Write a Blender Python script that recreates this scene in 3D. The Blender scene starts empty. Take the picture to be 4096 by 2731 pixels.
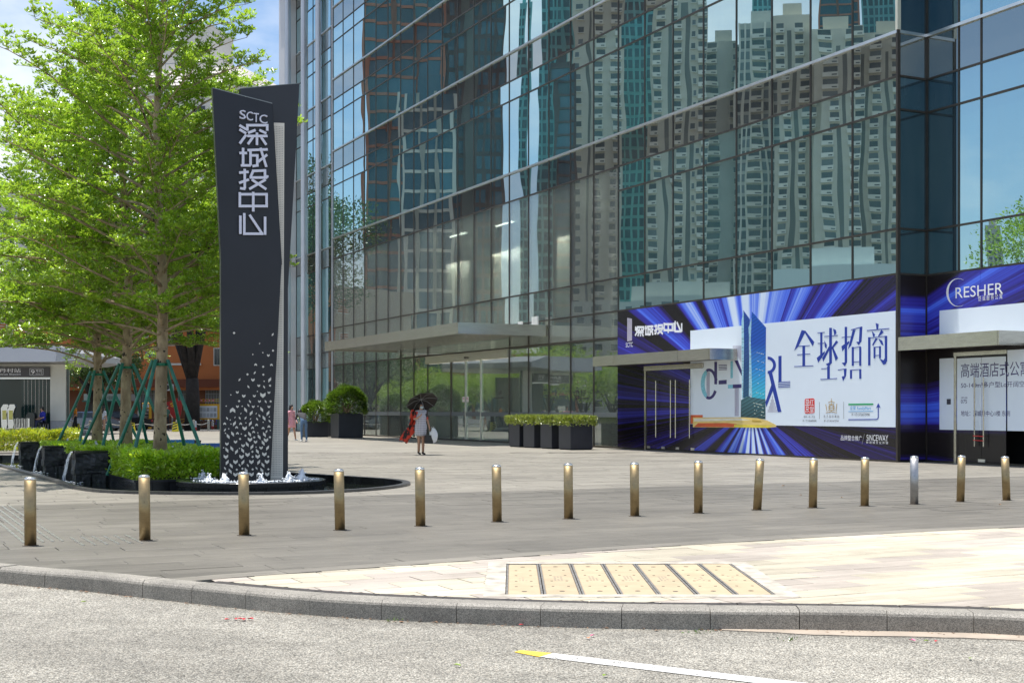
import bpy, bmesh, math, random
import numpy as np
from mathutils import Vector, Matrix

rnd = random.Random(7)
SC = bpy.context.scene
COL = SC.collection
# ------------------------------------------------------------------ camera, sky, sun, exposure
F = 5300.0; PCX = 2048.0; PHY = 1643.0; CAMZ = 1.35
cam = bpy.data.objects.new('camera', bpy.data.cameras.new('camera'))
COL.objects.link(cam)
cam.location = (0, 0, CAMZ); cam.rotation_euler = (math.pi / 2, 0, 0)
cam.data.sensor_width = 36.0; cam.data.lens = F / 4096 * 36.0
cam.data.shift_y = (PHY - 1365.5) / 4096
cam.data.clip_start = 0.1; cam.data.clip_end = 6000
SC.camera = cam
SUN = Vector((-0.92, 0.38, 0)).normalized() * math.cos(math.radians(81)) + Vector((0, 0, math.sin(math.radians(81))))
world = bpy.data.worlds.new('World'); SC.world = world; world.use_nodes = True
wn = world.node_tree.nodes; wl = world.node_tree.links
wn.clear()
wo = wn.new('ShaderNodeOutputWorld'); bg = wn.new('ShaderNodeBackground')
sky = wn.new('ShaderNodeTexSky'); sky.sky_type = 'NISHITA'; sky.sun_disc = False
sky.sun_elevation = math.radians(81); sky.sun_rotation = math.atan2(SUN.x, SUN.y)
sky.air_density = 1.0; sky.dust_density = 0.7; sky.ozone_density = 2.0
tc = wn.new('ShaderNodeTexCoord')
mp = wn.new('ShaderNodeMapping'); mp.inputs['Scale'].default_value = (1.0, 1.0, 2.2); mp.inputs['Location'].default_value = (0.35, 0.15, 0.1)
nz = wn.new('ShaderNodeTexNoise'); nz.inputs['Scale'].default_value = 3.1; nz.inputs['Detail'].default_value = 8; nz.inputs['Roughness'].default_value = 0.56
cr = wn.new('ShaderNodeValToRGB'); cr.color_ramp.elements[0].position = 0.465; cr.color_ramp.elements[1].position = 0.67; cr.color_ramp.elements[1].color = (0.85, 0.85, 0.85, 1)
cm = wn.new('ShaderNodeMix'); cm.data_type = 'RGBA'
cm.inputs['B'].default_value = (6.6, 6.8, 7.2, 1)
wl.new(tc.outputs['Generated'], mp.inputs['Vector']); wl.new(mp.outputs['Vector'], nz.inputs['Vector'])
wl.new(nz.outputs['Fac'], cr.inputs['Fac']); wl.new(cr.outputs['Color'], cm.inputs['Factor'])
wl.new(sky.outputs['Color'], cm.inputs['A']); wl.new(cm.outputs['Result'], bg.inputs['Color'])
bg.inputs['Strength'].default_value = 0.122
wl.new(bg.outputs['Background'], wo.inputs['Surface'])
sl = bpy.data.lights.new('sun', 'SUN'); sl.energy = 4.6; sl.angle = math.radians(0.53); sl.color = (1.0, 0.965, 0.915)
so = bpy.data.objects.new('sun', sl); COL.objects.link(so)
so.rotation_euler = (-SUN).to_track_quat('-Z', 'Y').to_euler(); so.location = SUN * 60
SC.view_settings.view_transform = 'Standard'; SC.view_settings.look = 'None'
SC.view_settings.gamma = 1.0; SC.view_settings.use_curve_mapping = False
SC.view_settings.exposure = 0.55
SC.cycles.max_bounces = 8; SC.cycles.transparent_max_bounces = 12
SC.cycles.sample_clamp_indirect = 6.0
SC.cycles.use_denoising = True

# ------------------------------------------------------------------ geometry of the place
U = Vector((-0.43896, 0.89850, 0)); V = Vector((0.89850, 0.43896, 0)); N = -V
P0 = Vector((10.16, 34.83, 0))
CAM = Vector((0, 0, CAMZ))
BROT = math.atan2(-U.y, -U.x)         # building frame: x = -U, y = V (inwards)
SROT = math.atan2(V.y, V.x)           # plaza frame: x = V, y = U

def ray(px, py):
    return Vector(((px - PCX) / F, 1.0, -(py - PHY) / F))
def ground(px, py, z=0.0):
    Y = (CAMZ - z) * F / (py - PHY)
    return Vector(((px - PCX) * Y / F, Y, z))
def at(px, py, Y):
    return Vector(((px - PCX) * Y / F, Y, CAMZ - (py - PHY) * Y / F))
def fac(px, py, off=0.0):
    """Where a sight line meets the plane of the glass front (off = metres in front): (x, z) in the building frame."""
    d = ray(px, py); p = P0 + N * off
    s = (p - CAM).dot(N) / d.dot(N)
    q = CAM + d * s
    return ((q - P0).dot(-U), q.z)
def world_of(x, y, z=0.0):
    return P0 - U * x + V * y + Vector((0, 0, z))
def mirror(p):
    return p - N * (2 * (p - P0).dot(N))

# ------------------------------------------------------------------ helpers
def link(o):
    COL.objects.link(o); return o
def tag(o, label=None, cat=None, group=None, kind=None):
    if label: o['label'] = label
    if cat: o['category'] = cat
    if group: o['group'] = group
    if kind: o['kind'] = kind
    return o
def thing(name, label, cat, loc=(0, 0, 0), rz=0.0, group=None):
    o = link(bpy.data.objects.new(name, None)); o.location = loc; o.rotation_euler = (0, 0, rz)
    o.empty_display_size = 0.2
    return tag(o, label, cat, group)
def structure(name, label=None, loc=(0, 0, 0), rz=0.0):
    o = link(bpy.data.objects.new(name, None)); o.location = loc; o.rotation_euler = (0, 0, rz)
    o['kind'] = 'structure'
    if label: o['label'] = label
    return o
def kids(o):
    return [c for c in bpy.data.objects if c.parent == o]
def copy_tree(o, loc, rz=None, label=None, parent=None):
    c = link(o.copy()); c.parent = parent
    if parent is None:
        c.location = loc
        if rz is not None: c.rotation_euler = (0, 0, rz)
        if label: c['label'] = label
    for k in kids(o): copy_tree(k, None, parent=c)
    return c
def inst(name, mesh, parent=None, loc=(0, 0, 0), rot=(0, 0, 0), scale=None):
    o = link(bpy.data.objects.new(name, mesh)); o.location = loc; o.rotation_euler = rot
    if scale: o.scale = scale
    if parent: o.parent = parent
    return o

class MB:
    def __init__(s): s.v = []; s.f = []; s.m = []; s.uv = None
    def add(s, vs, fs, mi=0):
        b = len(s.v); s.v += [tuple(v) for v in vs]
        for f in fs: s.f.append(tuple(b + i for i in f)); s.m.append(mi)
        return s
    def box(s, x0, x1, y0, y1, z0, z1, mi=0, mat=None):
        vs = [Vector(p) for p in ((x0, y0, z0), (x1, y0, z0), (x1, y1, z0), (x0, y1, z0), (x0, y0, z1), (x1, y0, z1), (x1, y1, z1), (x0, y1, z1))]
        if mat: vs = [mat @ v for v in vs]
        return s.add(vs, [(0, 3, 2, 1), (4, 5, 6, 7), (0, 1, 5, 4), (1, 2, 6, 5), (2, 3, 7, 6), (3, 0, 4, 7)], mi)
    def cbox(s, c, size, mi=0, mat=None):
        x, y, z = c; a, b, d = size
        return s.box(x - a / 2, x + a / 2, y - b / 2, y + b / 2, z - d / 2, z + d / 2, mi, mat)
    def bbox(s, x0, x1, y0, y1, z0, z1, r=0.01, mi=0):
        """box with its vertical edges and top edge chamfered"""
        p = [(x0 + r, y0), (x1 - r, y0), (x1, y0 + r), (x1, y1 - r), (x1 - r, y1), (x0 + r, y1), (x0, y1 - r), (x0, y0 + r)]
        cx, cy = (x0 + x1) / 2, (y0 + y1) / 2
        q = [(cx + (a - cx) * (1 - r / max(abs(x1 - x0) / 2, 1e-3)), cy + (b - cy) * (1 - r / max(abs(y1 - y0) / 2, 1e-3))) for a, b in p]
        vs = [(a, b, z0) for a, b in p] + [(a, b, z1 - r) for a, b in p] + [(a, b, z1) for a, b in q]
        fs = [tuple(range(7, -1, -1)), tuple(range(16, 24))]
        for l in (0, 8):
            for i in range(8): j = (i + 1) % 8; fs.append((l + i, l + j, l + 8 + j, l + 8 + i))
        return s.add(vs, fs, mi)
    def prism(s, poly, z0, z1, mi=0):
        n = len(poly)
        a = sum(poly[i][0] * poly[(i + 1) % n][1] - poly[(i + 1) % n][0] * poly[i][1] for i in range(n))
        if a < 0: poly = poly[::-1]
        vs = [(x, y, z0) for x, y in poly] + [(x, y, z1) for x, y in poly]
        fs = [tuple(range(n - 1, -1, -1)), tuple(range(n, 2 * n))] + [(i, (i + 1) % n, n + (i + 1) % n, n + i) for i in range(n)]
        return s.add(vs, fs, mi)
    def prism_xz(s, poly, y0, y1, mi=0):
        """poly of (x, z), front face at y0"""
        n = len(poly)
        a = sum(poly[i][0] * poly[(i + 1) % n][1] - poly[(i + 1) % n][0] * poly[i][1] for i in range(n))
        if a < 0: poly = poly[::-1]
        vs = [(x, y0, z) for x, z in poly] + [(x, y1, z) for x, z in poly]
        fs = [tuple(range(n)), tuple(range(2 * n - 1, n - 1, -1))] + [((i + 1) % n, i, n + i, n + (i + 1) % n) for i in range(n)]
        return s.add(vs, fs, mi)
    def tube(s, pts, rad, n=8, mi=0, caps=True):
        pts = [Vector(p) for p in pts]
        if not isinstance(rad, (list, tuple)): rad = [rad] * len(pts)
        b = len(s.v); ref = Vector((0, 0, 1))
        for i, p in enumerate(pts):
            d = (pts[min(i + 1, len(pts) - 1)] - pts[max(i - 1, 0)])
            if d.length < 1e-9: d = Vector((0, 0, 1))
            d.normalize()
            r = ref if abs(d.dot(ref)) < 0.95 else Vector((1, 0, 0))
            a = d.cross(r).normalized(); c = d.cross(a)
            for k in range(n):
                t = 2 * math.pi * k / n
                s.v.append(tuple(p + (a * math.cos(t) + c * math.sin(t)) * rad[i]))
        for i in range(len(pts) - 1):
            for k in range(n):
                k2 = (k + 1) % n
                s.f.append((b + i * n + k, b + (i + 1) * n + k, b + (i + 1) * n + k2, b + i * n + k2)); s.m.append(mi)
        if caps:
            s.f.append(tuple(b + k for k in range(n))); s.m.append(mi)
            e = b + (len(pts) - 1) * n
            s.f.append(tuple(e + k for k in range(n - 1, -1, -1))); s.m.append(mi)
        return s
    def lathe(s, prof, n=20, c=(0, 0, 0), mi=0):
        b = len(s.v)
        for r, z in prof:
            for k in range(n):
                t = 2 * math.pi * k / n
                s.v.append((c[0] + r * math.cos(t), c[1] + r * math.sin(t), c[2] + z))
        for i in range(len(prof) - 1):
            for k in range(n):
                k2 = (k + 1) % n
                s.f.append((b + i * n + k, b + i * n + k2, b + (i + 1) * n + k2, b + (i + 1) * n + k)); s.m.append(mi)
        s.f.append(tuple(b + k for k in range(n - 1, -1, -1))); s.m.append(mi)
        e = b + (len(prof) - 1) * n
        s.f.append(tuple(e + k for k in range(n))); s.m.append(mi)
        return s
    def stroke(s, pts, w, y0, y1, mi=0):
        """thick polyline in the xz plane, each piece a bar a hair prouder than the last"""
        for i in range(len(pts) - 1):
            a = Vector((pts[i][0], pts[i][1])); b = Vector((pts[i + 1][0], pts[i + 1][1])); d = b - a
            if d.length < 1e-6: continue
            d.normalize(); q = Vector((-d.y, d.x)) * (w / 2)
            e = d * (w / 2 if len(pts) > 2 else 0)
            k = 0.0006 * (len(s.f) // 6 % 9)
            P = [a - e - q, b + e - q, b + e + q, a - e + q]
            s.prism_xz([(p.x, p.y) for p in P], y0 - k, y1, mi)
        return s
    def mesh(s, name, mats, smooth=False):
        me = bpy.data.meshes.new(name); me.from_pydata(s.v, [], s.f)
        for m in (mats if isinstance(mats, (list, tuple)) else [mats]): me.materials.append(m)
        if any(s.m): me.polygons.foreach_set('material_index', s.m)
        if smooth: me.polygons.foreach_set('use_smooth', [True] * len(me.polygons))
        me.update(); return me
    def build(s, name, mats, parent=None, smooth=False, loc=(0, 0, 0), rz=0.0):
        o = link(bpy.data.objects.new(name, s.mesh(name, mats, smooth)))
        o.location = loc; o.rotation_euler = (0, 0, rz)
        if parent: o.parent = parent
        return o

def smooth_by_angle(o, ang=0.7):
    bm = bmesh.new(); bm.from_mesh(o.data)
    for f in bm.faces: f.smooth = True
    for e in bm.edges:
        if len(e.link_faces) == 2 and e.calc_face_angle(0) > ang: e.smooth = False
    bm.to_mesh(o.data); bm.free(); return o

# ------------------------------------------------------------------ materials
def newmat(name):
    m = bpy.data.materials.new(name); m.use_nodes = True
    nt = m.node_tree; nt.nodes.clear()
    out = nt.nodes.new('ShaderNodeOutputMaterial')
    return m, nt, out
def nd(nt, t, **kw):
    n = nt.nodes.new(t)
    for k, v in kw.items(): setattr(n, k, v)
    return n
def math_(nt, op, a, b=None, c=None):
    n = nt.nodes.new('ShaderNodeMath'); n.operation = op
    for i, v in enumerate((a, b, c)):
        if v is None: continue
        if isinstance(v, (int, float)): n.inputs[i].default_value = v
        else: nt.links.new(v, n.inputs[i])
    return n.outputs[0]
def mulcol(nt, col, fac):
    n = nt.nodes.new('ShaderNodeVectorMath'); n.operation = 'SCALE'
    if isinstance(col, (tuple, list)): n.inputs[0].default_value = col[:3]
    else: nt.links.new(col, n.inputs[0])
    if isinstance(fac, (int, float)): n.inputs['Scale'].default_value = fac
    else: nt.links.new(fac, n.inputs['Scale'])
    return n.outputs[0]
def mixcol(nt, f, a, b):
    n = nt.nodes.new('ShaderNodeMix'); n.data_type = 'RGBA'
    for k, v in (('Factor', f), ('A', a), ('B', b)):
        s = n.inputs[k] if k == 'Factor' else n.inputs[k]
        if isinstance(v, (int, float)): s.default_value = v
        elif isinstance(v, (tuple, list)): s.default_value = (v[0], v[1], v[2], 1)
        else: nt.links.new(v, s)
    return n.outputs['Result']
def noise(nt, vec, scale, detail=4, rough=0.55, dims='3D'):
    n = nt.nodes.new('ShaderNodeTexNoise'); n.noise_dimensions = dims
    n.inputs['Scale'].default_value = scale; n.inputs['Detail'].default_value = detail; n.inputs['Roughness'].default_value = rough
    if vec is not None: nt.links.new(vec, n.inputs['W' if dims == '1D' else 'Vector'])
    return n.outputs['Fac']
def mapr(nt, v, a, b, c, d):
    n = nt.nodes.new('ShaderNodeMapRange'); nt.links.new(v, n.inputs[0])
    for i, x in enumerate((a, b, c, d)): n.inputs[i + 1].default_value = x
    return n.outputs[0]
def coords(nt, mode='Object', scale=None, rz=0.0):
    if mode == 'World': o = nt.nodes.new('ShaderNodeNewGeometry').outputs['Position']
    else: o = nt.nodes.new('ShaderNodeTexCoord').outputs[mode]
    if rz:
        m = nt.nodes.new('ShaderNodeMapping'); nt.links.new(o, m.inputs[0]); m.inputs['Rotation'].default_value = (0, 0, rz); o = m.outputs[0]
    if scale:
        m = nt.nodes.new('ShaderNodeMapping'); nt.links.new(o, m.inputs[0]); m.inputs['Scale'].default_value = scale; o = m.outputs[0]
    return o
def M(name, base, rough=0.6, metal=0.0, var=0.0, vscale=4.0, bump=0.0, bscale=40.0, rand=0.0, mode='Object', spec=0.5, island=0.0, stretch=None, rz=0.0, vdetail=4):
    m, nt, out = newmat(name)
    p = nd(nt, 'ShaderNodeBsdfPrincipled'); nt.links.new(p.outputs[0], out.inputs[0])
    p.inputs['Roughness'].default_value = rough; p.inputs['Metallic'].default_value = metal
    p.inputs['Specular IOR Level'].default_value = spec
    fac = None
    vec = coords(nt, mode, stretch, rz)
    if var: fac = mapr(nt, noise(nt, vec, vscale, vdetail), 0.3, 0.7, 1 - var, 1 + var)
    if rand:
        r = mapr(nt, nd(nt, 'ShaderNodeObjectInfo').outputs['Random'], 0, 1, 1 - rand, 1 + rand)
        fac = r if fac is None else math_(nt, 'MULTIPLY', fac, r)
    if island:
        r = mapr(nt, nd(nt, 'ShaderNodeNewGeometry').outputs['Random Per Island'], 0, 1, 1 - island, 1 + island)
        fac = r if fac is None else math_(nt, 'MULTIPLY', fac, r)
    if fac is None: p.inputs['Base Color'].default_value = (*base[:3], 1)
    else: nt.links.new(mulcol(nt, base, fac), p.inputs['Base Color'])
    if bump:
        b = nd(nt, 'ShaderNodeBump'); b.inputs['Strength'].default_value = 1.0; b.inputs['Distance'].default_value = bump
        nt.links.new(noise(nt, vec, bscale, 3), b.inputs['Height']); nt.links.new(b.outputs[0], p.inputs['Normal'])
    return m
def emit(name, col, s):
    m, nt, out = newmat(name); e = nd(nt, 'ShaderNodeEmission')
    e.inputs[0].default_value = (*col, 1); e.inputs[1].default_value = s; nt.links.new(e.outputs[0], out.inputs[0]); return m

def leafmat(name, c1, c2, trans=0.45, gloss=0.10, rough=0.35):
    """thin leaf: reflects, lets light through, a little shine; hue drifts from leaf to leaf"""
    m, nt, out = newmat(name)
    r = nd(nt, 'ShaderNodeNewGeometry').outputs['Random Per Island']
    pn = noise(nt, nd(nt, 'ShaderNodeTexCoord').outputs['Object'], 1.3, 3, 0.6)
    tone = mapr(nt, pn, 0.3, 0.7, 0.72, 1.15)
    r3 = math_(nt, 'POWER', math_(nt, 'FRACT', math_(nt, 'MULTIPLY', r, 17.31)), 0.6)
    col = mulcol(nt, mixcol(nt, r, c1, c2), math_(nt, 'MULTIPLY', tone, mapr(nt, r3, 0, 1, 0.55, 1.15)))
    d = nd(nt, 'ShaderNodeBsdfDiffuse'); nt.links.new(col, d.inputs[0])
    t = nd(nt, 'ShaderNodeBsdfTranslucent'); nt.links.new(mulcol(nt, mixcol(nt, 0.35, col, (c1[0] * 1.6, c1[1] * 1.25, c1[2] * 0.6)), 1.25), t.inputs[0])
    mx = nd(nt, 'ShaderNodeMixShader'); mx.inputs[0].default_value = trans
    nt.links.new(d.outputs[0], mx.inputs[1]); nt.links.new(t.outputs[0], mx.inputs[2])
    g = nd(nt, 'ShaderNodeBsdfGlossy'); g.inputs['Roughness'].default_value = rough
    m2 = nd(nt, 'ShaderNodeMixShader'); m2.inputs[0].default_value = gloss
    nt.links.new(mx.outputs[0], m2.inputs[1]); nt.links.new(g.outputs[0], m2.inputs[2]); nt.links.new(m2.outputs[0], out.inputs[0])
    return m

def glassmat(name, dark, tint, base, boost, clear=None, warp=0.0042, wscale=0.42, haze_lift=0.04):
    """window glass: mirror-like coat that strengthens at a slant, each pane slightly warped, over a dark room or a clear pane"""
    m, nt, out = newmat(name)
    oc = nd(nt, 'ShaderNodeTexCoord').outputs['Object']
    rn = nd(nt, 'ShaderNodeObjectInfo').outputs['Random']
    va = nd(nt, 'ShaderNodeVectorMath', operation='ADD'); nt.links.new(oc, va.inputs[0])
    cb = nd(nt, 'ShaderNodeCombineXYZ')
    for i, k in enumerate((91.0, 57.0, 133.0)): nt.links.new(math_(nt, 'MULTIPLY', rn, k), cb.inputs[i])
    nt.links.new(cb.outputs[0], va.inputs[1])
    ms = nd(nt, 'ShaderNodeMapping'); nt.links.new(va.outputs[0], ms.inputs[0]); ms.inputs['Scale'].default_value = (1.0, 1.0, 0.8)
    bp = nd(nt, 'ShaderNodeBump'); bp.inputs['Strength'].default_value = 1.0; bp.inputs['Distance'].default_value = warp
    nt.links.new(noise(nt, ms.outputs[0], wscale, 1.0, 0.35), bp.inputs['Height'])
    fr = nd(nt, 'ShaderNodeFresnel'); fr.inputs['IOR'].default_value = 1.55
    fac = math_(nt, 'MINIMUM', math_(nt, 'MULTIPLY_ADD', fr.outputs[0], boost, base), 0.95)
    g = nd(nt, 'ShaderNodeBsdfGlossy'); g.inputs['Roughness'].default_value = 0.0; g.inputs[0].default_value = (*tint, 1)
    nt.links.new(bp.outputs[0], g.inputs['Normal'])
    if clear:
        b = nd(nt, 'ShaderNodeBsdfTransparent'); b.inputs[0].default_value = (*clear, 1)
    else:
        b = nd(nt, 'ShaderNodeBsdfDiffuse')
        nt.links.new(mulcol(nt, dark, mapr(nt, rn, 0, 1, 0.6, 1.5)), b.inputs[0])
    mx = nd(nt, 'ShaderNodeMixShader'); nt.links.new(fac, mx.inputs[0]); nt.links.new(b.outputs[0], mx.inputs[1]); nt.links.new(g.outputs[0], mx.inputs[2])
    ds = nd(nt, 'ShaderNodeBsdfDiffuse'); ds.inputs[0].default_value = (0.46, 0.48, 0.47, 1)  # pale streaky haze put into the colour to lift dark panes
    mz = nd(nt, 'ShaderNodeMixShader'); nt.links.new(math_(nt, 'MULTIPLY', mapr(nt, noise(nt, coords(nt, 'World', (2.5, 2.5, 0.35)), 1.4, 5, 0.65), 0.3, 0.7, 0.5, 1.5), haze_lift), mz.inputs[0])
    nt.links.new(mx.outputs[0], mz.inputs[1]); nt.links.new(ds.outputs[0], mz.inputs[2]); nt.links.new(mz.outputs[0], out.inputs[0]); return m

def text_poly(mb, s, x0, x1, z0, z1, y0, y1=None, mi=0, squash=True):
    """letters of s fitted into the box x0..x1, z0..z1 of an xz plane, front at y0"""
    c = bpy.data.curves.new('t', 'FONT'); c.body = s
    c.resolution_u = 3
    o = bpy.data.objects.new('t', c); COL.objects.link(o)
    me = bpy.data.meshes.new_from_object(o.evaluated_get(bpy.context.evaluated_depsgraph_get()))
    bpy.data.objects.remove(o); bpy.data.curves.remove(c)
    xs = [v.co.x for v in me.vertices]; ys = [v.co.y for v in me.vertices]
    if not xs: return mb
    ax, bx, ay, by = min(xs), max(xs), min(ys), max(ys)
    kx = (x1 - x0) / (bx - ax); kz = (z1 - z0) / (by - ay)
    vs = [(x0 + (v.co.x - ax) * kx, y0, z0 + (v.co.y - ay) * kz) for v in me.vertices]
    fs = [tuple(p.vertices) for p in me.polygons]
    mb.add(vs, fs, mi)
    if y1 is not None:                                     # sides: every outline edge is carried back
        cnt = {}
        for f in fs:
            for i in range(len(f)):
                e = (f[i], f[(i + 1) % len(f)]); cnt[e] = cnt.get(e, 0) + 1
        b2 = [(x, y1, z) for x, y, z in vs]; n = len(vs)
        mb.add(vs + b2, [(e[1], e[0], n + e[0], n + e[1]) for e in cnt if (e[1], e[0]) not in cnt], mi)
    bpy.data.meshes.remove(me); return mb

def leaves_mesh(name, cen, axis, side, length, width, mats, mi=None, fold=0.18):
    """many small folded diamond leaves in one mesh; arrays of shape (n, 3) and (n,)"""
    n = len(cen); L = length[:, None]; W = width[:, None]
    nrm = np.cross(axis, side); nrm /= np.linalg.norm(nrm, axis=1)[:, None] + 1e-9
    base = cen; tip = cen + axis * L; mid = cen + axis * L * 0.58
    a = mid + side * W * 0.5 + nrm * W * fold; b = mid - side * W * 0.5 + nrm * W * fold
    co = np.stack([base, a, tip, b], 1).reshape(-1, 3)
    i = np.arange(n)[:, None] * 4
    tri = np.concatenate([i, i + 1, i + 2, i, i + 2, i + 3], 1).reshape(-1)
    me = bpy.data.meshes.new(name)
    me.vertices.add(4 * n); me.vertices.foreach_set('co', co.astype(np.float32).ravel())
    me.loops.add(6 * n); me.loops.foreach_set('vertex_index', tri.astype(np.int32))
    me.polygons.add(2 * n); me.polygons.foreach_set('loop_start', np.arange(0, 6 * n, 3, dtype=np.int32))
    for m in (mats if isinstance(mats, (list, tuple)) else [mats]): me.materials.append(m)
    me.update(calc_edges=True); me.validate(); return me
def unit(a): return a / (np.linalg.norm(a, axis=1)[:, None] + 1e-9)
def leaf_cloud(name, cen, out, L, W, mats, seed, up=0.5, spread=0.8):
    """leaves at points cen, each pointing along out + up + chance"""
    g = np.random.default_rng(seed); n = len(cen)
    ax = unit(out + np.array([0, 0, up]) + g.normal(0, spread, (n, 3)))
    sd = unit(np.cross(ax, g.normal(0, 1, (n, 3)) + np.array([0, 0, 1.2])))
    return leaves_mesh(name, cen, ax, sd, L * g.uniform(0.7, 1.25, n), W * g.uniform(0.75, 1.2, n), mats)
# ------------------------------------------------------------------ ground: road, kerb, pavement, plaza
K = [Vector(p) for p in ((-26, 24.4), (-12, 16.0), (-7.6, 13.4), (-4.41, 11.41), (-3.42, 10.84), (-2.33, 10.12), (-1.39, 9.59), (-0.348, 9.256), (0.766, 9.03), (1.853, 8.97), (2.93, 8.844), (3.37, 8.72), (5.2, 8.0), (9, 6.1), (20, 0.0))]
B = [Vector(p) for p in ((-2.9, 10.15), (-2.38, 10.65), (-1.38, 11.3), (-0.45, 11.9), (1.09, 12.95), (3.56, 14.3), (6.0, 15.45), (12, 18.1), (30, 26))]
def densify(pl, n=6):
    out = []
    for i in range(len(pl) - 1):
        a, b = pl[max(i - 1, 0)], pl[i]; c, d = pl[i + 1], pl[min(i + 2, len(pl) - 1)]
        for k in range(n):
            t = k / n
            out.append(0.5 * ((2 * b) + (c - a) * t + (2 * a - 5 * b + 4 * c - d) * t * t + (3 * b - a - 3 * c + d) * t ** 3))
    return out + [pl[-1]]
KD = densify(K, 5); BD = densify(B, 3)
def soff(pl, p):
    best = 1e9; sg = 0
    for i in range(len(pl) - 1):
        a = pl[i]; d = pl[i + 1] - a; t = max(0, min(1, (p - a).dot(d) / d.length_squared)); q = a + d * t
        r = (p - q).length
        if r < best - 1e-9: best = r; sg = 1 if d.x * (p.y - a.y) - d.y * (p.x - a.x) > 0 else -1
    return best * sg
def arclen(pl):
    s = [0.0]
    for i in range(len(pl) - 1): s.append(s[-1] + (pl[i + 1] - pl[i]).length)
    return s
KS = arclen(KD)
def kpt(s, off=0.0):
    for i in range(len(KD) - 1):
        if KS[i + 1] >= s or i == len(KD) - 2:
            d = (KD[i + 1] - KD[i]); t = (s - KS[i]) / d.length; d = d.normalized()
            return KD[i] + d * (s - KS[i]) + Vector((-d.y, d.x)) * off
def ptest(poly, p):
    c = False; j = len(poly) - 1
    for i in range(len(poly)):
        if (poly[i][1] > p[1]) != (poly[j][1] > p[1]) and p[0] < (poly[j][0] - poly[i][0]) * (p[1] - poly[i][1]) / (poly[j][1] - poly[i][1]) + poly[i][0]: c = not c
        j = i
    return c

POOL_K = [(-1.86, 24.3), (-2.12, 22.9), (-2.95, 21.75), (-4.3, 21.25), (-6.3, 21.6), (-7.4, 22.6), (-8.5, 24.7), (-10.3, 28.1), (-12.6, 32.4), (-15.0, 36.8), (-15.6, 38.6), (-14.4, 39.3), (-11.5, 38.2), (-9.6, 36.9), (-6.3, 31.0), (-4.9, 28.6), (-3.83, 27.3), (-2.35, 25.7)]
def closed_smooth(pts, n=5):
    P = [Vector(p) for p in pts]; N_ = len(P); out = []
    for i in range(N_):
        a, b, c, d = P[i - 1], P[i], P[(i + 1) % N_], P[(i + 2) % N_]
        for k in range(n):
            t = k / n
            out.append(0.5 * ((2 * b) + (c - a) * t + (2 * a - 5 * b + 4 * c - d) * t * t + (3 * b - a - 3 * c + d) * t ** 3))
    return out
POOL = closed_smooth(POOL_K)
def inset(poly, w):
    n = len(poly); out = []
    ar = sum(poly[i].x * poly[(i + 1) % n].y - poly[(i + 1) % n].x * poly[i].y for i in range(n))
    for i in range(n):
        d = (poly[(i + 1) % n] - poly[i - 1]).normalized(); q = Vector((-d.y, d.x)) * (1 if ar > 0 else -1)
        out.append(poly[i] + q * w)
    return out
POOL_MID = inset(POOL, 0.07); POOL_IN = inset(POOL, 0.14)

# materials of the ground
def stone_mat(name, base, rand, streak=True, island=False, rough=0.55):
    m, nt, out = newmat(name)
    p = nd(nt, 'ShaderNodeBsdfPrincipled'); nt.links.new(p.outputs[0], out.inputs[0])
    p.inputs['Roughness'].default_value = rough; p.inputs['Specular IOR Level'].default_value = 0.35
    w = coords(nt, 'World', (1, 1, 1), -SROT)
    st = coords(nt, 'World', (0.5, 4.5, 1), -SROT)
    a = mapr(nt, noise(nt, w, 0.35, 5, 0.6), 0.3, 0.7, 0.80, 1.16)
    b = mapr(nt, noise(nt, st, 2.2, 5, 0.65), 0.3, 0.7, 0.82, 1.15)
    c = mapr(nt, noise(nt, w, 160, 2, 0.6), 0.3, 0.7, 0.88, 1.12)
    r = mapr(nt, nd(nt, 'ShaderNodeNewGeometry').outputs['Random Per Island'] if island else nd(nt, 'ShaderNodeObjectInfo').outputs['Random'], 0, 1, 1 - rand, 1 + rand)
    f = math_(nt, 'MULTIPLY', math_(nt, 'MULTIPLY', a, b), math_(nt, 'MULTIPLY', c, r))
    # the paler band of paving
    sx = nd(nt, 'ShaderNodeSeparateXYZ'); nt.links.new(w, sx.inputs[0])
    band = mapr(nt, sx.outputs[1], 20.03, 20.06, 0.0, 1.0)
    f = math_(nt, 'MULTIPLY', f, math_(nt, 'MULTIPLY_ADD', band, 0.62, 1.0)) if streak else f
    spot = math_(nt, 'MULTIPLY', math_(nt, 'MULTIPLY_ADD', math_(nt, 'GREATER_THAN', noise(nt, w, 9, 6, 0.7), 0.66), 0.12, 1.0), mapr(nt, noise(nt, w, 1.7, 6, 0.7), 0.52, 0.68, 1.0, 0.86))
    f = math_(nt, 'MULTIPLY', f, spot)
    nt.links.new(mulcol(nt, base, f), p.inputs['Base Color'])
    bp = nd(nt, 'ShaderNodeBump'); bp.inputs['Strength'].default_value = 0.5; bp.inputs['Distance'].default_value = 0.002
    nt.links.new(noise(nt, w, 120, 3), bp.inputs['Height']); nt.links.new(bp.outputs[0], p.inputs['Normal'])
    return m
PLZ = (0.152, 0.139, 0.115)
m_plaza = stone_mat('plaza_stone', PLZ, 0.10)
m_plaza_f = stone_mat('plaza_stone_field', PLZ, 0.10, island=True)
m_joint = M('joint_sand', (0.13, 0.115, 0.095), 0.9, var=0.3, vscale=3, mode='World')
m_far = stone_mat('plaza_far', (0.27, 0.248, 0.205), 0.0, streak=False)
m_yel = stone_mat('cream_tile', (0.475, 0.425, 0.325), 0.11, streak=False, rough=0.7)
m_yel_f = stone_mat('cream_tile_field', (0.475, 0.425, 0.325), 0.11, streak=False, island=True, rough=0.7)
m_bei = stone_mat('beige_tile', (0.405, 0.355, 0.30), 0.11, streak=False, rough=0.7)
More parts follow.
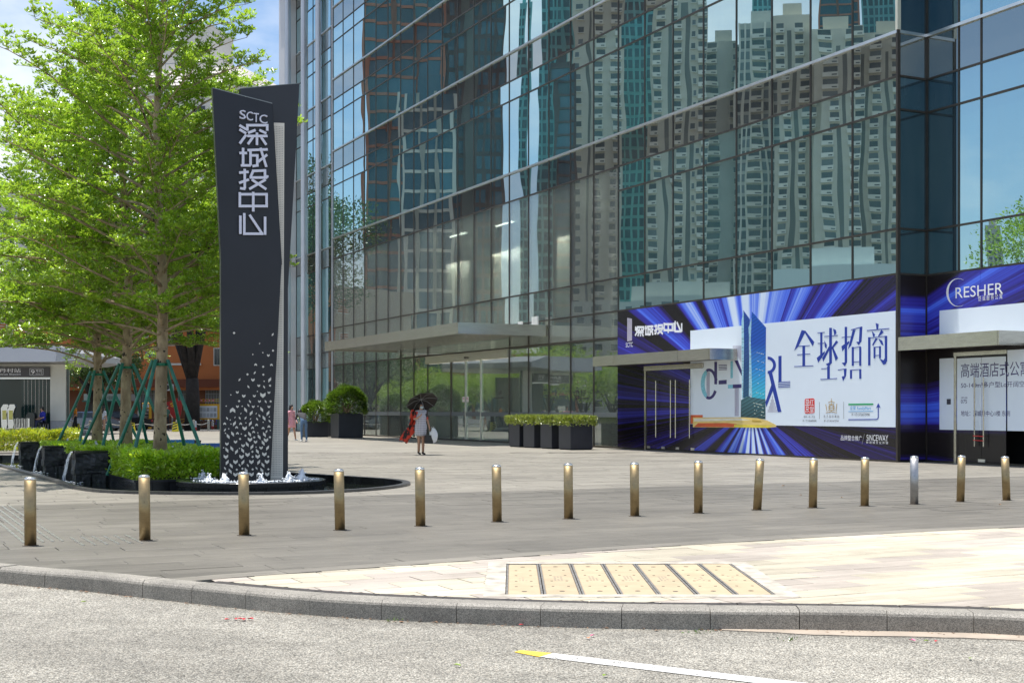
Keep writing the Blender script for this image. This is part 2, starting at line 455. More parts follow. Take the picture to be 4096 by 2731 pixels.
m_bei_f = stone_mat('beige_tile_field', (0.405, 0.355, 0.30), 0.11, streak=False, island=True, rough=0.7)
m_edge = stone_mat('pale_edging', (0.225, 0.205, 0.17), 0.08, streak=False)

def asphalt():
    m, nt, out = newmat('worn_asphalt')
    p = nd(nt, 'ShaderNodeBsdfPrincipled'); nt.links.new(p.outputs[0], out.inputs[0])
    p.inputs['Roughness'].default_value = 0.8; p.inputs['Specular IOR Level'].default_value = 0.25
    w = coords(nt, 'World')
    v = nd(nt, 'ShaderNodeTexVoronoi'); v.inputs['Scale'].default_value = 105; nt.links.new(w, v.inputs['Vector'])
    v2 = nd(nt, 'ShaderNodeTexVoronoi'); v2.inputs['Scale'].default_value = 110; nt.links.new(w, v2.inputs['Vector'])
    chip = nd(nt, 'ShaderNodeSeparateColor'); nt.links.new(v.outputs['Color'], chip.inputs[0])
    c = mapr(nt, chip.outputs[0], 0, 1, 0.45, 1.5)
    pit = mapr(nt, v.outputs['Distance'], 0.3, 0.75, 1.0, 0.42)
    arc = math_(nt, 'MULTIPLY_ADD', mapr(nt, noise(nt, coords(nt, 'World', (0.25, 1.1, 1), 0.3), 0.8, 2, 0.4), 0.50, 0.56, 0.0, 1.0), 0.10, 0.95)
    big = mapr(nt, noise(nt, coords(nt, 'World', (0.6, 1.6, 1), 0.45), 0.55, 5, 0.6), 0.3, 0.7, 0.76, 1.18)
    mid = mapr(nt, noise(nt, w, 5, 4, 0.6), 0.3, 0.7, 0.86, 1.12)
    f = math_(nt, 'MULTIPLY', math_(nt, 'MULTIPLY', c, pit), math_(nt, 'MULTIPLY', math_(nt, 'MULTIPLY', big, arc), mid))
    hue = mixcol(nt, chip.outputs[1], (0.405, 0.37, 0.305), (0.385, 0.372, 0.325))
    nt.links.new(mulcol(nt, hue, f), p.inputs['Base Color'])
    h = math_(nt, 'ADD', math_(nt, 'MULTIPLY', v.outputs['Distance'], -1.0), math_(nt, 'MULTIPLY', v2.outputs['Distance'], -0.4))
    bp = nd(nt, 'ShaderNodeBump'); bp.inputs['Strength'].default_value = 0.9; bp.inputs['Distance'].default_value = 0.006
    nt.links.new(h, bp.inputs['Height']); nt.links.new(bp.outputs[0], p.inputs['Normal']); return m
m_road = asphalt()
def granite(name, base, rough=0.55, fine=150):
    m, nt, out = newmat(name)
    p = nd(nt, 'ShaderNodeBsdfPrincipled'); nt.links.new(p.outputs[0], out.inputs[0]); p.inputs['Roughness'].default_value = rough
    w = coords(nt, 'World')
    v = nd(nt, 'ShaderNodeTexVoronoi'); v.inputs['Scale'].default_value = fine; nt.links.new(w, v.inputs['Vector'])
    s = nd(nt, 'ShaderNodeSeparateColor'); nt.links.new(v.outputs['Color'], s.inputs[0])
    f = math_(nt, 'MULTIPLY', mapr(nt, s.outputs[0], 0, 1, 0.5, 1.5), mapr(nt, noise(nt, w, 2.5, 5, 0.65), 0.3, 0.7, 0.75, 1.2))
    nt.links.new(mulcol(nt, base, f), p.inputs['Base Color'])
    bp = nd(nt, 'ShaderNodeBump'); bp.inputs['Strength'].default_value = 0.6; bp.inputs['Distance'].default_value = 0.0015
    nt.links.new(noise(nt, w, 130, 3), bp.inputs['Height']); nt.links.new(bp.outputs[0], p.inputs['Normal']); return m
m_kerb = granite('kerb_granite', (0.265, 0.243, 0.205), 0.6, 210)
m_strip = M('dark_strip', (0.05, 0.042, 0.036), 0.6, var=0.4, vscale=14, bump=0.002, bscale=60, mode='World')
m_conc = M('gutter_concrete', (0.36, 0.30, 0.235), 0.85, var=0.18, vscale=4, bump=0.004, bscale=45, mode='World')

def sheet(name, poly, z, mat, parent=None):
    mb = MB(); mb.add([(x, y, z) for x, y in poly], [tuple(range(len(poly)))]); return mb.build(name, mat, parent)
gnd = sheet('ground', [(-3000, -3000), (3000, -3000), (3000, 4000), (-3000, 4000)], -0.17, M('ground_far', (0.16, 0.155, 0.14), 0.9, var=0.2, vscale=0.05, mode='World'))
tag(gnd, kind='structure')
road = sheet('road', [(-70, -40), (60, -40), (60, 30), (-70, 60)], -0.133, m_road); tag(road, 'bleached coarse asphalt road in front of the kerb', kind='structure')
base = [tuple(kpt(s, 0.1)) for s in KS[::2]]
from mathutils.geometry import tessellate_polygon
_out = [Vector((x, y, 0)) for x, y in base + [(60, 40), (60, 92), (-75, 92)]]; _in = [Vector((p.x, p.y, 0)) for p in POOL_MID]
mb = MB(); mb.add([(p.x, p.y, -0.03) for p in _out + _in], [tuple(t) for t in tessellate_polygon([_out, _in])])
plaza = mb.build('plaza', m_joint)
tag(plaza, 'grey stone plaza in front of the glass tower', kind='structure')
far = sheet('far_paving', [(-75, 43.3), (40, 43.3), (40, 91), (-75, 91)], -0.004, m_far, plaza)

CV = []
def in_cover(p): return -0.19 < p.x < 2.06 and 9.64 < p.y < 11.8
def pool_zone(p): return -16.2 < p.x < -1.4 and 20.8 < p.y < 39.8
def in_plaza(p):
    if (Vector((p.x, p.y, 0)) - P0).dot(N) < -1.5: return False
    if p.y < 20:
        k = soff(KD, p)
        if k < 0.20: return False
        if p.x > -3.2 and soff(BD, p) < 0.25: return False
    if pool_zone(p) and ptest(POOL_MID, p): return False
    return True
def in_yellow(p):
    if p.x < -2.9 or soff(KD, p) < 0.335 or soff(BD, p) > 0: return False
    return not in_cover(p)
def in_edge(p):
    b = soff(BD, p); return p.x > -2.75 and 0 <= b <= 0.25 and soff(KD, p) > 0.2

def tile_mesh(name, L, W, mats, ch=0.005, cells=None):
    mb = MB(); l, w = L / 2, W / 2
    mb.add([(-l, -w, -0.025), (l, -w, -0.025), (l, w, -0.025), (-l, w, -0.025), (-l, -w, -ch * 0.7), (l, -w, -ch * 0.7), (l, w, -ch * 0.7), (-l, w, -ch * 0.7),
            (-l + ch, -w + ch, 0), (l - ch, -w + ch, 0), (l - ch, w - ch, 0), (-l + ch, w - ch, 0)],
           [(0, 1, 5, 4), (1, 2, 6, 5), (2, 3, 7, 6), (3, 0, 4, 7), (4, 5, 9, 8), (5, 6, 10, 9), (6, 7, 11, 10), (7, 4, 8, 11), (8, 9, 10, 11)])
    return mb.mesh(name, mats)
def lay(parent, name, L, W, inside, arange, brange, mats, fmats, nmax, ymax, gap=0.006, lens=None, bond=0.5, view=0.42, margin=1.4, choose=None, cell=0.08):
    """rows of stones along V; the nearest nmax are objects, the rest one field per finish"""
    singles = []; fields = [MB() for _ in fmats]; cuts = []
    b = brange[0]; row = 0
    while b < brange[1]:
        a = arange[0] + (row * bond % 1.0) * L + (rnd.random() * L * 0.5 if lens else 0)
        while a < arange[1]:
            l = rnd.choice(lens) if lens else L
            c = V.xy * (a + l / 2) + U.xy * (b + W / 2)
            a0 = a; a += l
            if c.y < 5 or c.y > ymax or abs(c.x) > c.y * view + margin: continue
            cs = [V.xy * (a0 + i) + U.xy * (b + j) for i in (0.01, l - 0.01) for j in (0.01, W - 0.01)] + [c]
            ins = [inside(q) for q in cs]
            if not any(ins): continue
            k = choose(row, a0) if choose else 0
            if all(ins): singles.append((c.length, c, l - gap, W - gap, k))
            else: cuts.append((c.length, a0, b, l - gap, W - gap, k))
        b += W; row += 1
    singles.sort(key=lambda s: s[0]); cuts.sort(key=lambda s: s[0])
    ncut = min(len(cuts), nmax // 4)
    meshes = {}
    for i, (_, c, l, w, k) in enumerate(singles):
        z = rnd.uniform(-0.0015, 0.0015); tl = (rnd.uniform(-.0012, .0012), rnd.uniform(-.0008, .0008))
        if i < nmax - ncut:
            key = (round(l, 3), round(w, 3), k)
            if key not in meshes: meshes[key] = tile_mesh(name, l, w, mats[k])
            inst(name, meshes[key], parent, (c.x, c.y, z), (tl[0], tl[1], SROT))
        else:
            ch = 0.005; vs = []
            for s, zz in ((0, -0.02), (ch, z)):
                for x, y in ((-1, -1), (1, -1), (1, 1), (-1, 1)):
                    q = c + V.xy * (x * (l / 2 - s)) + U.xy * (y * (w / 2 - s)); vs.append((q.x, q.y, zz))
            fields[k].add(vs, [(0, 1, 5, 4), (1, 2, 6, 5), (2, 3, 7, 6), (3, 0, 4, 7), (4, 5, 6, 7)])
    for i, (_, a0, b0, l, w, k) in enumerate(cuts):
        n, m = max(2, round(l / cell)), max(2, round(w / cell)); vs = []; fs = []; ids = {}
        def vid(x, y):
            if (x, y) not in ids:
                q = V.xy * (a0 + l * x / n) + U.xy * (b0 + w * y / m); ids[(x, y)] = len(vs); vs.append((q.x, q.y, 0.0))
            return ids[(x, y)]
        for x in range(n):
            for y in range(m):
                if inside(V.xy * (a0 + l * (x + .5) / n) + U.xy * (b0 + w * (y + .5) / m)):
                    fs.append((vid(x, y), vid(x + 1, y), vid(x + 1, y + 1), vid(x, y + 1)))
        if not fs: continue
        if i < ncut:
            mb = MB(); mb.add(vs, fs); mb.build(name, mats[k], parent)
        else: fields[k].add(vs, fs)
    for k, mb in enumerate(fields):
        if mb.f: tag(mb.build(name + '_field', fmats[k], parent), kind='stuff')

lay(plaza, 'paving_stone', 1.2, 0.30, in_plaza, (-34, 34), (6, 43), [m_plaza], [m_plaza_f], 300, 43, lens=[0.9, 1.2, 1.2, 1.5])
pave = sheet('pavement', [(-2.2, 10.35), (-1.38, 9.8), (0.8, 9.25), (3.4, 8.95), (16, 2.5), (30, 2), (30, 25.9), (12, 18.05), (6, 15.4), (3.56, 14.25), (1.09, 12.9), (-0.45, 11.85), (-1.38, 11.25)], -0.022, M('pale_joint', (0.20, 0.15, 0.095), 0.9))
tag(pave, 'cream and beige tiled pavement behind the kerb', kind='structure')
lay(pave, 'pavement_tile', 0.6, 0.3, in_yellow, (-8, 30), (2, 20), [m_yel, m_bei], [m_yel_f, m_bei_f], 290, 19, gap=0.009, bond=0.5, choose=lambda r, a: 1 if (r * 7 + int(a / 0.6 + 50) * 3) % 5 in (0, 2) and rnd.random() < 0.85 else 0, cell=0.06)
# pale granite edging between plaza and pavement
BL = arclen(BD)
s = 0.35
while s < BL[-1] - 1 and s < 24:
    def bpt(t, off):
        for i in range(len(BD) - 1):
            if BL[i + 1] >= t:
                d = (BD[i + 1] - BD[i]).normalized(); return BD[i] + d * (t - BL[i]) + Vector((-d.y, d.x)) * off
    ln = rnd.choice((1.0, 1.2, 1.4))
    q = [bpt(s + 0.004, 0.003), bpt(s + ln / 2, 0.003), bpt(s + ln - 0.004, 0.003), bpt(s + ln - 0.004, 0.247), bpt(s + ln / 2, 0.247), bpt(s + 0.004, 0.247)]
    mb = MB(); mb.prism([(p.x, p.y) for p in q], -0.02, 0.004); mb.build('edging_stone', m_edge, plaza)
    s += ln
# kerb
kerb = structure('kerb', 'grey granite kerb curving along the road')
s = 8.0; i = 0; kj = []
while s < KS[-1] - 12:
    ln = rnd.choice((0.54, 0.56, 0.58, 0.60)) if s > 20 else 0.6
    n = 3; prof = [(0.0, -0.2), (0.0, -0.028), (0.006, -0.012), (0.024, 0.006), (0.2, 0.006), (0.2, -0.2)]
    g = rnd.uniform(0.003, 0.007); dz = rnd.uniform(-0.003, 0.003); do = rnd.uniform(-0.003, 0.003)
    vs = []; fs = []
    for k in range(n + 1):
        for o, z in prof:
            p = kpt(s + g / 2 + (ln - g) * k / n, o + do); vs.append((p.x, p.y, z + dz))
    m = len(prof)
    for k in range(n):
        for j in range(m):
            j2 = (j + 1) % m; fs.append((k * m + j, (k + 1) * m + j, (k + 1) * m + j2, k * m + j2))
    fs.append(tuple(range(m))); fs.append(tuple(range((n + 1) * m - 1, n * m - 1, -1)))
    p = kpt(s)
    if abs(p.x) < p.y * 0.42 + 1.2:
        mb = MB(); mb.add(vs, fs); mb.build('kerb_stone', m_kerb, kerb)
    s += ln
s = 8.0
while s < KS[-1] - 12:
    p = kpt(s + 0.27)
    if p.x > -2.4 and abs(p.x) < p.y * 0.42 + 0.8:
        q = [kpt(s + 0.004, 0.205), kpt(s + 0.27, 0.205), kpt(s + 0.536, 0.205), kpt(s + 0.536, 0.33), kpt(s + 0.27, 0.33), kpt(s + 0.004, 0.33)]
        mb = MB(); mb.prism([(a.x, a.y) for a in q], -0.02, 0.003); mb.build('dark_edging_stone', m_strip, kerb)
    s += 0.54
# concrete gutter band at the kerb foot and lane line
mb = MB(); g0 = next(i for i, p in enumerate(KD) if p.x > 1.3); pts = []
ss = [KS[g0] + 0.12 * i for i in range(46)]
for t in ss: p = kpt(t, 0.02); pts.append((p.x, p.y))
for i, t in enumerate(reversed(ss)): p = kpt(t, -(0.02 + 0.17 * min(1, (len(ss) - 1 - i) / 5)) - rnd.uniform(0, 0.03)); pts.append((p.x, p.y))
mb.prism(pts, -0.16, -0.126); tag(mb.build('gutter', m_conc), 'pale concrete gutter band at the foot of the kerb', kind='structure')
def paint(name, col):
    m, nt, out = newmat(name)
    p = nd(nt, 'ShaderNodeBsdfPrincipled'); p.inputs['Base Color'].default_value = (*col, 1); p.inputs['Roughness'].default_value = 0.65
    t = nd(nt, 'ShaderNodeBsdfTransparent'); mx = nd(nt, 'ShaderNodeMixShader')
    w = coords(nt, 'World')
    nt.links.new(math_(nt, 'GREATER_THAN', math_(nt, 'ADD', noise(nt, w, 60, 3), math_(nt, 'MULTIPLY', noise(nt, w, 6, 3), 0.5)), 0.62), mx.inputs[0])
    nt.links.new(t.outputs[0], mx.inputs[1]); nt.links.new(p.outputs[0], mx.inputs[2]); nt.links.new(mx.outputs[0], out.inputs[0])
    b = nd(nt, 'ShaderNodeBump'); b.inputs['Distance'].default_value = 0.004
    v = nd(nt, 'ShaderNodeTexVoronoi'); v.inputs['Scale'].default_value = 70; nt.links.new(w, v.inputs['Vector'])
    nt.links.new(math_(nt, 'MULTIPLY', v.outputs['Distance'], -1.0), b.inputs['Height']); nt.links.new(b.outputs[0], p.inputs['Normal'])
    return m
A0 = ground(2064, 2604, -0.13); A1 = ground(3130, 2731, -0.13); d = (A1 - A0).normalized(); q = Vector((-d.y, d.x, 0)) * 0.075
mk = structure('road_marking', 'white lane line with a yellow end painted on the road')
for nm, s0, s1, m, z in (('white_line', 0.22, 6, paint('white_paint', (0.62, 0.61, 0.58)), -0.1285), ('yellow_end', 0.0, 0.22, paint('yellow_paint', (0.82, 0.55, 0.06)), -0.1285)):
    a = A0 + d * s0; b = A0 + d * s1
    mb = MB(); mb.add([(p.x, p.y, z) for p in ((a - q * (1 if s0 else .3), b - q, b + q, a + q * (1 if s0 else 0.7)))], [(0, 1, 2, 3)]); mb.build(nm, m, mk)

# utility covers set in the pavement
m_cov = M('cover_concrete', (0.42, 0.335, 0.215), 0.8, var=0.10, vscale=5, bump=0.003, bscale=35, rand=0.07, mode='World')
m_mort = M('cover_mortar', (0.42, 0.38, 0.315), 0.85, var=0.35, vscale=7, bump=0.004, bscale=30, mode='World', vdetail=7)
m_hole = M('cover_hole', (0.075, 0.06, 0.045), 0.9)
m_steel_d = M('cover_edge', (0.17, 0.16, 0.145), 0.6, var=0.4, vscale=20, mode='World')
cf = thing('cover_frame', 'pale mortar frame holding the row of utility covers in the pavement', 'frame')
mb = MB()
mb.box(-0.21, -0.05, 9.62, 11.84, -0.03, 0.003); mb.box(1.94, 2.09, 9.62, 11.84, -0.03, 0.003)
mb.box(-0.05, 1.94, 9.62, 9.745, -0.03, 0.003); mb.box(-0.05, 1.94, 11.705, 11.84, -0.03, 0.003)
mb.build('mortar_border', m_mort, cf); MB().box(-0.05, 1.94, 9.745, 11.705, -0.03, -0.022).build('pit_bed', m_hole, cf)
names = ('leftmost of seven, next to the cracked mortar', 'second from the left', 'third from the left, with a dark stencilled patch', 'middle one of the seven', 'third from the right', 'second from the right', 'rightmost of the seven')
for i in range(7):
    x0 = -0.045 + i * 0.2835; x1 = x0 + 0.276
    t = thing('access_cover', 'cream concrete utility cover, ' + names[i], 'cover', (x0 + 0.138, 10.725, 0), 0, 'utility covers in the pavement')
    zz = rnd.uniform(-0.004, 0.002)
    MB().bbox(-0.122, 0.122, -0.965, 0.965, -0.03, zz, 0.006).build('slab', m_cov, t)
    MB().box(-0.138, -0.123, -0.975, 0.975, -0.03, zz + 0.001).build('edge_bar', m_steel_d, t); MB().box(0.123, 0.138, -0.975, 0.975, -0.03, zz + 0.001).build('edge_bar', m_steel_d, t)
    mb = MB()
    for hx, hy in ((-0.0, 0.78), (-0.0, -0.78)): mb.lathe([(0.022, 0), (0.02, 0.0012)], 10, (hx, hy, zz))
    for yy in (-0.5, -0.18, 0.18, 0.52):
        for xx in (-0.06, 0.06): mb.cbox((xx, yy, zz + 0.0006), (0.020, 0.024, 0.0012))
    tag(mb.build('lifting_hole', m_hole, t), kind='stuff')
    mb = MB()
    for a in range(5):
        for b in range(3):
            if rnd.random() < (0.8 if i in (1, 2, 3, 4) else 0.35): mb.cbox((-0.03 + b * 0.026, -0.14 + a * 0.06, zz + 0.0004), (0.016, 0.03, 0.0008))
    if mb.f: tag(mb.build('stamped_mark', M('stamp', (0.30, 0.25, 0.19), 0.8) if i == 0 else bpy.data.materials['stamp'], t), kind='stuff')
# ------------------------------------------------------------------ the glass tower
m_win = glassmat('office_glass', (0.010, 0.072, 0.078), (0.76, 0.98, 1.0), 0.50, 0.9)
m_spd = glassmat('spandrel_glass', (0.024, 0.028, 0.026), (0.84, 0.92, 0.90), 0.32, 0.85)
m_lob = glassmat('lobby_glass', None, (0.94, 1.0, 0.99), 0.15, 1.0, clear=(0.86, 0.93, 0.90), warp=0.003, haze_lift=0.12)
m_low = glassmat('ground_glass', None, (0.94, 1.0, 0.97), 0.20, 0.9, clear=(0.74, 0.82, 0.79), warp=0.004, haze_lift=0.08)
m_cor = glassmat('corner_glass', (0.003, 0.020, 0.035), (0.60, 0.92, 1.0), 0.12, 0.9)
m_fr = M('frame_metal', (0.075, 0.065, 0.055), 0.45, 0.6, var=0.2, vscale=2)
m_sil = M('bright_metal', (0.70, 0.70, 0.68), 0.28, 0.9, var=0.1, vscale=2)
m_col = M('column_metal', (0.52, 0.53, 0.56), 0.35, 0.55, var=0.08, vscale=0.6)
def brushed(name, base, rough=0.3):
    m = M(name, base, rough, 0.85, var=0.10, vscale=3, stretch=(1, 1, 6)); return m
m_fas = brushed('canopy_steel', (0.56, 0.53, 0.45), 0.24)
m_dark = M('dark_interior', (0.02, 0.022, 0.022), 0.8)
tw = thing('glass_tower', 'tall blue green glass office tower with reflections of high-rise flats', 'building', P0, BROT)
L = 1.8
ZS = [11.31, 16.38, 20.53, 24.7, 28.9]
PM = {}
def pane(nm, mat, x0, x1, z0, z1, y=0.0, rz=0.0, origin=None):
    w, h = round(abs(x1 - x0) - 0.03, 3), round(z1 - z0 - 0.03, 3)
    k = (nm, mat.name, w, h)
    if k not in PM: PM[k] = MB().box(-w / 2, w / 2, 0, 0.03, -h / 2, h / 2).mesh(nm, mat)
    o = inst(nm, PM[k], tw, ((x0 + x1) / 2, y, (z0 + z1) / 2), (rnd.gauss(0, 0.0011), 0, rz + rnd.gauss(0, 0.0010)))
    if origin: o.location = origin
    return o
def upper_rows():
    out = []; zb = 11.31
    for z in ZS[1:]:
        out += [('window_pane', m_win, zb, z - 2.01), ('transom_pane', m_win, z - 2.01, z - 1.18), ('spandrel_pane', m_spd, z - 1.18, z)]; zb = z
    return out
MID = [('transom_pane', m_win, 4.95, 6.14), ('window_pane', m_win, 6.14, 9.27), ('transom_pane', m_win, 9.27, 10.15), ('spandrel_pane', m_spd, 10.15, 11.31)]
LOB = [('lower_pane', m_lob, 4.0, 4.95), ('lower_pane', m_lob, 4.95, 6.14), ('lobby_pane', m_lob, 6.14, 10.15), ('spandrel_pane', m_spd, 10.15, 11.31)]
UP = upper_rows()
for i in range(26):
    x1 = -L * i; x0 = x1 - L
    for nm, m, z0, z1 in (MID if i < 8 else LOB) + UP: pane(nm, m, x0, x1, z0, z1)
    if i >= 8 and not 13 <= i < 18: pane('lobby_pane', m_low, x0, x1, 0.06, 4.0)
# left wing, set back behind the round columns
for i in range(6):
    x1 = -46.9 - L * i; x0 = x1 - L
    for nm, m, z0, z1 in LOB + UP: pane(nm, m if nm != 'lobby_pane' else m_win, x0, x1, z0, z1, 1.1)
    pane('lobby_pane', m_win, x0, x1, 0.06, 4.0, 1.1)
# corner return and the right-hand front
RB = 0.98
RX = [0.0, 1.15, 1.92, 3.72, 5.52, 7.3]
for nm, m, z0, z1 in MID + UP:
    pane(nm, m_cor if m is m_win else m_spd, 0, RB, z0, z1, rz=math.pi / 2, origin=(0.0, RB / 2, (z0 + z1) / 2))
    for a, b in zip(RX, RX[1:]): pane(nm, m_cor if (m is m_win and a < 0.1) else m, a, b, z0, z1, RB)
# frames: one upright per grid line, one rail per row
UPR = MB().box(-0.022, 0.022, -0.025, 0.05, 0, 23.9).mesh('mullion', m_fr)
LOWR = MB().box(-0.022, 0.022, -0.025, 0.05, 0, 4.93).mesh('mullion', m_fr)
for i in range(27):
    inst('mullion', UPR, tw, (-L * i, 0, 4.98))
    if i >= 8 and not 14 <= i < 18: inst('mullion', LOWR, tw, (-L * i, 0, 0.02))
for i in range(1, 7): inst('mullion', MB().box(-0.022, 0.022, -0.025, 0.05, 0, 28.86).mesh('mullion', m_fr) if i == 1 else bpy.data.meshes['mullion.002'], tw, (-46.9 - L * i, 1.1, 0.02))
for a in RX[1:]: inst('mullion', UPR, tw, (a, RB, 4.98))
rows = sorted({z for r in MID + UP for z in (r[2], r[3])} | {28.9})
LROW = [4.0, 4.95, 6.14, 10.15]
for z in rows:
    silver = any(abs(z - s) < .01 for s in ZS); m = m_sil if silver else m_fr
    h = 0.04 if silver else 0.026; p = 0.07 if silver else 0.03
    nm = 'ledge' if silver else 'transom'
    MB().box(-46.8 if z not in (9.27,) else -14.4, -0.03 if not silver else 0.0, -p, 0.04, z - h, z + h).build(nm, m, tw)
    MB().box(-p * .8, 0.04, 0.03, RB - 0.03, z - h, z + h).build(nm, m, tw)
    MB().box(0.04, 7.3, RB - p, RB + 0.04, z - h, z + h).build(nm, m, tw)
    if z != 9.27: MB().box(-57.7, -46.9, 1.1 - p, 1.14, z - h, z + h).build(nm, m, tw)
MB().box(-46.8, -14.45, -0.034, 0.04, 3.97, 4.03).build('transom', m_fr, tw)
MB().box(-46.8, -14.45, -0.05, 0.06, 0.0, 0.06).build('sill', m_fr, tw)
MB().box(-57.7, -46.9, 1.05, 1.15, 0.0, 0.06).build('sill', m_fr, tw)
MB().box(-0.045, 0.02, -0.05, 0.05, 0.0, 12.0).build('corner_post', m_fr, tw)
MB().box(-0.055, 0.03, -0.06, 0.055, 11.36, 28.9).build('corner_post', M('corner_trim', (0.75, 0.70, 0.55), 0.35, 0.5), tw)
MB().box(-0.04, 0.045, RB - 0.045, RB + 0.045, 0.0, 28.9).build('corner_post', m_fr, tw)
MB().box(-46.95, -46.78, -0.05, 1.12, 0.0, 28.9).build('end_wall', m_col, tw)
MB().box(-59.0, -57.7, 0.3, 2.0, 0.0, 28.9).build('end_pier', M('pier_panel', (0.62, 0.60, 0.60), 0.4, 0.2, var=0.06, vscale=.5), tw)
for t, r in ((48.5, 0.17), (52.0, 0.19), (55.45, 0.19)):
    mb = MB().lathe([(r, 0), (r, 7.6), (r - 0.008, 7.61), (r - 0.008, 7.63), (r, 7.64), (r, 15.2), (r - 0.008, 15.21), (r - 0.008, 15.23), (r, 15.24), (r, 29.2)], 24, (-t, -0.35 if t < 50 else -0.15, 0))
    smooth_by_angle(mb.build('round_column', m_col, tw), 0.6)
# solid body behind the glass: offices above, the shop behind the printed hoarding, roof
mb = MB()
mb.box(-57.6, 7.3, 2.2, 24, 10.25, 28.85); mb.box(-46.7, -0.1, 0.10, 2.2, 10.25, 28.85); mb.box(-14.3, -0.1, 0.10, 2.2, 0.0, 10.2); mb.box(-14.3, 7.3, 2.2, 24, 0.0, 10.2); mb.box(-57.6, -46.9, 1.25, 2.2, 0, 28.85)
mb.build('office_block', m_dark, tw)
MB().box(-58.9, 7.4, -0.1, 24.2, 28.95, 29.5).build('roof', m_fr, tw)
# lobby seen through the clear panes
m_lw = M('lobby_wall_panel', (0.56, 0.54, 0.47), 0.35, var=0.08, vscale=0.7, rand=0.06)
m_lf = M('lobby_floor', (0.42, 0.40, 0.36), 0.25, var=0.1, vscale=1)
MB().box(-57.5, -14.4, 0.08, 12.0, -0.02, 0.012).build('lobby_floor', m_lf, tw)
MB().box(-57.5, -14.4, 5.2, 5.4, 0.0, 10.2).build('lobby_back_wall', M('lobby_back', (0.62, 0.60, 0.54), 0.6, var=.2, vscale=.3), tw)
MB().box(-46.7, -14.4, 0.3, 12.0, 10.05, 10.2).build('lobby_ceiling', M('lobby_ceiling', (0.66, 0.65, 0.61), 0.8), tw)
MB().box(-46.7, -46.5, 0.1, 12.0, 0.02, 10.05).build('lobby_end_wall', m_lw, tw)
pw = MB().box(-0.69, 0.69, 0, 0.04, -0.445, 0.445).mesh('wall_panel', m_lw)
for x in (-15.3, -16.7, -18.1, -22.0, -23.4, -29.5, -30.9, -35.5, -36.9, -41.5, -42.9):
    yy = 2.6 if x > -20 else (3.6 if x > -25 else 4.6)
    for k in range(11): inst('wall_panel', pw, tw, (x, yy, 0.48 + 0.9 * k))
mb = MB()
for x in (-20.2, -26.6, -33.4, -39.4, -45): mb.box(x - 0.45, x + 0.45, 2.8, 3.7, 0.012, 10.04)
for x in (-15.2, -18.6, -22.2, -34.6, -38.2, -41.8): mb.box(x - 0.5, x + 0.5, 0.55, 1.35, 0.012, 10.04)
tag(mb.build('lobby_column', m_lw, tw), kind='stuff')
m_strip_l = emit('light_strip', (1.0, 0.95, 0.86), 22.0)
for x, y in ((-16.5, 1.8), (-21.5, 2.4), (-28.5, 2.2), (-33, 1.8), (-40, 1.8)):
    MB().box(x - 0.9, x + 0.9, y, y + 0.07, 9.98, 10.04).build('ceiling_light', m_strip_l, tw)
MB().box(-46.4, -14.6, 4.25, 4.35, 9.35, 10.04).build('fill_light_baffle', bpy.data.materials['lobby_ceiling'], tw)  # added downstand that keeps the fill strip out of view
MB().box(-46.2, -14.8, 4.9, 5.05, 9.95, 10.03).build('hidden_fill_light', emit('fill_strip', (1.0, 0.95, 0.87), 380.0), tw)  # unseen fill light, added to brighten the lobby's back wall
mb = MB().box(-33, -28.5, 3.6, 4.4, 0.012, 1.1).box(-33.1, -28.4, 3.5, 4.5, 1.1, 1.15)
mb.build('reception_desk', M('desk', (0.10, 0.09, 0.08), 0.3), tw)

# main entrance: header, sliding doors
m_door = m_low
en = thing('entrance_doors', 'glazed sliding entrance doors under the wide steel canopy', 'doors', P0, BROT)
MB().box(-32.5, -23.4, -0.10, 0.10, 3.6, 3.96).build('door_header', m_fas, en)
MB().lathe([(0.07, 0), (0.06, -0.06), (0.02, -0.08)], 12, (-27.6, -0.16, 3.78)).build('camera_dome', m_fr, en)
for a, b in ((-32.4, -29.6), (-29.5, -27.95), (-27.85, -26.3), (-26.2, -23.5)):
    MB().box(a, b, 0.0, 0.02, 0.06, 3.58).build('door_leaf', m_door, en)
for x in (-29.55, -27.9, -26.25):
    MB().box(x - 0.035, x + 0.035, -0.04, 0.06, 0.02, 3.6).build('door_stile', m_sil if x != -29.55 else m_fr, en)
MB().box(-32.4, -23.5, -0.012, 0.032, 1.12, 1.30).build('frosted_band', M('frost', (0.13, 0.145, 0.145), 0.6), en)
for x in (-28.1, -27.7):
    MB().box(x - 0.13, x + 0.13, -0.02, -0.012, 1.75, 2.0).build('door_notice', M('notice_paper', (0.75, 0.68, 0.66), 0.6), en)
    mb = MB(); [mb.box(x - 0.09, x + 0.09, -0.023, -0.02, z, z + 0.02) for z in (1.93, 1.88)]; mb.build('notice_lines', M('notice_red', (0.5, 0.1, 0.1), 0.6), en)
MB().box(-46.6, -32.6, -0.012, -0.004, 1.12, 1.30).build('frosted_band', bpy.data.materials['frost'], tw)
MB().box(-23.3, -14.5, -0.012, -0.004, 1.12, 1.30).build('frosted_band', bpy.data.materials['frost'], tw)
for px, s in ((1995, '11-14F'), (2328, '22-35F')):
    x, z = fac(px, 1572); mb = MB(); text_poly(mb, s, x - 0.5, x + 0.3, z - 0.12, z + 0.12, -0.006); mb.box(x - 0.5, x + 0.5, -0.006, -0.004, z - 0.22, z - 0.18)
    mb.build('floor_lettering', M('lettering_dark', (0.03, 0.03, 0.03), 0.5) if s[0] == '1' else bpy.data.materials['lettering_dark'], tw)

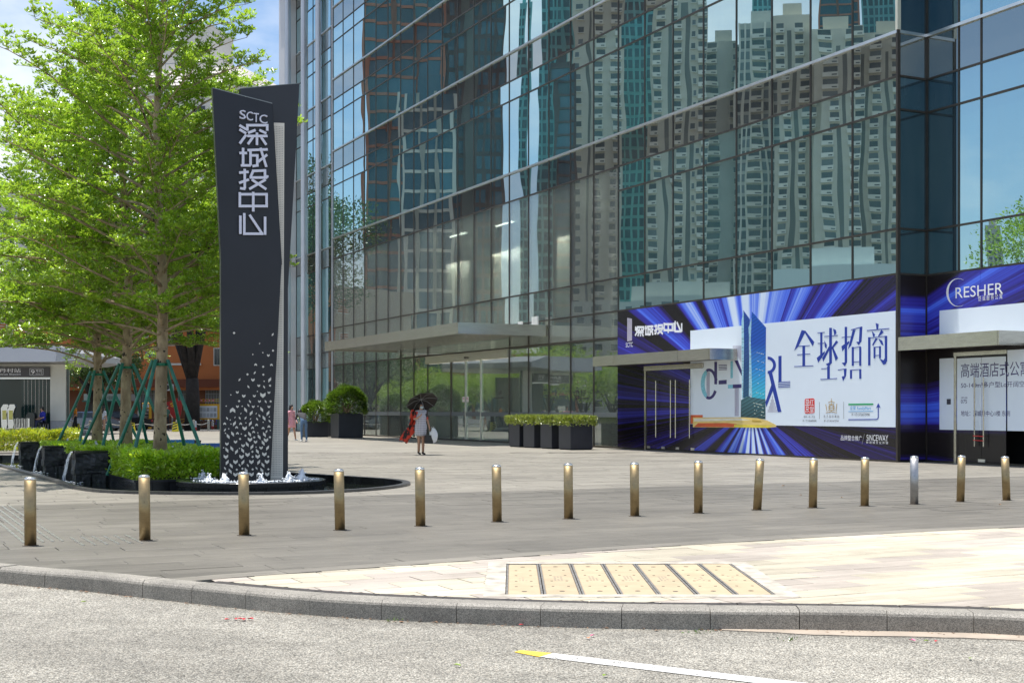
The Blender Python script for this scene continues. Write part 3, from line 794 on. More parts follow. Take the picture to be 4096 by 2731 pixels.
def canopy(name, label, x0, x1, dep, z0, z1, yb, joints, sides, slats):
    t = thing(name, label, 'canopy', P0, BROT)
    e = [x1] + joints + [x0]
    for a, b in zip(e, e[1:]): MB().box(b + 0.008, a - 0.008, yb - dep, yb - dep + 0.05, z0, z1).build('fascia_panel', m_fas, t)
    MB().box(x1, x1 + 0.05, yb - dep + 0.004, yb - 0.03, z0 + 0.002, z1 - 0.002).build('side_panel', m_fas, t)
    MB().box(x0 - 0.05, x0, yb - dep + 0.004, yb - 0.03, z0 + 0.002, z1 - 0.002).build('side_panel', m_fas, t)
    MB().box(x0 + 0.01, x1 - 0.01, yb - dep + 0.06, yb - 0.04, z1 - 0.06, z1 - 0.02).build('top_sheet', m_fas, t)
    if slats:
        sm = M(name + '_slat', (0.72, 0.72, 0.68), 0.25, 0.9)
        n = int(dep / slats)
        me = MB().box(x0 + 0.06, x1 - 0.06, -0.07, 0.07, -0.012, 0.012).mesh('soffit_slat', sm)
        for i in range(n):
            inst('soffit_slat', me, t, (0, yb - dep + 0.12 + (dep - 0.25) * (i + .5) / n, z0 + 0.09), (rnd.uniform(-.02, .02), 0, 0))
        for x in np.arange(x0 + 1.8, x1, 1.8): MB().box(x - 0.03, x + 0.03, yb - dep + 0.06, yb - 0.05, z0 + 0.11, z0 + 0.2).build('soffit_beam', m_fr, t)
    else:
        MB().box(x0 + 0.03, x1 - 0.03, yb - dep + 0.06, yb - 0.04, z0 + 0.03, z0 + 0.05).build('soffit', m_fr, t)
    return t
big = canopy('entrance_canopy', 'wide steel canopy jutting out over the main entrance', -36.3, -19.95, 3.9, 4.32, 4.76, 0.0, [-22.6, -26.3, -31.6, -34.6], True, 0.30)
canopy('door_canopy', 'small steel canopy over the printed glass doors beside the tower picture', -14.35, -7.15, 1.05, 2.93, 3.28, -0.02, [-8.9, -12.9], True, 0)
canopy('door_canopy', 'small steel canopy below the crescent sign at the corner', 0.0, 3.42, 1.0, 2.93, 3.28, RB - 0.02, [], True, 0)
# broken letters standing on the canopy edge
sg = thing('canopy_letters', 'row of white letters standing on top of the wide canopy', 'sign', P0, BROT)
mb = MB()
for px, n in ((2001, 2), (2075, 3), (2130, 4)):
    x, z = fac(px, 1300, 0.3)
    for k in range(n): mb.box(x + 0.14 * k, x + 0.14 * k + 0.07, -0.34, -0.28, 4.78, 5.0 if n < 4 else 5.12)
mb.build('letter', M('letter_white', (0.75, 0.76, 0.74), 0.4), sg)

# ------------------------------------------------------------------ printed hoardings on the ground floor glass
def print_mat(name, xc, zc, kx, seed, bias=0.0):
    m, nt, out = newmat(name)
    p = nd(nt, 'ShaderNodeBsdfPrincipled'); nt.links.new(p.outputs[0], out.inputs[0]); p.inputs['Roughness'].default_value = 0.22
    p.inputs['Specular IOR Level'].default_value = 0.4
    sx = nd(nt, 'ShaderNodeSeparateXYZ'); nt.links.new(nd(nt, 'ShaderNodeTexCoord').outputs['Object'], sx.inputs[0])
    dx = math_(nt, 'MULTIPLY', math_(nt, 'SUBTRACT', sx.outputs[0], xc), kx); dz = math_(nt, 'SUBTRACT', sx.outputs[2], zc)
    an = math_(nt, 'ARCTAN2', dz, dx)
    r = math_(nt, 'SQRT', math_(nt, 'ADD', math_(nt, 'MULTIPLY', dx, dx), math_(nt, 'MULTIPLY', dz, dz)))
    a2 = math_(nt, 'ADD', an, seed)
    n1 = noise(nt, a2, 7.5, 1.0, 0.5, '1D'); n2 = noise(nt, a2, 60, 3, 0.7, '1D')
    saw = math_(nt, 'FRACT', math_(nt, 'MULTIPLY', a2, 4.2))
    ray_ = math_(nt, 'MULTIPLY', math_(nt, 'POWER', math_(nt, 'ABSOLUTE', math_(nt, 'SINE', math_(nt, 'MULTIPLY', a2, 13.0))), 1.6), 0.55)
    vert = math_(nt, 'POWER', math_(nt, 'ABSOLUTE', math_(nt, 'SINE', an)), 2.2)
    v = math_(nt, 'ADD', math_(nt, 'MULTIPLY', ray_, math_(nt, 'MULTIPLY_ADD', vert, 0.85, 0.30)), math_(nt, 'MULTIPLY', math_(nt, 'SUBTRACT', n1, 0.42), 0.95))
    v = math_(nt, 'ADD', v, math_(nt, 'MULTIPLY_ADD', math_(nt, 'SUBTRACT', n2, 0.5), 0.52, bias))
    v = math_(nt, 'ADD', v, math_(nt, 'MULTIPLY', math_(nt, 'POWER', vert, 2.0), 0.42))
    rp = nd(nt, 'ShaderNodeValToRGB'); nt.links.new(v, rp.inputs[0])
    e = rp.color_ramp.elements; e[0].position = 0.10; e[0].color = (0.016, 0.013, 0.015, 1); e[1].position = 0.93; e[1].color = (0.70, 0.82, 1.0, 1)
    for pos, c in ((0.22, (0.026, 0.016, 0.10)), (0.36, (0.045, 0.04, 0.42)), (0.52, (0.07, 0.15, 0.85)), (0.70, (0.22, 0.36, 0.95))):
        x = e.new(pos); x.color = (*c, 1)
    nt.links.new(rp.outputs[0], p.inputs['Base Color']); return m
XC, ZC = fac(3010, 1630)
m_pr1 = print_mat('ray_print', XC, ZC, 1.0, 3.3)
m_pr2 = print_mat('ray_print_corner', XC - 2, ZC - 0.6, 1.0, 5.6, 0.02)
m_white = M('panel_print', (0.78, 0.87, 0.97), 0.3, var=0.03, vscale=0.5)
m_navy = M('navy_print', (0.012, 0.045, 0.36), 0.3)
m_indigo = M('indigo_print', (0.035, 0.025, 0.16), 0.3)
m_cyan = M('cyan_print', (0.22, 0.58, 0.72), 0.3, var=0.3, vscale=30)
m_wh = M('white_print', (0.85, 0.86, 0.90), 0.3)
m_blk = M('black_print', (0.05, 0.05, 0.06), 0.3)
def c3(x, y): return (2350 + x / 1.8092, 1050 + y / 1.8092)      # enlarged-view coordinates of the photograph
def q3(x, y): return fac(*c3(x, y), 0.05)
hb = thing('printed_hoarding', 'printed hoarding with blue light rays, a tower picture and large characters', 'hoarding', P0, BROT)
nse = [-14.4 + 1.8 * k for k in range(9)]
for a, b in zip(nse, nse[1:]):                                     # one sheet of film per pane
    if a < -14.3 + 5.2 and a > -14.3:                               # door zone is cut out below
        MB().box(a, b, -0.034, -0.028, 2.78, 4.92).build('print_sheet', m_pr1, hb)
    else: MB().box(a, b, -0.034, -0.028, 0.05, 4.92).build('print_sheet', m_pr1, hb)
MB().box(-14.42, -0.06, -0.05, 0.0, 0.0, 0.05).build('base_rail', m_fr, hb)
poly = [q3(742, 493), q3(2243, 350), q3(2243, 1212), q3(762, 1190), q3(762, 640), q3(742, 640)]
zt = poly[0][1]
xl, xr = poly[0][0], -0.07
MB().prism_xz([(xl, zt), (xr, zt), (xr, 0.92), (-9.0, 0.92), (-9.0, 2.78), (xl, 2.78)], -0.038, -0.0345).build('white_panel', m_white, hb)
def shape(mb, pts, y=-0.042, mi=0): return mb.prism_xz([q3(*p) for p in pts], y, y + 0.0035, mi)
def line3(mb, x0, y0, x1, y1, w, y=-0.042):
    d = Vector((x1 - x0, y1 - y0)).normalized(); q = Vector((-d.y, d.x)) * w / 2
    return shape(mb, [(x0 - q.x, y0 - q.y), (x1 - q.x, y1 - q.y), (x1 + q.x, y1 + q.y), (x0 + q.x, y0 + q.y)], y - 0.0002 * (len(mb.f) // 6 % 12))
GLY = {
 'quan': ([[(1548, 488), (1578, 495), (1520, 612), (1494, 637)], [(1564, 495), (1577, 497), (1639, 575), (1628, 605)]], [(1520, 605, 1607, 600, 5), (1515, 667, 1610, 660, 5), (1494, 752, 1632, 746, 5), (1563, 603, 1563, 748, 19)]),
 'qiu': ([[(1657, 690), (1715, 640), (1715, 655), (1668, 724)], [(1766, 690), (1766, 722), (1745, 754), (1722, 735), (1748, 722)], [(1775, 478), (1795, 488), (1800, 510), (1785, 527)], [(1712, 565), (1730, 595), (1728, 622), (1716, 612)], [(1698, 690), (1745, 606), (1752, 625), (1704, 717)], [(1768, 608), (1798, 563), (1812, 575), (1768, 628)], [(1764, 610), (1777, 615), (1811, 690), (1794, 712)]],
   [(1663, 508, 1715, 505, 5), (1665, 585, 1712, 583, 5), (1690, 507, 1690, 690, 15), (1712, 535, 1810, 527, 5), (1757, 472, 1757, 730, 19), (1690, 768, 1745, 765, 5), (1742, 750, 1742, 842, 19), (1683, 845, 1805, 838, 5)]),
 'zhao': ([[(1876, 690), (1876, 722), (1860, 750), (1838, 725), (1858, 722)], [(1836, 605), (1892, 566), (1892, 582), (1842, 642)], [(1968, 467), (1987, 462), (1981, 570), (1960, 597), (1943, 573), (1962, 572)], [(1918, 487), (1938, 485), (1905, 600), (1883, 627)], [(1853, 770), (1873, 766), (1869, 820), (1848, 857), (1838, 825), (1855, 820)]],
   [(1838, 542, 1905, 535, 5), (1868, 465, 1868, 722, 17), (1905, 487, 1985, 465, 6), (1918, 610, 1918, 747, 15), (1918, 617, 1975, 608, 5), (1972, 610, 1972, 747, 15), (1918, 719, 1975, 716, 5), (1810, 777, 1868, 768, 5), (1905, 775, 1905, 840, 15), (1900, 778, 1975, 772, 5), (1972, 770, 1972, 840, 15)]),
 'shang': ([[(2083, 437), (2105, 445), (2101, 482), (2090, 484)], [(2056, 495), (2079, 520), (2072, 542), (2063, 530)], [(2125, 485), (2141, 505), (2105, 537), (2101, 530)], [(2150, 690), (2167, 690), (2158, 732), (2140, 740), (2110, 693), (2140, 707)], [(2083, 545), (2098, 550), (2065, 602), (2058, 595)], [(2103, 550), (2130, 565), (2141, 600), (2125, 592)]],
   [(2020, 492, 2182, 477, 6), (2037, 540, 2037, 744, 17), (2030, 546, 2165, 532, 5), (2158, 530, 2158, 717, 17), (2075, 610, 2075, 692, 13), (2115, 605, 2115, 692, 13), (2070, 613, 2120, 608, 5), (2072, 673, 2118, 670, 5)])}
for polys, lines in GLY.values():
    mb = MB()
    for p in polys: shape(mb, p, -0.0425)
    for l in lines: line3(mb, *l)
    mb.build('printed_character', m_navy, hb)
# fragments of the stylised word
mb = MB(); mc = MB(); mi_ = MB(); ms_ = MB()
def arc(mbx, cx, cy, rx, ry, w, a0, a1, n=10, y=-0.0425):
    for k in range(n):
        t0 = a0 + (a1 - a0) * k / n; t1 = a0 + (a1 - a0) * (k + 1) / n
        P = lambda r, t: (cx + (rx + r) * math.cos(t), cy - (ry + r) * math.sin(t))
        shape(mbx, [P(0, t0), P(0, t1), P(-w, t1), P(-w, t0)], y)
arc(mi_, 878, 878, 62, 112, 20, 0.25, math.pi * 0.62); arc(mi_, 878, 878, 62, 112, 20, -math.pi * .62, -0.5)
arc(mc, 878, 878, 60, 110, 28, math.pi * 0.63, math.pi * 1.37)
line3(mi_, 926, 718, 926, 880, 19)
for y in (742, 753, 764, 775): line3(mi_, 948, y, 1007, y - 2, 5)
shape(mi_, [(948, 853), (1005, 848), (1005, 878), (948, 881)])
shape(mc, [(1033, 712), (1050, 711), (1050, 835), (1033, 837)]); shape(mi_, [(1062, 709), (1086, 707), (1116, 785), (1116, 824)])
for k in range(9): line3(ms_, 1052 + k * 7, 601, 1052 + k * 7, 620 + k * 12, 1.6)
shape(mc, [(1015, 884), (1050, 882), (1050, 909), (1015, 911)]); shape(mi_, [(1050, 882), (1112, 879), (1112, 906), (1050, 909)])
for k in range(5): line3(ms_, 1066 + k * 6, 908, 1066 + k * 6, 1110, 1.7)
for k in range(4): line3(ms_, 862 + k * 6, 790, 862 + k * 6, 968, 2)
arc(mb, 1302, 742, 60, 63, 21, -math.pi / 2, math.pi / 2, 12); shape(mb, [(1308, 797), (1332, 788), (1402, 1080), (1376, 1082)]); shape(mb, [(1330, 880), (1345, 912), (1292, 1045), (1286, 1010)])
for k in range(10): line3(ms_, 1297 + k * 8, 1085 - (k if k < 5 else 10 - k) * 24, 1297 + k * 8, 1083, 1.8)
shape(mb, [(1380, 676), (1402, 674), (1402, 860), (1380, 862)])
for k in range(4): line3(mb, 1378, 866 + 12 * k, 1465, 861 + 12 * k, 5)
mb.build('printed_letters', m_navy, hb); mc.build('printed_letters', m_cyan, hb); mi_.build('printed_letters', m_indigo, hb); ms_.build('printed_stripes', M('stripe_print', (0.16, 0.06, 0.18), 0.4), hb)
# the tower picture
def grad_mat(name, stops, z0, z1, lines=0.0):
    m, nt, out = newmat(name); p = nd(nt, 'ShaderNodeBsdfPrincipled'); nt.links.new(p.outputs[0], out.inputs[0]); p.inputs['Roughness'].default_value = 0.25
    sx = nd(nt, 'ShaderNodeSeparateXYZ'); oc = nd(nt, 'ShaderNodeTexCoord').outputs['Object']; nt.links.new(oc, sx.inputs[0])
    rp = nd(nt, 'ShaderNodeValToRGB'); nt.links.new(mapr(nt, sx.outputs[2], z0, z1, 0, 1), rp.inputs[0])
    e = rp.color_ramp.elements; e[0].position, e[0].color = stops[0][0], (*stops[0][1], 1); e[1].position, e[1].color = stops[-1][0], (*stops[-1][1], 1)
    for pos, c in stops[1:-1]: x = e.new(pos); x.color = (*c, 1)
    w = math_(nt, 'FRACT', math_(nt, 'MULTIPLY', math_(nt, 'MULTIPLY_ADD', sx.outputs[0], -0.35, sx.outputs[2]), 9.0))
    f = math_(nt, 'MULTIPLY_ADD', math_(nt, 'GREATER_THAN', w, 0.72), lines, 1.0)
    nt.links.new(mulcol(nt, rp.outputs[0], f), p.inputs['Base Color']); return m
zb = q3(1190, 1130)[1]; zt2 = q3(1190, 355)[1]
g1 = grad_mat('tower_blue', [(0.0, (0.02, 0.10, 0.12)), (0.22, (0.05, 0.45, 0.62)), (0.45, (0.03, 0.25, 0.62)), (0.7, (0.015, 0.08, 0.42)), (1.0, (0.012, 0.09, 0.42))], zb, zt2, 0.35)
g2 = grad_mat('tower_side', [(0.0, (0.02, 0.10, 0.14)), (0.4, (0.02, 0.08, 0.22)), (1.0, (0.02, 0.07, 0.33))], zb, zt2, 0.2)
mb = MB(); shape(mb, [(1188, 355), (1290, 470), (1283, 1120), (1190, 1105), (1185, 880), (1178, 500)], -0.0425); mb.build('printed_tower', g1, hb)
mb = MB(); shape(mb, [(1126, 345), (1172, 410), (1166, 560), (1172, 975), (1118, 980), (1113, 600)], -0.0415); mb.build('printed_tower', g2, hb)
mb = MB(); shape(mb, [(1164, 470), (1186, 400), (1180, 560), (1190, 965), (1166, 965), (1170, 600)], -0.0435); shape(mb, [(1113, 420), (1128, 345), (1131, 600), (1124, 980), (1116, 980)], -0.0435)
mb.build('printed_tower_edge', M('tower_edge', (0.35, 0.62, 0.75), 0.3, var=0.35, vscale=6, stretch=(1, 1, 4)), hb)
mb = MB(); shape(mb, [(1110, 995), (1150, 968), (1286, 990), (1286, 1133), (1108, 1118)], -0.0445); mb.build('printed_podium', grad_mat('podium_print', [(0, (0.02, 0.06, 0.07)), (1, (0.06, 0.16, 0.19))], zb, zb + 1, 0.8), hb)
mb = MB()
for k in range(60):
    x = rnd.uniform(1196, 1276); y = rnd.choice((640, 700, 760, 800, 860, 930, 1010, 1030, 1060, 1085)) + (x - 1190) * 0.25
    shape(mb, [(x, y), (x + 5, y + 1), (x + 5, y + 5), (x, y + 4)], -0.0455)
tag(mb.build('printed_windows', M('lit_print', (0.72, 0.82, 0.70), 0.4), hb), kind='stuff')
for nm, pts, c, y in (('printed_train', [(762, 1120), (1110, 1118), (1225, 1124), (1300, 1142), (1360, 1172), (1366, 1188), (1300, 1195), (762, 1190)], (0.80, 0.60, 0.20), -0.0455), ('printed_train_stripe', [(770, 1128), (1090, 1124), (1180, 1140), (770, 1148)], (0.83, 0.78, 0.62), -0.046),
                      ('printed_train_stripe', [(800, 1160), (1010, 1160), (1080, 1168), (1060, 1190), (770, 1188)], (0.72, 0.12, 0.03), -0.046), ('printed_train_stripe', [(1060, 1172), (1350, 1178), (1300, 1192), (1060, 1190)], (0.85, 0.70, 0.06), -0.0463), ('printed_train_window', [(1190, 1138), (1250, 1142), (1262, 1156), (1192, 1152)], (0.55, 0.36, 0.05), -0.0465)):
    mb = MB(); shape(mb, pts, y); mb.build(nm, M(nm + str(int(c[1] * 100)), c, 0.3, var=0.18, vscale=2, stretch=(1, 1, 8)), hb)
# wording
def words3(s, x0, y0, x1, y1, mat, nm='printed_wording', y=-0.0425, parent=None):
    a = q3(x0, y1); b = q3(x1, y1); c = q3(x0, y0)
    mb = MB(); text_poly(mb, s, a[0], b[0], (a[1] + b[1]) / 2, (a[1] + b[1]) / 2 + (c[1] - a[1]), y); return mb.build(nm, mat, parent or hb)
m_grey = M('grey_print', (0.22, 0.22, 0.24), 0.4); m_gold = M('gold_print', (0.50, 0.33, 0.12), 0.35); m_red = M('red_print', (0.72, 0.02, 0.02), 0.35)
m_aqua = M('aqua_print', (0.03, 0.36, 0.72), 0.35); m_green = M('green_print', (0.02, 0.38, 0.14), 0.35)
words3('咖啡 | 茶 | 饮品', 1563, 1107, 1645, 1126, m_grey); words3('3F / ✆13066890082', 1555, 1135, 1656, 1152, m_blk)
words3('恋 艺 国 际 舞 蹈', 1707, 1103, 1820, 1123, m_grey); words3('3F / ✆13631672764', 1710, 1136, 1815, 1153, m_blk)
words3('全家 FamilyMart', 1897, 1037, 2050, 1071, m_aqua); words3('1F / ✆13726575990', 1910, 1087, 2040, 1110, m_blk)
words3('SCTC', 276, 578, 326, 611, m_wh); words3('品牌整合推广', 1831, 1250, 1985, 1288, m_wh)
words3('SiNCEWAY', 2018, 1246, 2174, 1290, m_wh); words3('新 视 维 文 化 传 媒', 2015, 1293, 2174, 1311, m_wh)
mb = MB(); shape(mb, [(1886, 1020), (2066, 1018), (2066, 1030), (1886, 1032)]); mb.build('printed_bar', m_green, hb)
mb = MB(); line3(mb, 1886, 1077, 2066, 1074, 3); mb.build('printed_bar', m_aqua, hb)
mb = MB(); line3(mb, 1886, 1136, 2090, 1134, 7); line3(mb, 2102, 1122, 2102, 1040, 7); arc(mb, 2088, 1120, 17, 17, 7, -math.pi / 2, 0, 5); shape(mb, [(2102, 1015), (2119, 1052), (2102, 1042), (2086, 1053)]); mb.build('printed_arrow', m_navy, hb)
mb = MB(); line3(mb, 1677, 1008, 1677, 1130, 2); line3(mb, 1852, 1006, 1852, 1130, 2); line3(mb, 2003, 1240, 1985, 1312, 3, -0.043); mb.build('printed_rule', m_grey, hb)
mb = MB(); shape(mb, [(1576, 985), (1632, 981), (1641, 990), (1641, 1083), (1632, 1090), (1578, 1093), (1570, 1085), (1570, 995)]); mb.build('printed_seal', m_red, hb)
words3('景', 1575, 990, 1604, 1086, m_wh, 'seal_character', -0.046); words3('红', 1606, 988, 1637, 1034, m_wh, 'seal_character', -0.046); words3('堂', 1607, 1040, 1638, 1086, m_wh, 'seal_character', -0.046)
mb = MB(); line3(mb, 1763, 982, 1763, 1030, 3)
for a in ((1740, 1012, 1763, 1002), (1763, 1002, 1787, 1012), (1745, 1024, 1782, 1024), (1742, 1040, 1763, 1030), (1763, 1030, 1785, 1040), (1738, 1050, 1790, 1050), (1750, 1030, 1750, 1064), (1777, 1030, 1777, 1064), (1740, 1066, 1788, 1066), (1722, 1025, 1732, 1075), (1803, 1020, 1796, 1075), (1724, 1086, 1763, 1078), (1763, 1078, 1803, 1086), (1748, 1084, 1766, 1072)): line3(mb, *a, 4)
mb.build('printed_pagoda', m_gold, hb)
mb = MB()
for k in range(7): line3(mb, 288 + k * 5, 400 + k, 288 + k * 5, 570 - k, 3)
mb.build('printed_emblem', M('emblem_print', (0.66, 0.62, 0.74), 0.4), hb)
# strokes of the tower's own name, shared by hoarding and sign; unit box, y downwards
NAME = [
 ([[(0, .08), (.24, .27)], [(0, .27), (.24, .46)], [(.01, .93), (.24, .52)], [(.28, .28), (.28, .08), (.98, .08), (.98, .28)], [(.30, .44), (.57, .30)], [(.70, .30), (.95, .46)], [(.27, .58), (.99, .58)], [(.62, .42), (.62, 1.0)], [(.48, .62), (.30, .96)], [(.76, .62), (.95, .99)]]),
 ([[(0, .28), (.27, .28)], [(.13, .02), (.13, .90)], [(.05, .90), (.40, .90)], [(.28, .14), (1.0, .10)], [(.39, .20), (.39, .90)], [(.48, .40), (.63, .40), (.63, .90), (.50, .93)], [(.74, .02), (.95, .98)], [(.98, .36), (.66, .72)]]),
 ([[(0, .20), (.34, .16)], [(.20, .02), (.20, .95)], [(0, .68), (.35, .52)], [(.03, .93), (.22, .96)], [(.42, .36), (.50, .12), (.92, .10), (.92, .36), (1.0, .38)], [(.37, .43), (1.0, .43)], [(.45, .52), (.97, .98)], [(.95, .52), (.36, .97)]]),
 ([[(.03, .12), (.97, .12), (.97, .72), (.03, .72), (.03, .08)], [(.50, .0), (.50, 1.0)]]),
 ([[(.05, .08), (.05, .96)], [(.19, .02), (.19, .95), (.84, .95)], [(.38, .04), (.82, .92)], [(.94, .13), (.94, 1.0)]])]
for k, st in enumerate(NAME):
    x0, x1 = 343 + k * 69.5, 343 + k * 69.5 + 63
    mb = MB()
    for pl in st:
        mb.stroke([q3(x0 + (x1 - x0) * a, 462 - k * 8.2 + 72 * b) for a, b in pl], 0.075, -0.043, -0.039)
    mb.build('printed_character', m_wh, hb)
# doors in the hoarding
dr = thing('printed_doors', 'glass doors wrapped in dark ray print under the small canopy with long steel handles', 'doors', P0, BROT)
MB().box(-14.4, -12.55, -0.034, -0.028, 0.05, 2.93).build('side_sheet', m_pr1, dr)
MB().box(-12.55, -12.45, -0.06, 0.0, 0.0, 2.76).build('door_jamb', m_fas, dr)
MB().box(-12.55, -8.95, -0.08, 0.0, 2.74, 2.90).build('door_header', m_fas, dr)
for a, b in ((-12.42, -11.50), (-11.49, -10.62), (-10.61, -9.72), (-9.71, -9.0)):
    lf = MB().box(a, b, -0.034, -0.022, 0.06, 2.73).build('door_leaf', m_pr1, dr)
    MB().box(a + 0.02, a + 0.22, -0.045, -0.034, 0.06, 0.14).build('floor_patch', m_sil, dr)
for x in (-11.72, -10.80, -10.50, -9.66):
    mb = MB().tube([(x, -0.11, 0.45), (x, -0.11, 2.38)], 0.018, 8).tube([(x, -0.11, 0.65), (x, -0.034, 0.65)], 0.01, 6).tube([(x, -0.11, 2.15), (x, -0.034, 2.15)], 0.01, 6)
    mb.build('pull_handle', m_fas, dr)
MB().box(-9.71, -9.0, -0.038, -0.0345, 0.92, 2.73).build('white_panel', m_white, dr)
mb = MB().box(-9.7, -9.0, -0.0395, -0.0382, 0.93, 1.22); mb.build('printed_train', bpy.data.materials['printed_train_stripe12'], dr)

# corner and right-hand hoarding
h2 = thing('printed_hoarding', 'dark ray print hoarding at the corner with the crescent logo and white panel', 'hoarding', P0, BROT)
def facr(px, py, off=0.05):
    d = ray(px, py); p = P0 + V * RB + N * off
    s_ = (p - CAM).dot(N) / d.dot(N); q = CAM + d * s_
    return ((q - P0).dot(-U), q.z)
MB().box(-0.034, -0.028, 0.05, RB - 0.05, 0.05, 4.92).build('print_sheet', m_pr2, h2).location = (0.03, 0, 0)
for a, b in zip(RX, RX[1:]): MB().box(max(a, 0.05) + .003, b - 0.003, RB - 0.034, RB - 0.028, 0.05 if a < .5 or a > 2.5 else 2.85, 4.92).build('print_sheet', m_pr2, h2)
MB().box(0.05, 1.12, RB - 0.033, RB - 0.027, 0.052, 2.85).build('print_sheet', m_pr2, h2)
MB().box(0.0, 7.3, RB - 0.05, RB, 0.0, 0.05).build('base_rail', m_fr, h2)
ya = RB - 0.038
MB().box(0.50, 7.3, ya, ya + 0.0035, 3.0, 3.98).build('white_panel', m_white, h2); MB().box(0.50, 1.02, ya, ya + 0.0035, 0.86, 2.72).build('white_panel', m_white, h2); MB().box(2.80, 7.3, ya, ya + 0.0035, 0.86, 2.85).build('white_panel', m_white, h2)
MB().box(0.78, 0.90, ya - 0.02, ya, 1.52, 1.66).build('call_button', m_blk, h2)
def c8(x, y): return (3540 + x / 3.921, 1050 + y / 3.921)
def q8(x, y): return facr(*c8(x, y))
mb = MB()
for k in range(16):
    t0 = math.radians(62 + (298 - 62) * k / 16); t1 = math.radians(62 + (298 - 62) * (k + 1) / 16)
    w = lambda t: 34 * max(0.06, math.sin((t - math.radians(62)) / math.radians(236) * math.pi)) ** 1.0
    P = lambda t, r: q8(1140 + (185 - r) * math.cos(t), 470 - (222 - r * 0.5) * math.sin(t))
    mb.prism_xz([P(t0, 0), P(t1, 0), P(t1, w(t1)), P(t0, w(t0))], ya - 0.0005, ya + 0.003)
mb.build('crescent', m_wh, h2)
a = q8(1100, 562); b = q8(1845, 490); c = q8(1100, 390)
mb = MB(); text_poly(mb, 'RESHER', a[0], b[0], (a[1] + b[1]) / 2, (a[1] + b[1]) / 2 + 0.52 * (c[1] - a[1]) * 1.9, ya - 0.0005); mb.build('printed_wording', m_wh, h2)
a = q8(1455, 605); b = q8(1835, 570)
mb = MB(); text_poly(mb, '恺 诚 服 务 公 寓', a[0], b[0], (a[1] + b[1]) / 2, (a[1] + b[1]) / 2 + 0.135, ya - 0.0005); mb.build('printed_wording', m_wh, h2)
d2 = thing('printed_doors', 'double glass doors with white print and blue characters below the crescent sign', 'doors', P0, BROT)
MB().box(1.03, 1.11, RB - 0.06, RB, 0.0, 2.82).build('door_jamb', m_fas, d2)
MB().box(1.03, 2.80, RB - 0.07, RB, 2.76, 2.86).build('door_header', m_fas, d2)
for a, b in ((1.12, 1.945), (1.955, 2.75)):
    MB().box(a, b, RB - 0.03, RB - 0.018, 0.06, 2.75).build('door_leaf', m_pr2, d2)
    MB().box(a, b, ya + 0.003, ya + 0.0065, 0.86, 2.70).build('white_panel', m_white, d2)
for x in (1.80, 2.10):
    MB().tube([(x, RB - 0.12, 0.45), (x, RB - 0.12, 2.2)], 0.018, 8).tube([(x, RB - 0.12, 0.65), (x, RB - 0.03, 0.65)], 0.01, 6).tube([(x, RB - 0.12, 2.0), (x, RB - 0.03, 2.0)], 0.01, 6).build('pull_handle', m_fas, d2)
mb = MB().tube([(1.78, RB - 0.14, 0.72), (2.12, RB - 0.14, 0.71)], 0.012, 6).tube([(2.12, RB - 0.14, 0.60), (1.78, RB - 0.14, 0.61)], 0.010, 6); mb.build('door_lock', m_red, d2)
MB().box(1.85, 2.08, RB - 0.05, RB - 0.02, 0.06, 0.13).build('floor_patch', m_sil, d2)
def c4(x, y): return (3350 + x / 1.7426, 1000 + y / 1.7426)
for s_, x0, y0, x1, y1, nm in (('高端酒店式公寓', 858, 790, 1335, 890, m_indigo), ('50-140m²多户型Lo开阔空间', 858, 922, 1345, 962, m_indigo), ('VIP LIN', 858, 1023, 902, 1036, m_indigo), ('075', 858, 1042, 900, 1068, m_indigo), ('地址：深城投中心1楼 东侧', 858, 1118, 1200, 1156, m_indigo)):
    a = facr(*c4(x0, y1)); b = facr(*c4(x1, y1)); c = facr(*c4(x0, y0))
    mb = MB(); text_poly(mb, s_, a[0], b[0], a[1], c[1], ya - 0.001); mb.build('printed_wording', nm, d2)
# ------------------------------------------------------------------ fountain pool
m_bg = M('black_granite', (0.022, 0.023, 0.024), 0.16, var=0.3, vscale=30, mode='World', spec=0.6)
m_bgt = M('black_granite_tile', (0.017, 0.018, 0.019), 0.2, rand=0.4, spec=0.5, var=0.25, vscale=4)
m_cop = M('dark_coping', (0.055, 0.053, 0.05), 0.35, var=0.25, vscale=6, rand=0.2, mode='World')
def rough_stone(name):
    m, nt, out = newmat(name); p = nd(nt, 'ShaderNodeBsdfPrincipled'); nt.links.new(p.outputs[0], out.inputs[0]); p.inputs['Roughness'].default_value = 0.42
    w = coords(nt, 'World'); a = mapr(nt, noise(nt, w, 5, 6, 0.65), 0.3, 0.7, 0.5, 1.6)
    sp = math_(nt, 'MULTIPLY_ADD', math_(nt, 'GREATER_THAN', noise(nt, w, 55, 3, 0.7), 0.68), 3.0, 1.0)
    nt.links.new(mulcol(nt, (0.024, 0.026, 0.027), math_(nt, 'MULTIPLY', a, sp)), p.inputs['Base Color'])
    b = nd(nt, 'ShaderNodeBump'); b.inputs['Strength'].default_value = 1.0; b.inputs['Distance'].default_value = 0.03
    nt.links.new(noise(nt, w, 9, 6, 0.6), b.inputs['Height']); nt.links.new(b.outputs[0], p.inputs['Normal']); return m
m_rs = rough_stone('riven_black_stone')
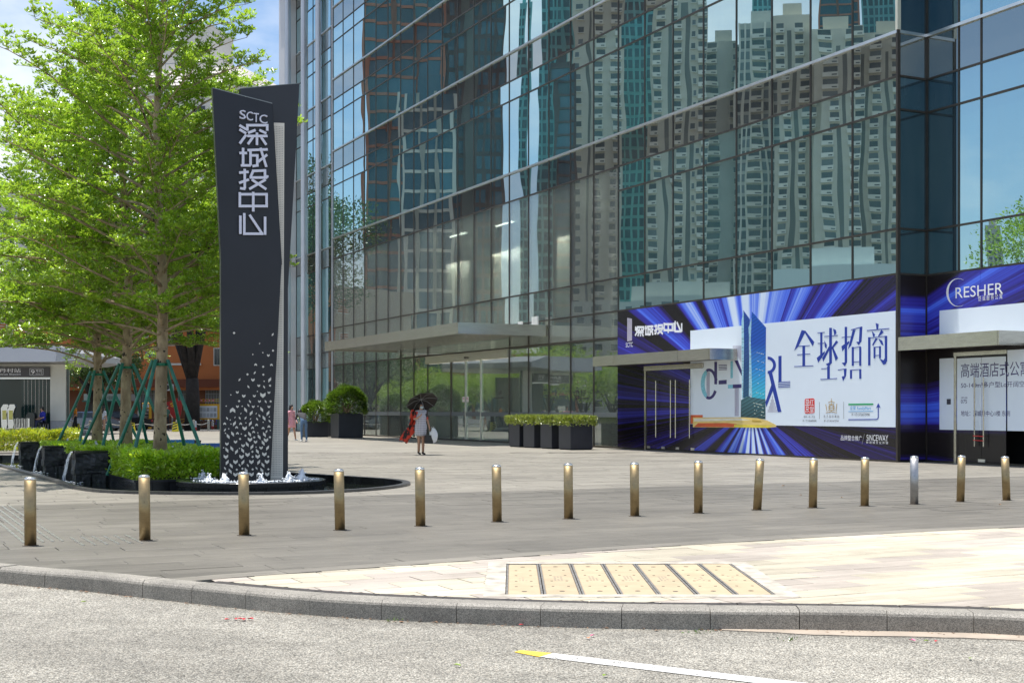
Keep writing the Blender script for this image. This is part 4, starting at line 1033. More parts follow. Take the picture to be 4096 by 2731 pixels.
def water_mat(name, amp=0.0018, sc=7):
    m, nt, out = newmat(name); p = nd(nt, 'ShaderNodeBsdfPrincipled'); nt.links.new(p.outputs[0], out.inputs[0])
    p.inputs['Base Color'].default_value = (0.010, 0.013, 0.011, 1); p.inputs['Roughness'].default_value = 0.03; p.inputs['IOR'].default_value = 1.33
    b = nd(nt, 'ShaderNodeBump'); b.inputs['Strength'].default_value = 1.0; b.inputs['Distance'].default_value = amp
    w = coords(nt, 'World'); nt.links.new(math_(nt, 'ADD', noise(nt, w, sc, 3, 0.6), math_(nt, 'MULTIPLY', noise(nt, w, sc * 4, 2), 0.25)), b.inputs['Height'])
    nt.links.new(b.outputs[0], p.inputs['Normal']); return m
m_water = water_mat('pool_water'); m_film = water_mat('water_film', 0.003, 14)
pool = thing('fountain_pool', 'long dark granite fountain pool with a curved rim in the plaza', 'fountain')
NP = len(POOL)
def rim_poly(i0, i1): return [tuple(POOL[i % NP]) for i in range(i0, i1 + 1)] + [tuple(POOL_IN[i % NP]) for i in range(i1, i0 - 1, -1)]
for i in range(0, NP, 2):
    pl = rim_poly(i, i + 2)
    c = Vector((sum(p[0] for p in pl) / 6, sum(p[1] for p in pl) / 6)); pl = [(c.x + (p[0] - c.x) * 0.992, c.y + (p[1] - c.y) * 0.992) for p in pl]
    MB().prism(pl, -0.45, 0.045).build('rim_stone', m_cop, pool)
    a, b = POOL_IN[i], POOL_IN[(i + 1) % NP]; e = POOL_IN[(i + 2) % NP]
    for s0, s1 in ((a, b), (b, e)):                                 # tiles on the inner face
        d = (s1 - s0); ln = d.length; d = d / ln; q = Vector((-d.y, d.x)) * (1 if True else 1)
        cen = Vector((-8, 29)); q = q if q.dot(cen - s0) > 0 else -q
        n = max(1, round(ln / 0.3))
        for k in range(n):
            u0 = s0 + d * (ln * k / n + 0.003); u1 = s0 + d * (ln * (k + 1) / n - 0.003)
            if abs(u0.x) > u0.y * 0.4 + 0.2: continue
            MB().prism([(u0.x, u0.y), (u1.x, u1.y), ((u1 + q * .012).x, (u1 + q * .012).y), ((u0 + q * .012).x, (u0 + q * .012).y)], -0.42, 0.04).build('pool_tile', m_bgt, pool)
mb = MB(); mb.add([(p.x, p.y, -0.10) for p in POOL_MID], [tuple(t) for t in tessellate_polygon([[Vector((p.x, p.y, 0)) for p in POOL_MID]])]); tag(mb.build('pool_water', m_water), 'dark rippled water filling the fountain pool', kind='structure')
mb = MB(); mb.add([(p.x, p.y, -0.42) for p in POOL_MID], [tuple(range(NP))]); mb.build('pool_floor', m_bg, pool)
# round plinth under the sign
S0 = Vector((-4.72, 24.0, 0))
disc = thing('sign_plinth', 'round black tiled plinth with bubbling water under the tall sign', 'plinth', S0)
MB().lathe([(1.29, -0.42), (1.29, 0.02), (1.33, 0.025), (1.33, 0.10), (1.315, 0.112), (1.2, 0.112), (1.19, 0.095), (0.02, 0.095)], 72).build('plinth_drum', m_bg, disc)
me = MB().box(-0.098, 0.098, -0.012, 0.0, -0.2, 0.2).mesh('drum_tile', m_bgt)
for k in range(40):
    t = 2 * math.pi * k / 40; inst('drum_tile', me, disc, (1.292 * math.cos(t), 1.292 * math.sin(t), -0.19), (0, 0, t + math.pi / 2))
MB().lathe([(1.18, 0.098), (1.17, 0.104), (0.01, 0.104)], 64).build('water_film', m_film, disc)
m_foam = M('foam', (0.80, 0.83, 0.86), 0.25, bump=0.01, bscale=30)
def jet(loc, r, h, label, cat='water jet', seed=0, group='bubbling jets on the sign plinth'):
    g = random.Random(seed); mb = MB()
    n = 14; prof = [(1.0, 0), (0.85, 0.25), (0.55, 0.5), (0.42, 0.75), (0.25, 0.95), (0.05, 1.0)]
    for rr, zz in prof:
        for k in range(n):
            t = 2 * math.pi * k / n; q = r * rr * g.uniform(0.5, 1.15) * 0.8
            mb.v.append((q * math.cos(t), q * math.sin(t), h * 0.75 * zz * g.uniform(0.7, 1.2)))
    for i in range(len(prof) - 1):
        for k in range(n): k2 = (k + 1) % n; mb.f.append((i * n + k, i * n + k2, (i + 1) * n + k2, (i + 1) * n + k)); mb.m.append(0)
    for k in range(110):
        t = g.uniform(0, 6.3); q = r * g.uniform(0.2, 1.9) * (1 if k % 3 else 1.3); z = h * min(1, abs(g.gauss(0.1, 0.4))) * max(0, 1.25 - q / r) if q < r * 1.2 else g.uniform(0, 0.012); s_ = g.uniform(0.006, 0.026)
        c = Vector((q * math.cos(t), q * math.sin(t), z))
        mb.add([c + Vector(v) * s_ for v in ((1, 0, 0), (-1, 0, 0), (0, 1, 0), (0, -1, 0), (0, 0, .8), (0, 0, -.6))], [(0, 2, 4), (2, 1, 4), (1, 3, 4), (3, 0, 4), (2, 0, 5), (1, 2, 5), (3, 1, 5), (0, 3, 5)])
    o = mb.build('water_jet', m_foam, smooth=True); o.location = loc
    return tag(o, label, cat, group, 'stuff' if False else None)
for i, (px, py, r, h, lb) in enumerate(((812, 1914, .10, .17, 'white bubbling jet at the left end of the sign plinth'), (836, 1924, .11, .16, 'white bubbling jet second from the left on the plinth'), (872, 1902, .09, .16, 'white bubbling jet half hidden behind the left edge of the sign'), (897, 1928, .13, .20, 'white bubbling jet in front of the left foot of the sign'), (1044, 1928, .12, .18, 'bluish bubbling jet below the middle of the sign'), (1155, 1925, .12, .20, 'bluish bubbling jet at the right corner of the sign'), (1207, 1918, .15, .24, 'tallest white bubbling jet at the right end of the plinth'))):
    jet(ground(px, py, 0.104), r, h, lb, seed=i)

# ------------------------------------------------------------------ the tall sign
SR = Vector((-4.80, 24.22, 0.104))
def sgn(px, py, y=0.0):
    d = ray(px, py); p = SR + U * y
    s_ = (p - CAM).dot(U) / d.dot(U); q = CAM + d * s_
    return ((q - SR).dot(V), q.z - SR.z)
m_sign = M('sign_panel', (0.016, 0.018, 0.025), 0.34, 0.0, var=0.2, vscale=0.8, spec=0.4)
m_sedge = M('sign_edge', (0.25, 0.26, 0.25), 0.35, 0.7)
m_let = M('sign_letter', (0.70, 0.70, 0.80), 0.35, 0.1)
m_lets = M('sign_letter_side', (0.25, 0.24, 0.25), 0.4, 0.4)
m_inl = M('sign_inlay', (0.78, 0.75, 0.66), 0.45)
m_perf = M('perforated_panel', (0.80, 0.76, 0.66), 0.5, var=0.12, vscale=1.5)
sign = thing('sign_pylon', 'tall dark two-blade pylon sign with raised silver characters and pale chevrons', 'sign', SR, SROT)
P = lambda L_, y=0.0: [sgn(px, py, y) for px, py in L_]
fr = P([(850, 354), (1089, 416), (1126, 1059), (1082, 1915), (884, 1915), (884, 1030)]); fr[3] = (fr[3][0], 0); fr[4] = (fr[4][0], 0)
MB().prism_xz(fr, 0.0, 0.10).build('front_blade', m_sign, sign)
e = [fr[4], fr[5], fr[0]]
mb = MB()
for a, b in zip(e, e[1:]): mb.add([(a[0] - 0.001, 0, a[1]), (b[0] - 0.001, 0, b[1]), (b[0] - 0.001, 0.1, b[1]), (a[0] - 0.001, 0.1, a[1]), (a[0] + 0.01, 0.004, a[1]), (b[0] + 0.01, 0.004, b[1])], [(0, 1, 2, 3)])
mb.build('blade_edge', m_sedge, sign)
for pl_, y0_, nm_ in ((fr[0:2], 0.0, 'top_highlight'),):
    (xa_, za_), (xb_, zb_) = pl_; MB().prism_xz([(xa_, za_ + .001), (xb_, zb_ + .001), (xb_, zb_ + .016), (xa_, za_ + .016)], y0_ - .006, y0_ + .10).build(nm_, m_sedge, sign)  # lighter strip paints the highlight line along the front blade's top
(xa_, za_), (xb_, zb_) = fr[1], fr[2]; MB().prism_xz([(xa_ + .001, za_), (xb_ + .001, zb_), (xb_ + .009, zb_), (xa_ + .009, za_)], 0.0, 0.1).build('side_edge', M('sign_side_dark', (0.006, 0.006, 0.008), 0.5), sign)
rr = P([(962, 356), (1198, 335), (1176, 738), (1152, 1150), (1152, 1913), (1050, 1913), (985, 900)], 0.24)
rr[4] = (rr[4][0], 0); rr[5] = (rr[5][0], 0)
MB().prism_xz(rr, 0.24, 0.36).build('rear_blade', M('rear_panel', (0.024, 0.027, 0.034), 0.4, var=0.2, vscale=0.8), sign)
(xa_, za_), (xb_, zb_) = rr[0], rr[1]; MB().prism_xz([(xa_, za_ + .001), (xb_, zb_ + .001), (xb_, zb_ + .012), (xa_, za_ + .012)], 0.235, 0.36).build('top_highlight', m_sedge, sign)  # same painted highlight line on the rear blade
st = P([(1093, 491), (1137.5, 493), (1135, 1150), (1131.5, 1916), (1062, 1916), (1105, 1059)], 0.20); st[3] = (st[3][0], 0.0); st[4] = (st[4][0], 0.0)
MB().prism_xz(st, 0.20, 0.238).build('perforated_strip', m_perf, sign)
mb = MB()
zt = st[0][1]; z = 0.06
while z < zt - 0.04:
    def edge(pl, z):
        for a, b in pl:
            if min(a[1], b[1]) <= z <= max(a[1], b[1]): return a[0] + (b[0] - a[0]) * (z - a[1]) / (b[1] - a[1] + 1e-9)
        return pl[0][0][0]
    xl = edge([(st[4], st[5]), (st[5], st[0])], z); xr_ = edge([(st[3], st[2]), (st[2], st[1])], z)
    x = xr_ - 0.035
    while x > max(xl + 0.015, xr_ - 0.26): mb.box(x - 0.006, x + 0.006, 0.1985, 0.2005, z - 0.006, z + 0.006); x -= 0.029
    z += 0.033
tag(mb.build('perforation', M('perforation', (0.22, 0.21, 0.18), 0.8), sign), kind='stuff')
CH = [(270, 430, 467, 580), (270, 596, 467, 735), (268, 742, 463, 890), (267, 905, 465, 1042), (267, 1058, 460, 1203)]
def cs(x, y): return sgn(800 + x / 1.742, 250 + y / 1.742)
for stq, (x0, y0, x1, y1) in zip(NAME, CH):
    mb = MB()
    for pl in stq:
        pts = [cs(x0 + (x1 - x0) * a, y0 + (y1 - y0) * b) for a, b in pl]
        mb.stroke(pts, 0.046, -0.05, -0.002, 0)
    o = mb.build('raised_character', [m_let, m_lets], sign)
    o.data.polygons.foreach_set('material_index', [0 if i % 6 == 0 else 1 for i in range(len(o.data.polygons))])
a = cs(270, 424); b = cs(467, 424); c = cs(270, 342)
lx = [0.0, 0.24, 0.49, 0.70, 1.0]
for k, ch in enumerate('SCTC'):
    w = (b[0] - a[0]); mb = MB(); text_poly(mb, ch, a[0] + w * lx[k] + 0.006, a[0] + w * lx[k + 1] - 0.006, a[1] + 0.075 - 0.015 * k, c[1] + 0.02 - 0.015 * k, -0.05, -0.002); mb.build('raised_letter', m_let, sign)
INL = '''d 415,152,48 p 1160,182,62 p 907,356,36 d 1166,492,46 o 970,532,28 o 776,566,28 v 1076,585,50 u 832,762,50 u 1136,766,50 d 977,803,46 d 674,950,46 p 813,920,62 d 979,954,46 p 520,1053,62 v 779,1058,62 p 1103,1055,100 o 995,1082,28 q 692,1188,62 v 892,1168,50 q 995,1192,62 d 1109,1166,46 v 478,1296,50 o 866,1278,28 o 352,1345,28 v 602,1368,62 v 805,1368,50 v 971,1352,100 v 1088,1302,50 d 512,1464,46 q 722,1472,62 v 905,1472,50 q 1025,1474,62 d 1121,1470,46 | o 264,113,28 v 480,124,50 o 572,116,28 q 692,100,62 v 785,126,50 o 877,117,28 v 1088,128,50 u 387,192,100 q 638,188,100 q 949,178,100 p 745,250,100 p 1069,252,100 p 547,256,36 p 843,256,36 q 904,298,62 q 993,346,100 q 280,350,62 p 433,332,36 q 524,345,62 p 637,343,62 p 733,360,36 q 861,365,62 p 1097,320,36 q 1100,404,62 o 341,381,28 u 234,452,50 o 357,458,28 p 421,452,100 u 543,452,50 o 643,437,28 p 729,452,100 u 850,474,50 o 977,424,28 u 465,523,50 v 619,543,82 u 772,531,50 u 975,537,50 u 1088,507,50 p 238,574,62 o 312,551,28 p 1040,604,62 o 1114,582,28 o 249,636,28 q 301,698,100 q 387,650,100 u 480,637,50 o 555,650,28 q 715,654,100 u 793,611,50 o 874,628,28 q 1001,664,100 d 634,682,46 d 804,716,46 q 899,708,100 d 1107,713,46 d 531,746,46 v 722,760,82 v 1031,770,82 v 443,804,62 v 829,806,62 q 976,824,100 v 277,844,62 q 669,850,100 v 589,877,62 p 759,900,100 o 841,905,28 v 937,920,62 p 1061,920,100 o 214,916,28 q 372,934,100 o 521,928,28 q 277,962,100 p 462,994,100 q 581,970,100 d 769,992,46 q 864,985,100 v 675,1050,82 v 999,1043,82 v 257,1091,82 v 559,1091,82 d 773,1091,46 v 871,1086,82 d 1075,1088,46 p 282,1200,100 v 443,1190,82 p 585,1198,100 v 750,1190,82 p 891,1195,100 v 1051,1186,82 q 360,1264,100 q 522,1252,62 q 681,1257,62 q 972,1250,100 q 241,1314,62 d 577,1320,46 q 849,1312,62 q 340,1368,100 d 468,1338,46 q 648,1350,100 d 774,1333,46 q 951,1352,100 d 1077,1331,46 p 260,1430,82 v 443,1434,82 v 751,1432,82 p 873,1434,100 v 1053,1428,82'''
IM = {}
base_y = 1300
for tok in INL.replace('|', ' | ').split():
    if tok == '|': base_y = 1600; continue
    if tok.isalpha(): ty = tok; continue
    x, y, s_ = map(int, tok.split(','))
    x, z = sgn(850 + x / 4.823, base_y + y / 4.823)
    k = (ty, s_)
    if k not in IM:
        h = s_ * 0.00097 / 2
        if ty in 'do': pl = [(-h, 0), (0, -h), (h, 0), (0, h)]
        elif ty == 'p': w = h * .52; pl = [(-w, -h), (w, -h * .12), (w, h), (-w, h * .12)]
        elif ty == 'q': w = h * .52; pl = [(-w, h), (w, h * .12), (w, -h), (-w, -h * .12)]
        elif ty == 'v': pl = [(-h, h), (0, h * .35), (h, h), (h, -h * .15), (0, -h), (-h, -h * .15)]
        else: pl = [(-h, -h), (0, -h * .35), (h, -h), (h, h * .15), (0, h), (-h, h * .15)]
        IM[k] = MB().prism_xz(pl, -0.006, 0.004).mesh('inlay', m_inl)
    inst('inlay', IM[k], sign, (x, 0, z))

# ------------------------------------------------------------------ stepped stone walls with waterfalls, planting
WL = [Vector((-8.77, 26.6, 0)), Vector((-10.8, 30.6, 0)), Vector((-12.8, 34.5, 0))]
m_fall, nt, out = newmat('falling_water')
pb = nd(nt, 'ShaderNodeBsdfPrincipled'); pb.inputs['Base Color'].default_value = (0.82, 0.86, 0.9, 1); pb.inputs['Roughness'].default_value = 0.15
tb = nd(nt, 'ShaderNodeBsdfTransparent'); mx = nd(nt, 'ShaderNodeMixShader')
nt.links.new(mapr(nt, noise(nt, coords(nt, 'Object', (26, 26, 2.0)), 1.6, 4, 0.6), 0.44, 0.60, 0.0, 0.7), mx.inputs[0])
nt.links.new(tb.outputs[0], mx.inputs[1]); nt.links.new(pb.outputs[0], mx.inputs[2]); nt.links.new(mx.outputs[0], out.inputs[0])
def rough_box(x0, x1, y0, y1, z0, z1, seed, n=(10, 6, 12), amp=0.02):
    bm = bmesh.new(); bmesh.ops.create_cube(bm, size=1)
    bmesh.ops.subdivide_edges(bm, edges=bm.edges[:], cuts=7, use_grid_fill=True)
    g = random.Random(seed); ph = [g.uniform(0, 9) for _ in range(6)]
    for v in bm.verts:
        c = Vector(((x0 + x1) / 2 + v.co.x * (x1 - x0), (y0 + y1) / 2 + v.co.y * (y1 - y0), (z0 + z1) / 2 + v.co.z * (z1 - z0)))
        nrm = v.normal if v.normal.length else Vector((0, 0, 1))
        k = (math.sin(c.x * 9 + ph[0] + c.z * 5) + math.sin(c.z * 13 + ph[1] - c.x * 7) + g.uniform(-1, 1)) * amp * 0.6
        if nrm.z < 0.5: c += nrm * k
        v.co = c
    me = bpy.data.meshes.new('stone'); bm.to_mesh(me); bm.free(); me.materials.append(m_rs); return me
lbl = ('nearest of three black stone spouts, a waterfall at its left end', 'middle one of three black stone spouts with a waterfall', 'farthest of three black stone spouts with a waterfall')
for i, w in enumerate(WL):
    t = thing('stone_spout', lbl[i], 'fountain wall', w, SROT, 'stepped stone spouts of the fountain')
    ln = (4.0, 5.2, 4.7)[i]
    inst('stone_block', rough_box(0, 0.62, 0, 0.5, 0.09, 0.52, i), t)
    for k in range(2): inst('base_stone', rough_box(0.02 + k * 0.30, 0.31 + k * 0.30, 0.02, 0.48, -0.4, 0.08, i * 3 + k + 7, amp=0.01), t)
    MB().box(0.63, ln, 0.03, 0.47, -0.4, 0.50).build('trough_wall', m_bg, t)
    MB().box(0.0, ln, -0.01, 0.11, 0.50, 0.54).box(0.0, ln, 0.39, 0.51, 0.50, 0.54).build('trough_lip', m_bg, t)
    MB().box(-0.03, ln - .05, 0.11, 0.39, 0.50, 0.525).build('trough_water', m_film, t)
    mb = MB()
    for k in range(9):
        y0 = 0.09 + k * 0.034; vs = []; g = random.Random(i * 20 + k)
        o_ = g.uniform(-0.02, 0.05); tw_ = g.uniform(-0.03, 0.03)
        for j in range(9):
            s_ = j / 8; x = -0.03 - (0.13 + o_) * math.sqrt(s_) - 0.02 * s_; z = 0.53 - 0.63 * s_; wd = 0.040 * (1 - 0.45 * s_)
            vs += [(x, y0 + tw_ * s_ - wd / 2, z), (x - 0.01, y0 + tw_ * s_ + wd / 2, z)]
        mb.add(vs, [(2 * j, 2 * j + 1, 2 * j + 3, 2 * j + 2) for j in range(8)])
    wf = mb.build('waterfall', m_fall, t, smooth=True); wf['kind'] = 'stuff'
    fo = MB(); g = random.Random(i)
    for k in range(90):
        a_ = g.uniform(0, 6.3); q = abs(g.gauss(0, 0.17)); c = Vector((-0.19 + q * math.cos(a_) * 1.1, 0.2 + q * math.sin(a_) * 1.5, -0.095 + abs(g.gauss(0, .012)))); s_ = g.uniform(0.01, 0.03)
        fo.add([c + Vector(v) * s_ for v in ((1, 0, 0), (-1, 0, 0), (0, 1, 0), (0, -1, 0), (0, 0, .6), (0, 0, -.3))], [(0, 2, 4), (2, 1, 4), (1, 3, 4), (3, 0, 4)])
    tag(fo.build('splash_foam', m_foam, t), kind='stuff')
    for k, x in enumerate(((0.95, 2.0), (1.2, 2.6), (1.2, 2.7))[i]):
        jet(w + V * x + U * 0.25 + Vector((0, 0, 0.52)), 0.045, 0.13, ('small white water spout on the %s stone wall, %s' % (('nearest', 'middle', 'farthest')[i], ('nearer its waterfall', 'farther along')[k])), seed=40 + i * 2 + k, group='small spouts along the stone walls')
m_blue = [M('blue_board', (0.02, 0.10, 0.46), 0.35), M('blue_board_light', (0.03, 0.25, 0.60), 0.35)]
for i, a, b, lb, m in ((2, 2.75, 4.5, 'light blue board on the face of the farthest stone wall', 1), (1, 2.95, 5.15, 'royal blue board on the face of the middle stone wall', 0), (0, 3.2, 3.95, 'blue board beside the sign on the nearest stone wall', 0)):
    t = thing('blue_board', lb, 'board', WL[i], SROT, 'blue boards on the fountain walls')
    MB().box(a, b, -0.05, -0.015, 0.12, 0.55).build('panel', m_blue[m], t); MB().box(a - .01, b + .01, -0.055, 0.02, 0.55, 0.565).build('top_trim', M('board_trim', (0.1, 0.35, 0.7), 0.4) if i == 2 else bpy.data.materials['board_trim'], t)
# front planter walls
PC = Vector((-6.76, 23.8, 0))
pl = thing('planter', 'low black tiled planter rising from the pool beside the sign', 'planter', PC, SROT)
MB().box(0.0, 2.3, 0.03, 2.8, -0.42, 0.02).build('planter_body', m_bg, pl)
MB().box(-0.03, 2.3, -0.02, 0.26, 0.062, 0.105).build('coping', m_bg, pl); MB().box(-0.03, 0.24, 0.262, 2.75, 0.062, 0.105).build('coping', m_bg, pl)
me = MB().box(-0.147, 0.147, 0, 0.02, -0.42, 0.06).mesh('wall_tile', m_bgt)
for k in range(7): inst('wall_tile', me, pl, (0.15 + 0.3 * k, 0.0, 0))
for k in range(9): inst('wall_tile', me, pl, (-0.002, 0.15 + 0.3 * k, 0), (0, 0, -math.pi / 2))
MB().box(0.24, 2.3, 0.26, 2.75, 0.0, 0.08).build('soil', M('soil', (0.035, 0.026, 0.018), 0.95), pl)
m_hedge = leafmat('hedge_leaf', (0.36, 0.62, 0.03), (0.58, 0.76, 0.06), 0.48, 0.08)
m_hedge_y = leafmat('hedge_leaf_yellow', (0.30, 0.44, 0.02), (0.62, 0.60, 0.04), 0.4, 0.10)
m_twig = M('twig', (0.12, 0.075, 0.04), 0.8)
def hedge(name, label, loc, rz, sx, sy, z0, z1, n, leaf, mat, seed, top=None, lw=0.5, round_=0.08, group=None):
    """clipped hedge: twigs inside, leaves crowded towards its skin"""
    g = np.random.default_rng(seed)
    t = thing(name, label, 'hedge', loc, rz, group)
    p = g.uniform(0, 1, (n, 3)); k = g.integers(0, 6, n); d = np.abs(g.normal(0, 0.10, n))
    for ax in range(3):
        p[:, ax] = np.where(k == 2 * ax, d, np.where(k == 2 * ax + 1, 1 - d, p[:, ax]))
    flip = (p[:, 2] < 0.3) & (g.uniform(0, 1, n) < 0.6); p[flip, 2] = 1 - np.abs(g.normal(0, 0.12, flip.sum()))
    w = np.stack([p[:, 0] * sx, p[:, 1] * sy, z0 + p[:, 2] * (z1 - z0)], 1)
    bumpy = 0.05 * np.sin(w[:, 0] * 5.1 + seed) + 0.05 * np.sin(w[:, 1] * 6.3) + 0.03 * np.sin(w[:, 0] * 13 + w[:, 1] * 11)
    w[:, 2] += bumpy * (p[:, 2]) * min(1, (z1 - z0) * 1.6); w[:, 0] += g.normal(0, 0.03, n); w[:, 1] += g.normal(0, 0.03, n) + 0.04 * np.sin(w[:, 0] * 4 + w[:, 2] * 7)
    out_ = (p - 0.5) * np.array([1.2, 1.2, 1.0])
    me = leaf_cloud('foliage', w, out_, leaf, leaf * lw, [mat], seed, up=0.55, spread=0.7)
    o = inst('foliage', me, t)
    mb = MB(); r_ = random.Random(seed)
    for _ in range(int(sx * sy * 14)):
        x, y = r_.uniform(0.08, sx - 0.08), r_.uniform(0.06, sy - 0.06)
        mb.tube([(x, y, z0 - 0.03), (x + r_.uniform(-.1, .1), y + r_.uniform(-.1, .1), z0 + (z1 - z0) * 0.85)], [0.007, 0.003], 4, caps=False)
    tag(mb.build('stem', m_twig, t), kind='stuff')
    return t
hedge('hedge', 'bright green hedge beside the sign in the nearest planter', PC + V * 0.05 + U * 0.28, SROT, 2.1, 2.65, 0.12, 0.54, 17000, 0.085, m_hedge, 1)
for i in (0, 1):
    MB().box(0.3, (3.95, 4.7)[i], 0.52, 3.9, -0.42, 0.40).build('planting_bed', m_bg, None, loc=WL[i], rz=SROT)
bpy.data.objects['planting_bed'].name = 'planting_bed'
for o, lb in zip([o for o in bpy.data.objects if o.name.startswith('planting_bed')], ('raised planting bed between the nearest and middle stone walls', 'raised planting bed between the middle and farthest stone walls')): tag(o, lb, 'planting bed', 'raised beds of the fountain')
hedge('hedge', 'low green ground cover between the nearest and middle stone walls', WL[0] + V * 0.35 + U * 0.55, SROT, 2.5, 3.2, 0.38, 0.54, 11000, 0.08, m_hedge, 2)
hedge('hedge', 'low green ground cover between the middle and farthest stone walls', WL[1] + V * 0.35 + U * 0.55, SROT, 2.5, 3.1, 0.38, 0.54, 11000, 0.08, m_hedge, 3)
hedge('hedge', 'yellow green hedge near the metro entrance at the left edge', Vector((-21.0, 44.3, 0)), 0.10, 5.9, 2.2, 0.02, 0.60, 16000, 0.12, m_hedge_y, 4)

# ------------------------------------------------------------------ the three staked trees
def bark():
    m, nt, out = newmat('mottled_bark'); p = nd(nt, 'ShaderNodeBsdfPrincipled'); nt.links.new(p.outputs[0], out.inputs[0]); p.inputs['Roughness'].default_value = 0.85
    w = coords(nt, 'Object'); a = noise(nt, coords(nt, 'Object', (1, 1, 0.45)), 5, 6, 0.65)
    c = mixcol(nt, mapr(nt, a, 0.38, 0.62, 0, 1), (0.25, 0.18, 0.105), (0.47, 0.365, 0.23))
    k = math_(nt, 'GREATER_THAN', noise(nt, w, 7, 2, 0.5), 0.66)
    nt.links.new(mixcol(nt, k, c, (0.045, 0.032, 0.022)), p.inputs['Base Color'])
    b = nd(nt, 'ShaderNodeBump'); b.inputs['Distance'].default_value = 0.012; nt.links.new(noise(nt, coords(nt, 'Object', (1, 1, 0.35)), 22, 4), b.inputs['Height']); nt.links.new(b.outputs[0], p.inputs['Normal'])
    return m
m_bark = bark()
m_leaf = leafmat('tree_leaf', (0.255, 0.455, 0.03), (0.45, 0.62, 0.06), 0.44, 0.10, 0.3)
def staked_tree(seed, H, R, zf, r0=0.135, dens=1.0, lim=None, dz=0.098):
    g = random.Random(seed); wood = MB(); rc = []; rd = []
    tp = [(0, 0, -0.1)]; k = 14
    for i in range(1, k + 1):
        z = H * i / k; tp.append((0.06 * math.sin(z * 0.9 + seed) * min(1, z / 4), 0.06 * math.cos(z * 0.7 + seed) * min(1, z / 4), z))
    tr = [r0 * (1.18 if i == 0 else 1) * (1 - 0.86 * (p[2] / H) ** 1.05 if p[2] > 0 else 1.12) for i, p in enumerate(tp)]
    wood.tube(tp, tr, 12)
    for _ in range(22):                                             # knots and old branch collars
        z = g.uniform(0.4, zf + 1.5); a = g.uniform(0, 6.28); r = r0 * (1 - .5 * z / H)
        wood.tube([(r * .7 * math.cos(a), r * .7 * math.sin(a), z), (r * 1.12 * math.cos(a), r * 1.12 * math.sin(a), z + .03)], [0.045, 0.02], 6)
    z = zf; az = g.uniform(0, 6.28)
    def rosette(p, d, n=None):
        rc.append(p); rd.append(d)
    while z < H - 0.25:
        t = (z - zf) / (H - zf)
        prof = (0.80 + 0.25 * math.sin(math.pi * min(1, t * 1.9))) * (1 - t ** 1.7) + 0.10
        ln = R * prof * g.uniform(0.78, 1.12); el = math.radians(8 + 38 * t + g.uniform(-7, 9))
        az += 2.39996 + g.uniform(-.35, .35)
        x0 = 0.06 * math.sin(z * 0.9 + seed) * min(1, z / 4); y0 = 0.06 * math.cos(z * 0.7 + seed) * min(1, z / 4)
        p = Vector((x0, y0, z)); br = [p.copy()]; hd = az; e_ = el + 0.25; n = max(4, int(ln / 0.28)); st_ = ln / n; dirs = []
        for i in range(n):
            hd += g.uniform(-.16, .16); e_ += g.uniform(-.12, .10) - 0.35 / n
            d = Vector((math.cos(hd) * math.cos(e_), math.sin(hd) * math.cos(e_), math.sin(e_))); p = p + d * st_
            if lim and lim(p) and i > 1: break
            br.append(p.copy()); dirs.append(d)
        n = len(dirs)
        rb = max(0.012, 0.014 + 0.024 * ln / R * (1 - t * .5)); wood.tube(br, [rb * (1 - 0.8 * i / n) for i in range(n + 1)], 6, caps=False)
        side = 1
        for i in range(1, n + 1):
            s_ = i / n
            if s_ < 0.22: continue
            for rep in range(2 if s_ > 0.3 else 1):
                side = -side; d = dirs[i - 1]
                a2 = math.atan2(d.y, d.x) + side * math.radians(g.uniform(28, 68)); sl = (0.30 + 0.75 * (1 - s_) ** 0.8) * g.uniform(0.6, 1.15) * (0.55 + 0.45 * ln / R) * 1.0
                q = br[i].copy(); m_ = max(2, int(sl / 0.13)); sb = [q.copy()]; ee = math.asin(max(-1, min(1, d.z))) + g.uniform(-.3, .75)
                for j in range(m_):
                    a2 += g.uniform(-.25, .25); ee += g.uniform(-.14, .14)
                    dd = Vector((math.cos(a2) * math.cos(ee), math.sin(a2) * math.cos(ee), math.sin(ee))); q = q + dd * (sl / m_); sb.append(q.copy())
                    if lim and lim(q): break
                    rosette(q + Vector((0, 0, 0.02)), dd)
                    for _r in range(2):
                        if g.random() < 0.9 * dens: rosette(q + Vector((g.uniform(-.13, .13), g.uniform(-.13, .13), g.uniform(-.03, .11))), dd)
                wood.tube(sb, [0.008 * (1 - 0.65 * j / m_) for j in range(len(sb))], 3, caps=False)
            rosette(br[i] + Vector((0, 0, 0.04)), dirs[i - 1])
        z += dz + 0.085 * t
    rc = np.array([tuple(p) for p in rc]); rd = np.array([tuple(p) for p in rd]); n = len(rc)
    G = np.random.default_rng(seed); k = 7
    c = np.repeat(rc, k, 0); d = np.repeat(rd, k, 0); m_ = len(c)
    ang = np.tile(np.arange(k) * 2 * np.pi / k, n) + np.repeat(G.uniform(0, 6.28, n), k) + G.normal(0, .25, m_)
    ax = unit(np.stack([np.cos(ang), np.sin(ang), 0.42 + G.normal(0, .28, m_)], 1) + d * 0.45)
    sd = unit(np.cross(ax, np.stack([G.normal(0, .35, m_), G.normal(0, .35, m_), np.ones(m_)], 1)))
    lm = leaves_mesh('crown', c + G.normal(0, .012, (m_, 3)), ax, sd, 0.098 * G.uniform(.7, 1.25, m_), 0.048 * G.uniform(.8, 1.2, m_), [m_leaf])
    return wood.mesh('trunk', m_bark, True), lm
TA = staked_tree(5, 12.2, 3.7, 2.75, lim=lambda p: p.z < 9.2 and (p.x * 0.70 - p.y * 0.71 > 1.75 or p.x > 2.35 + 0.3 * math.sin(p.z * 2)), dz=0.070); TB = staked_tree(11, 11.0, 4.4, 2.2, dz=0.066, lim=lambda p: p.x > 3.3)
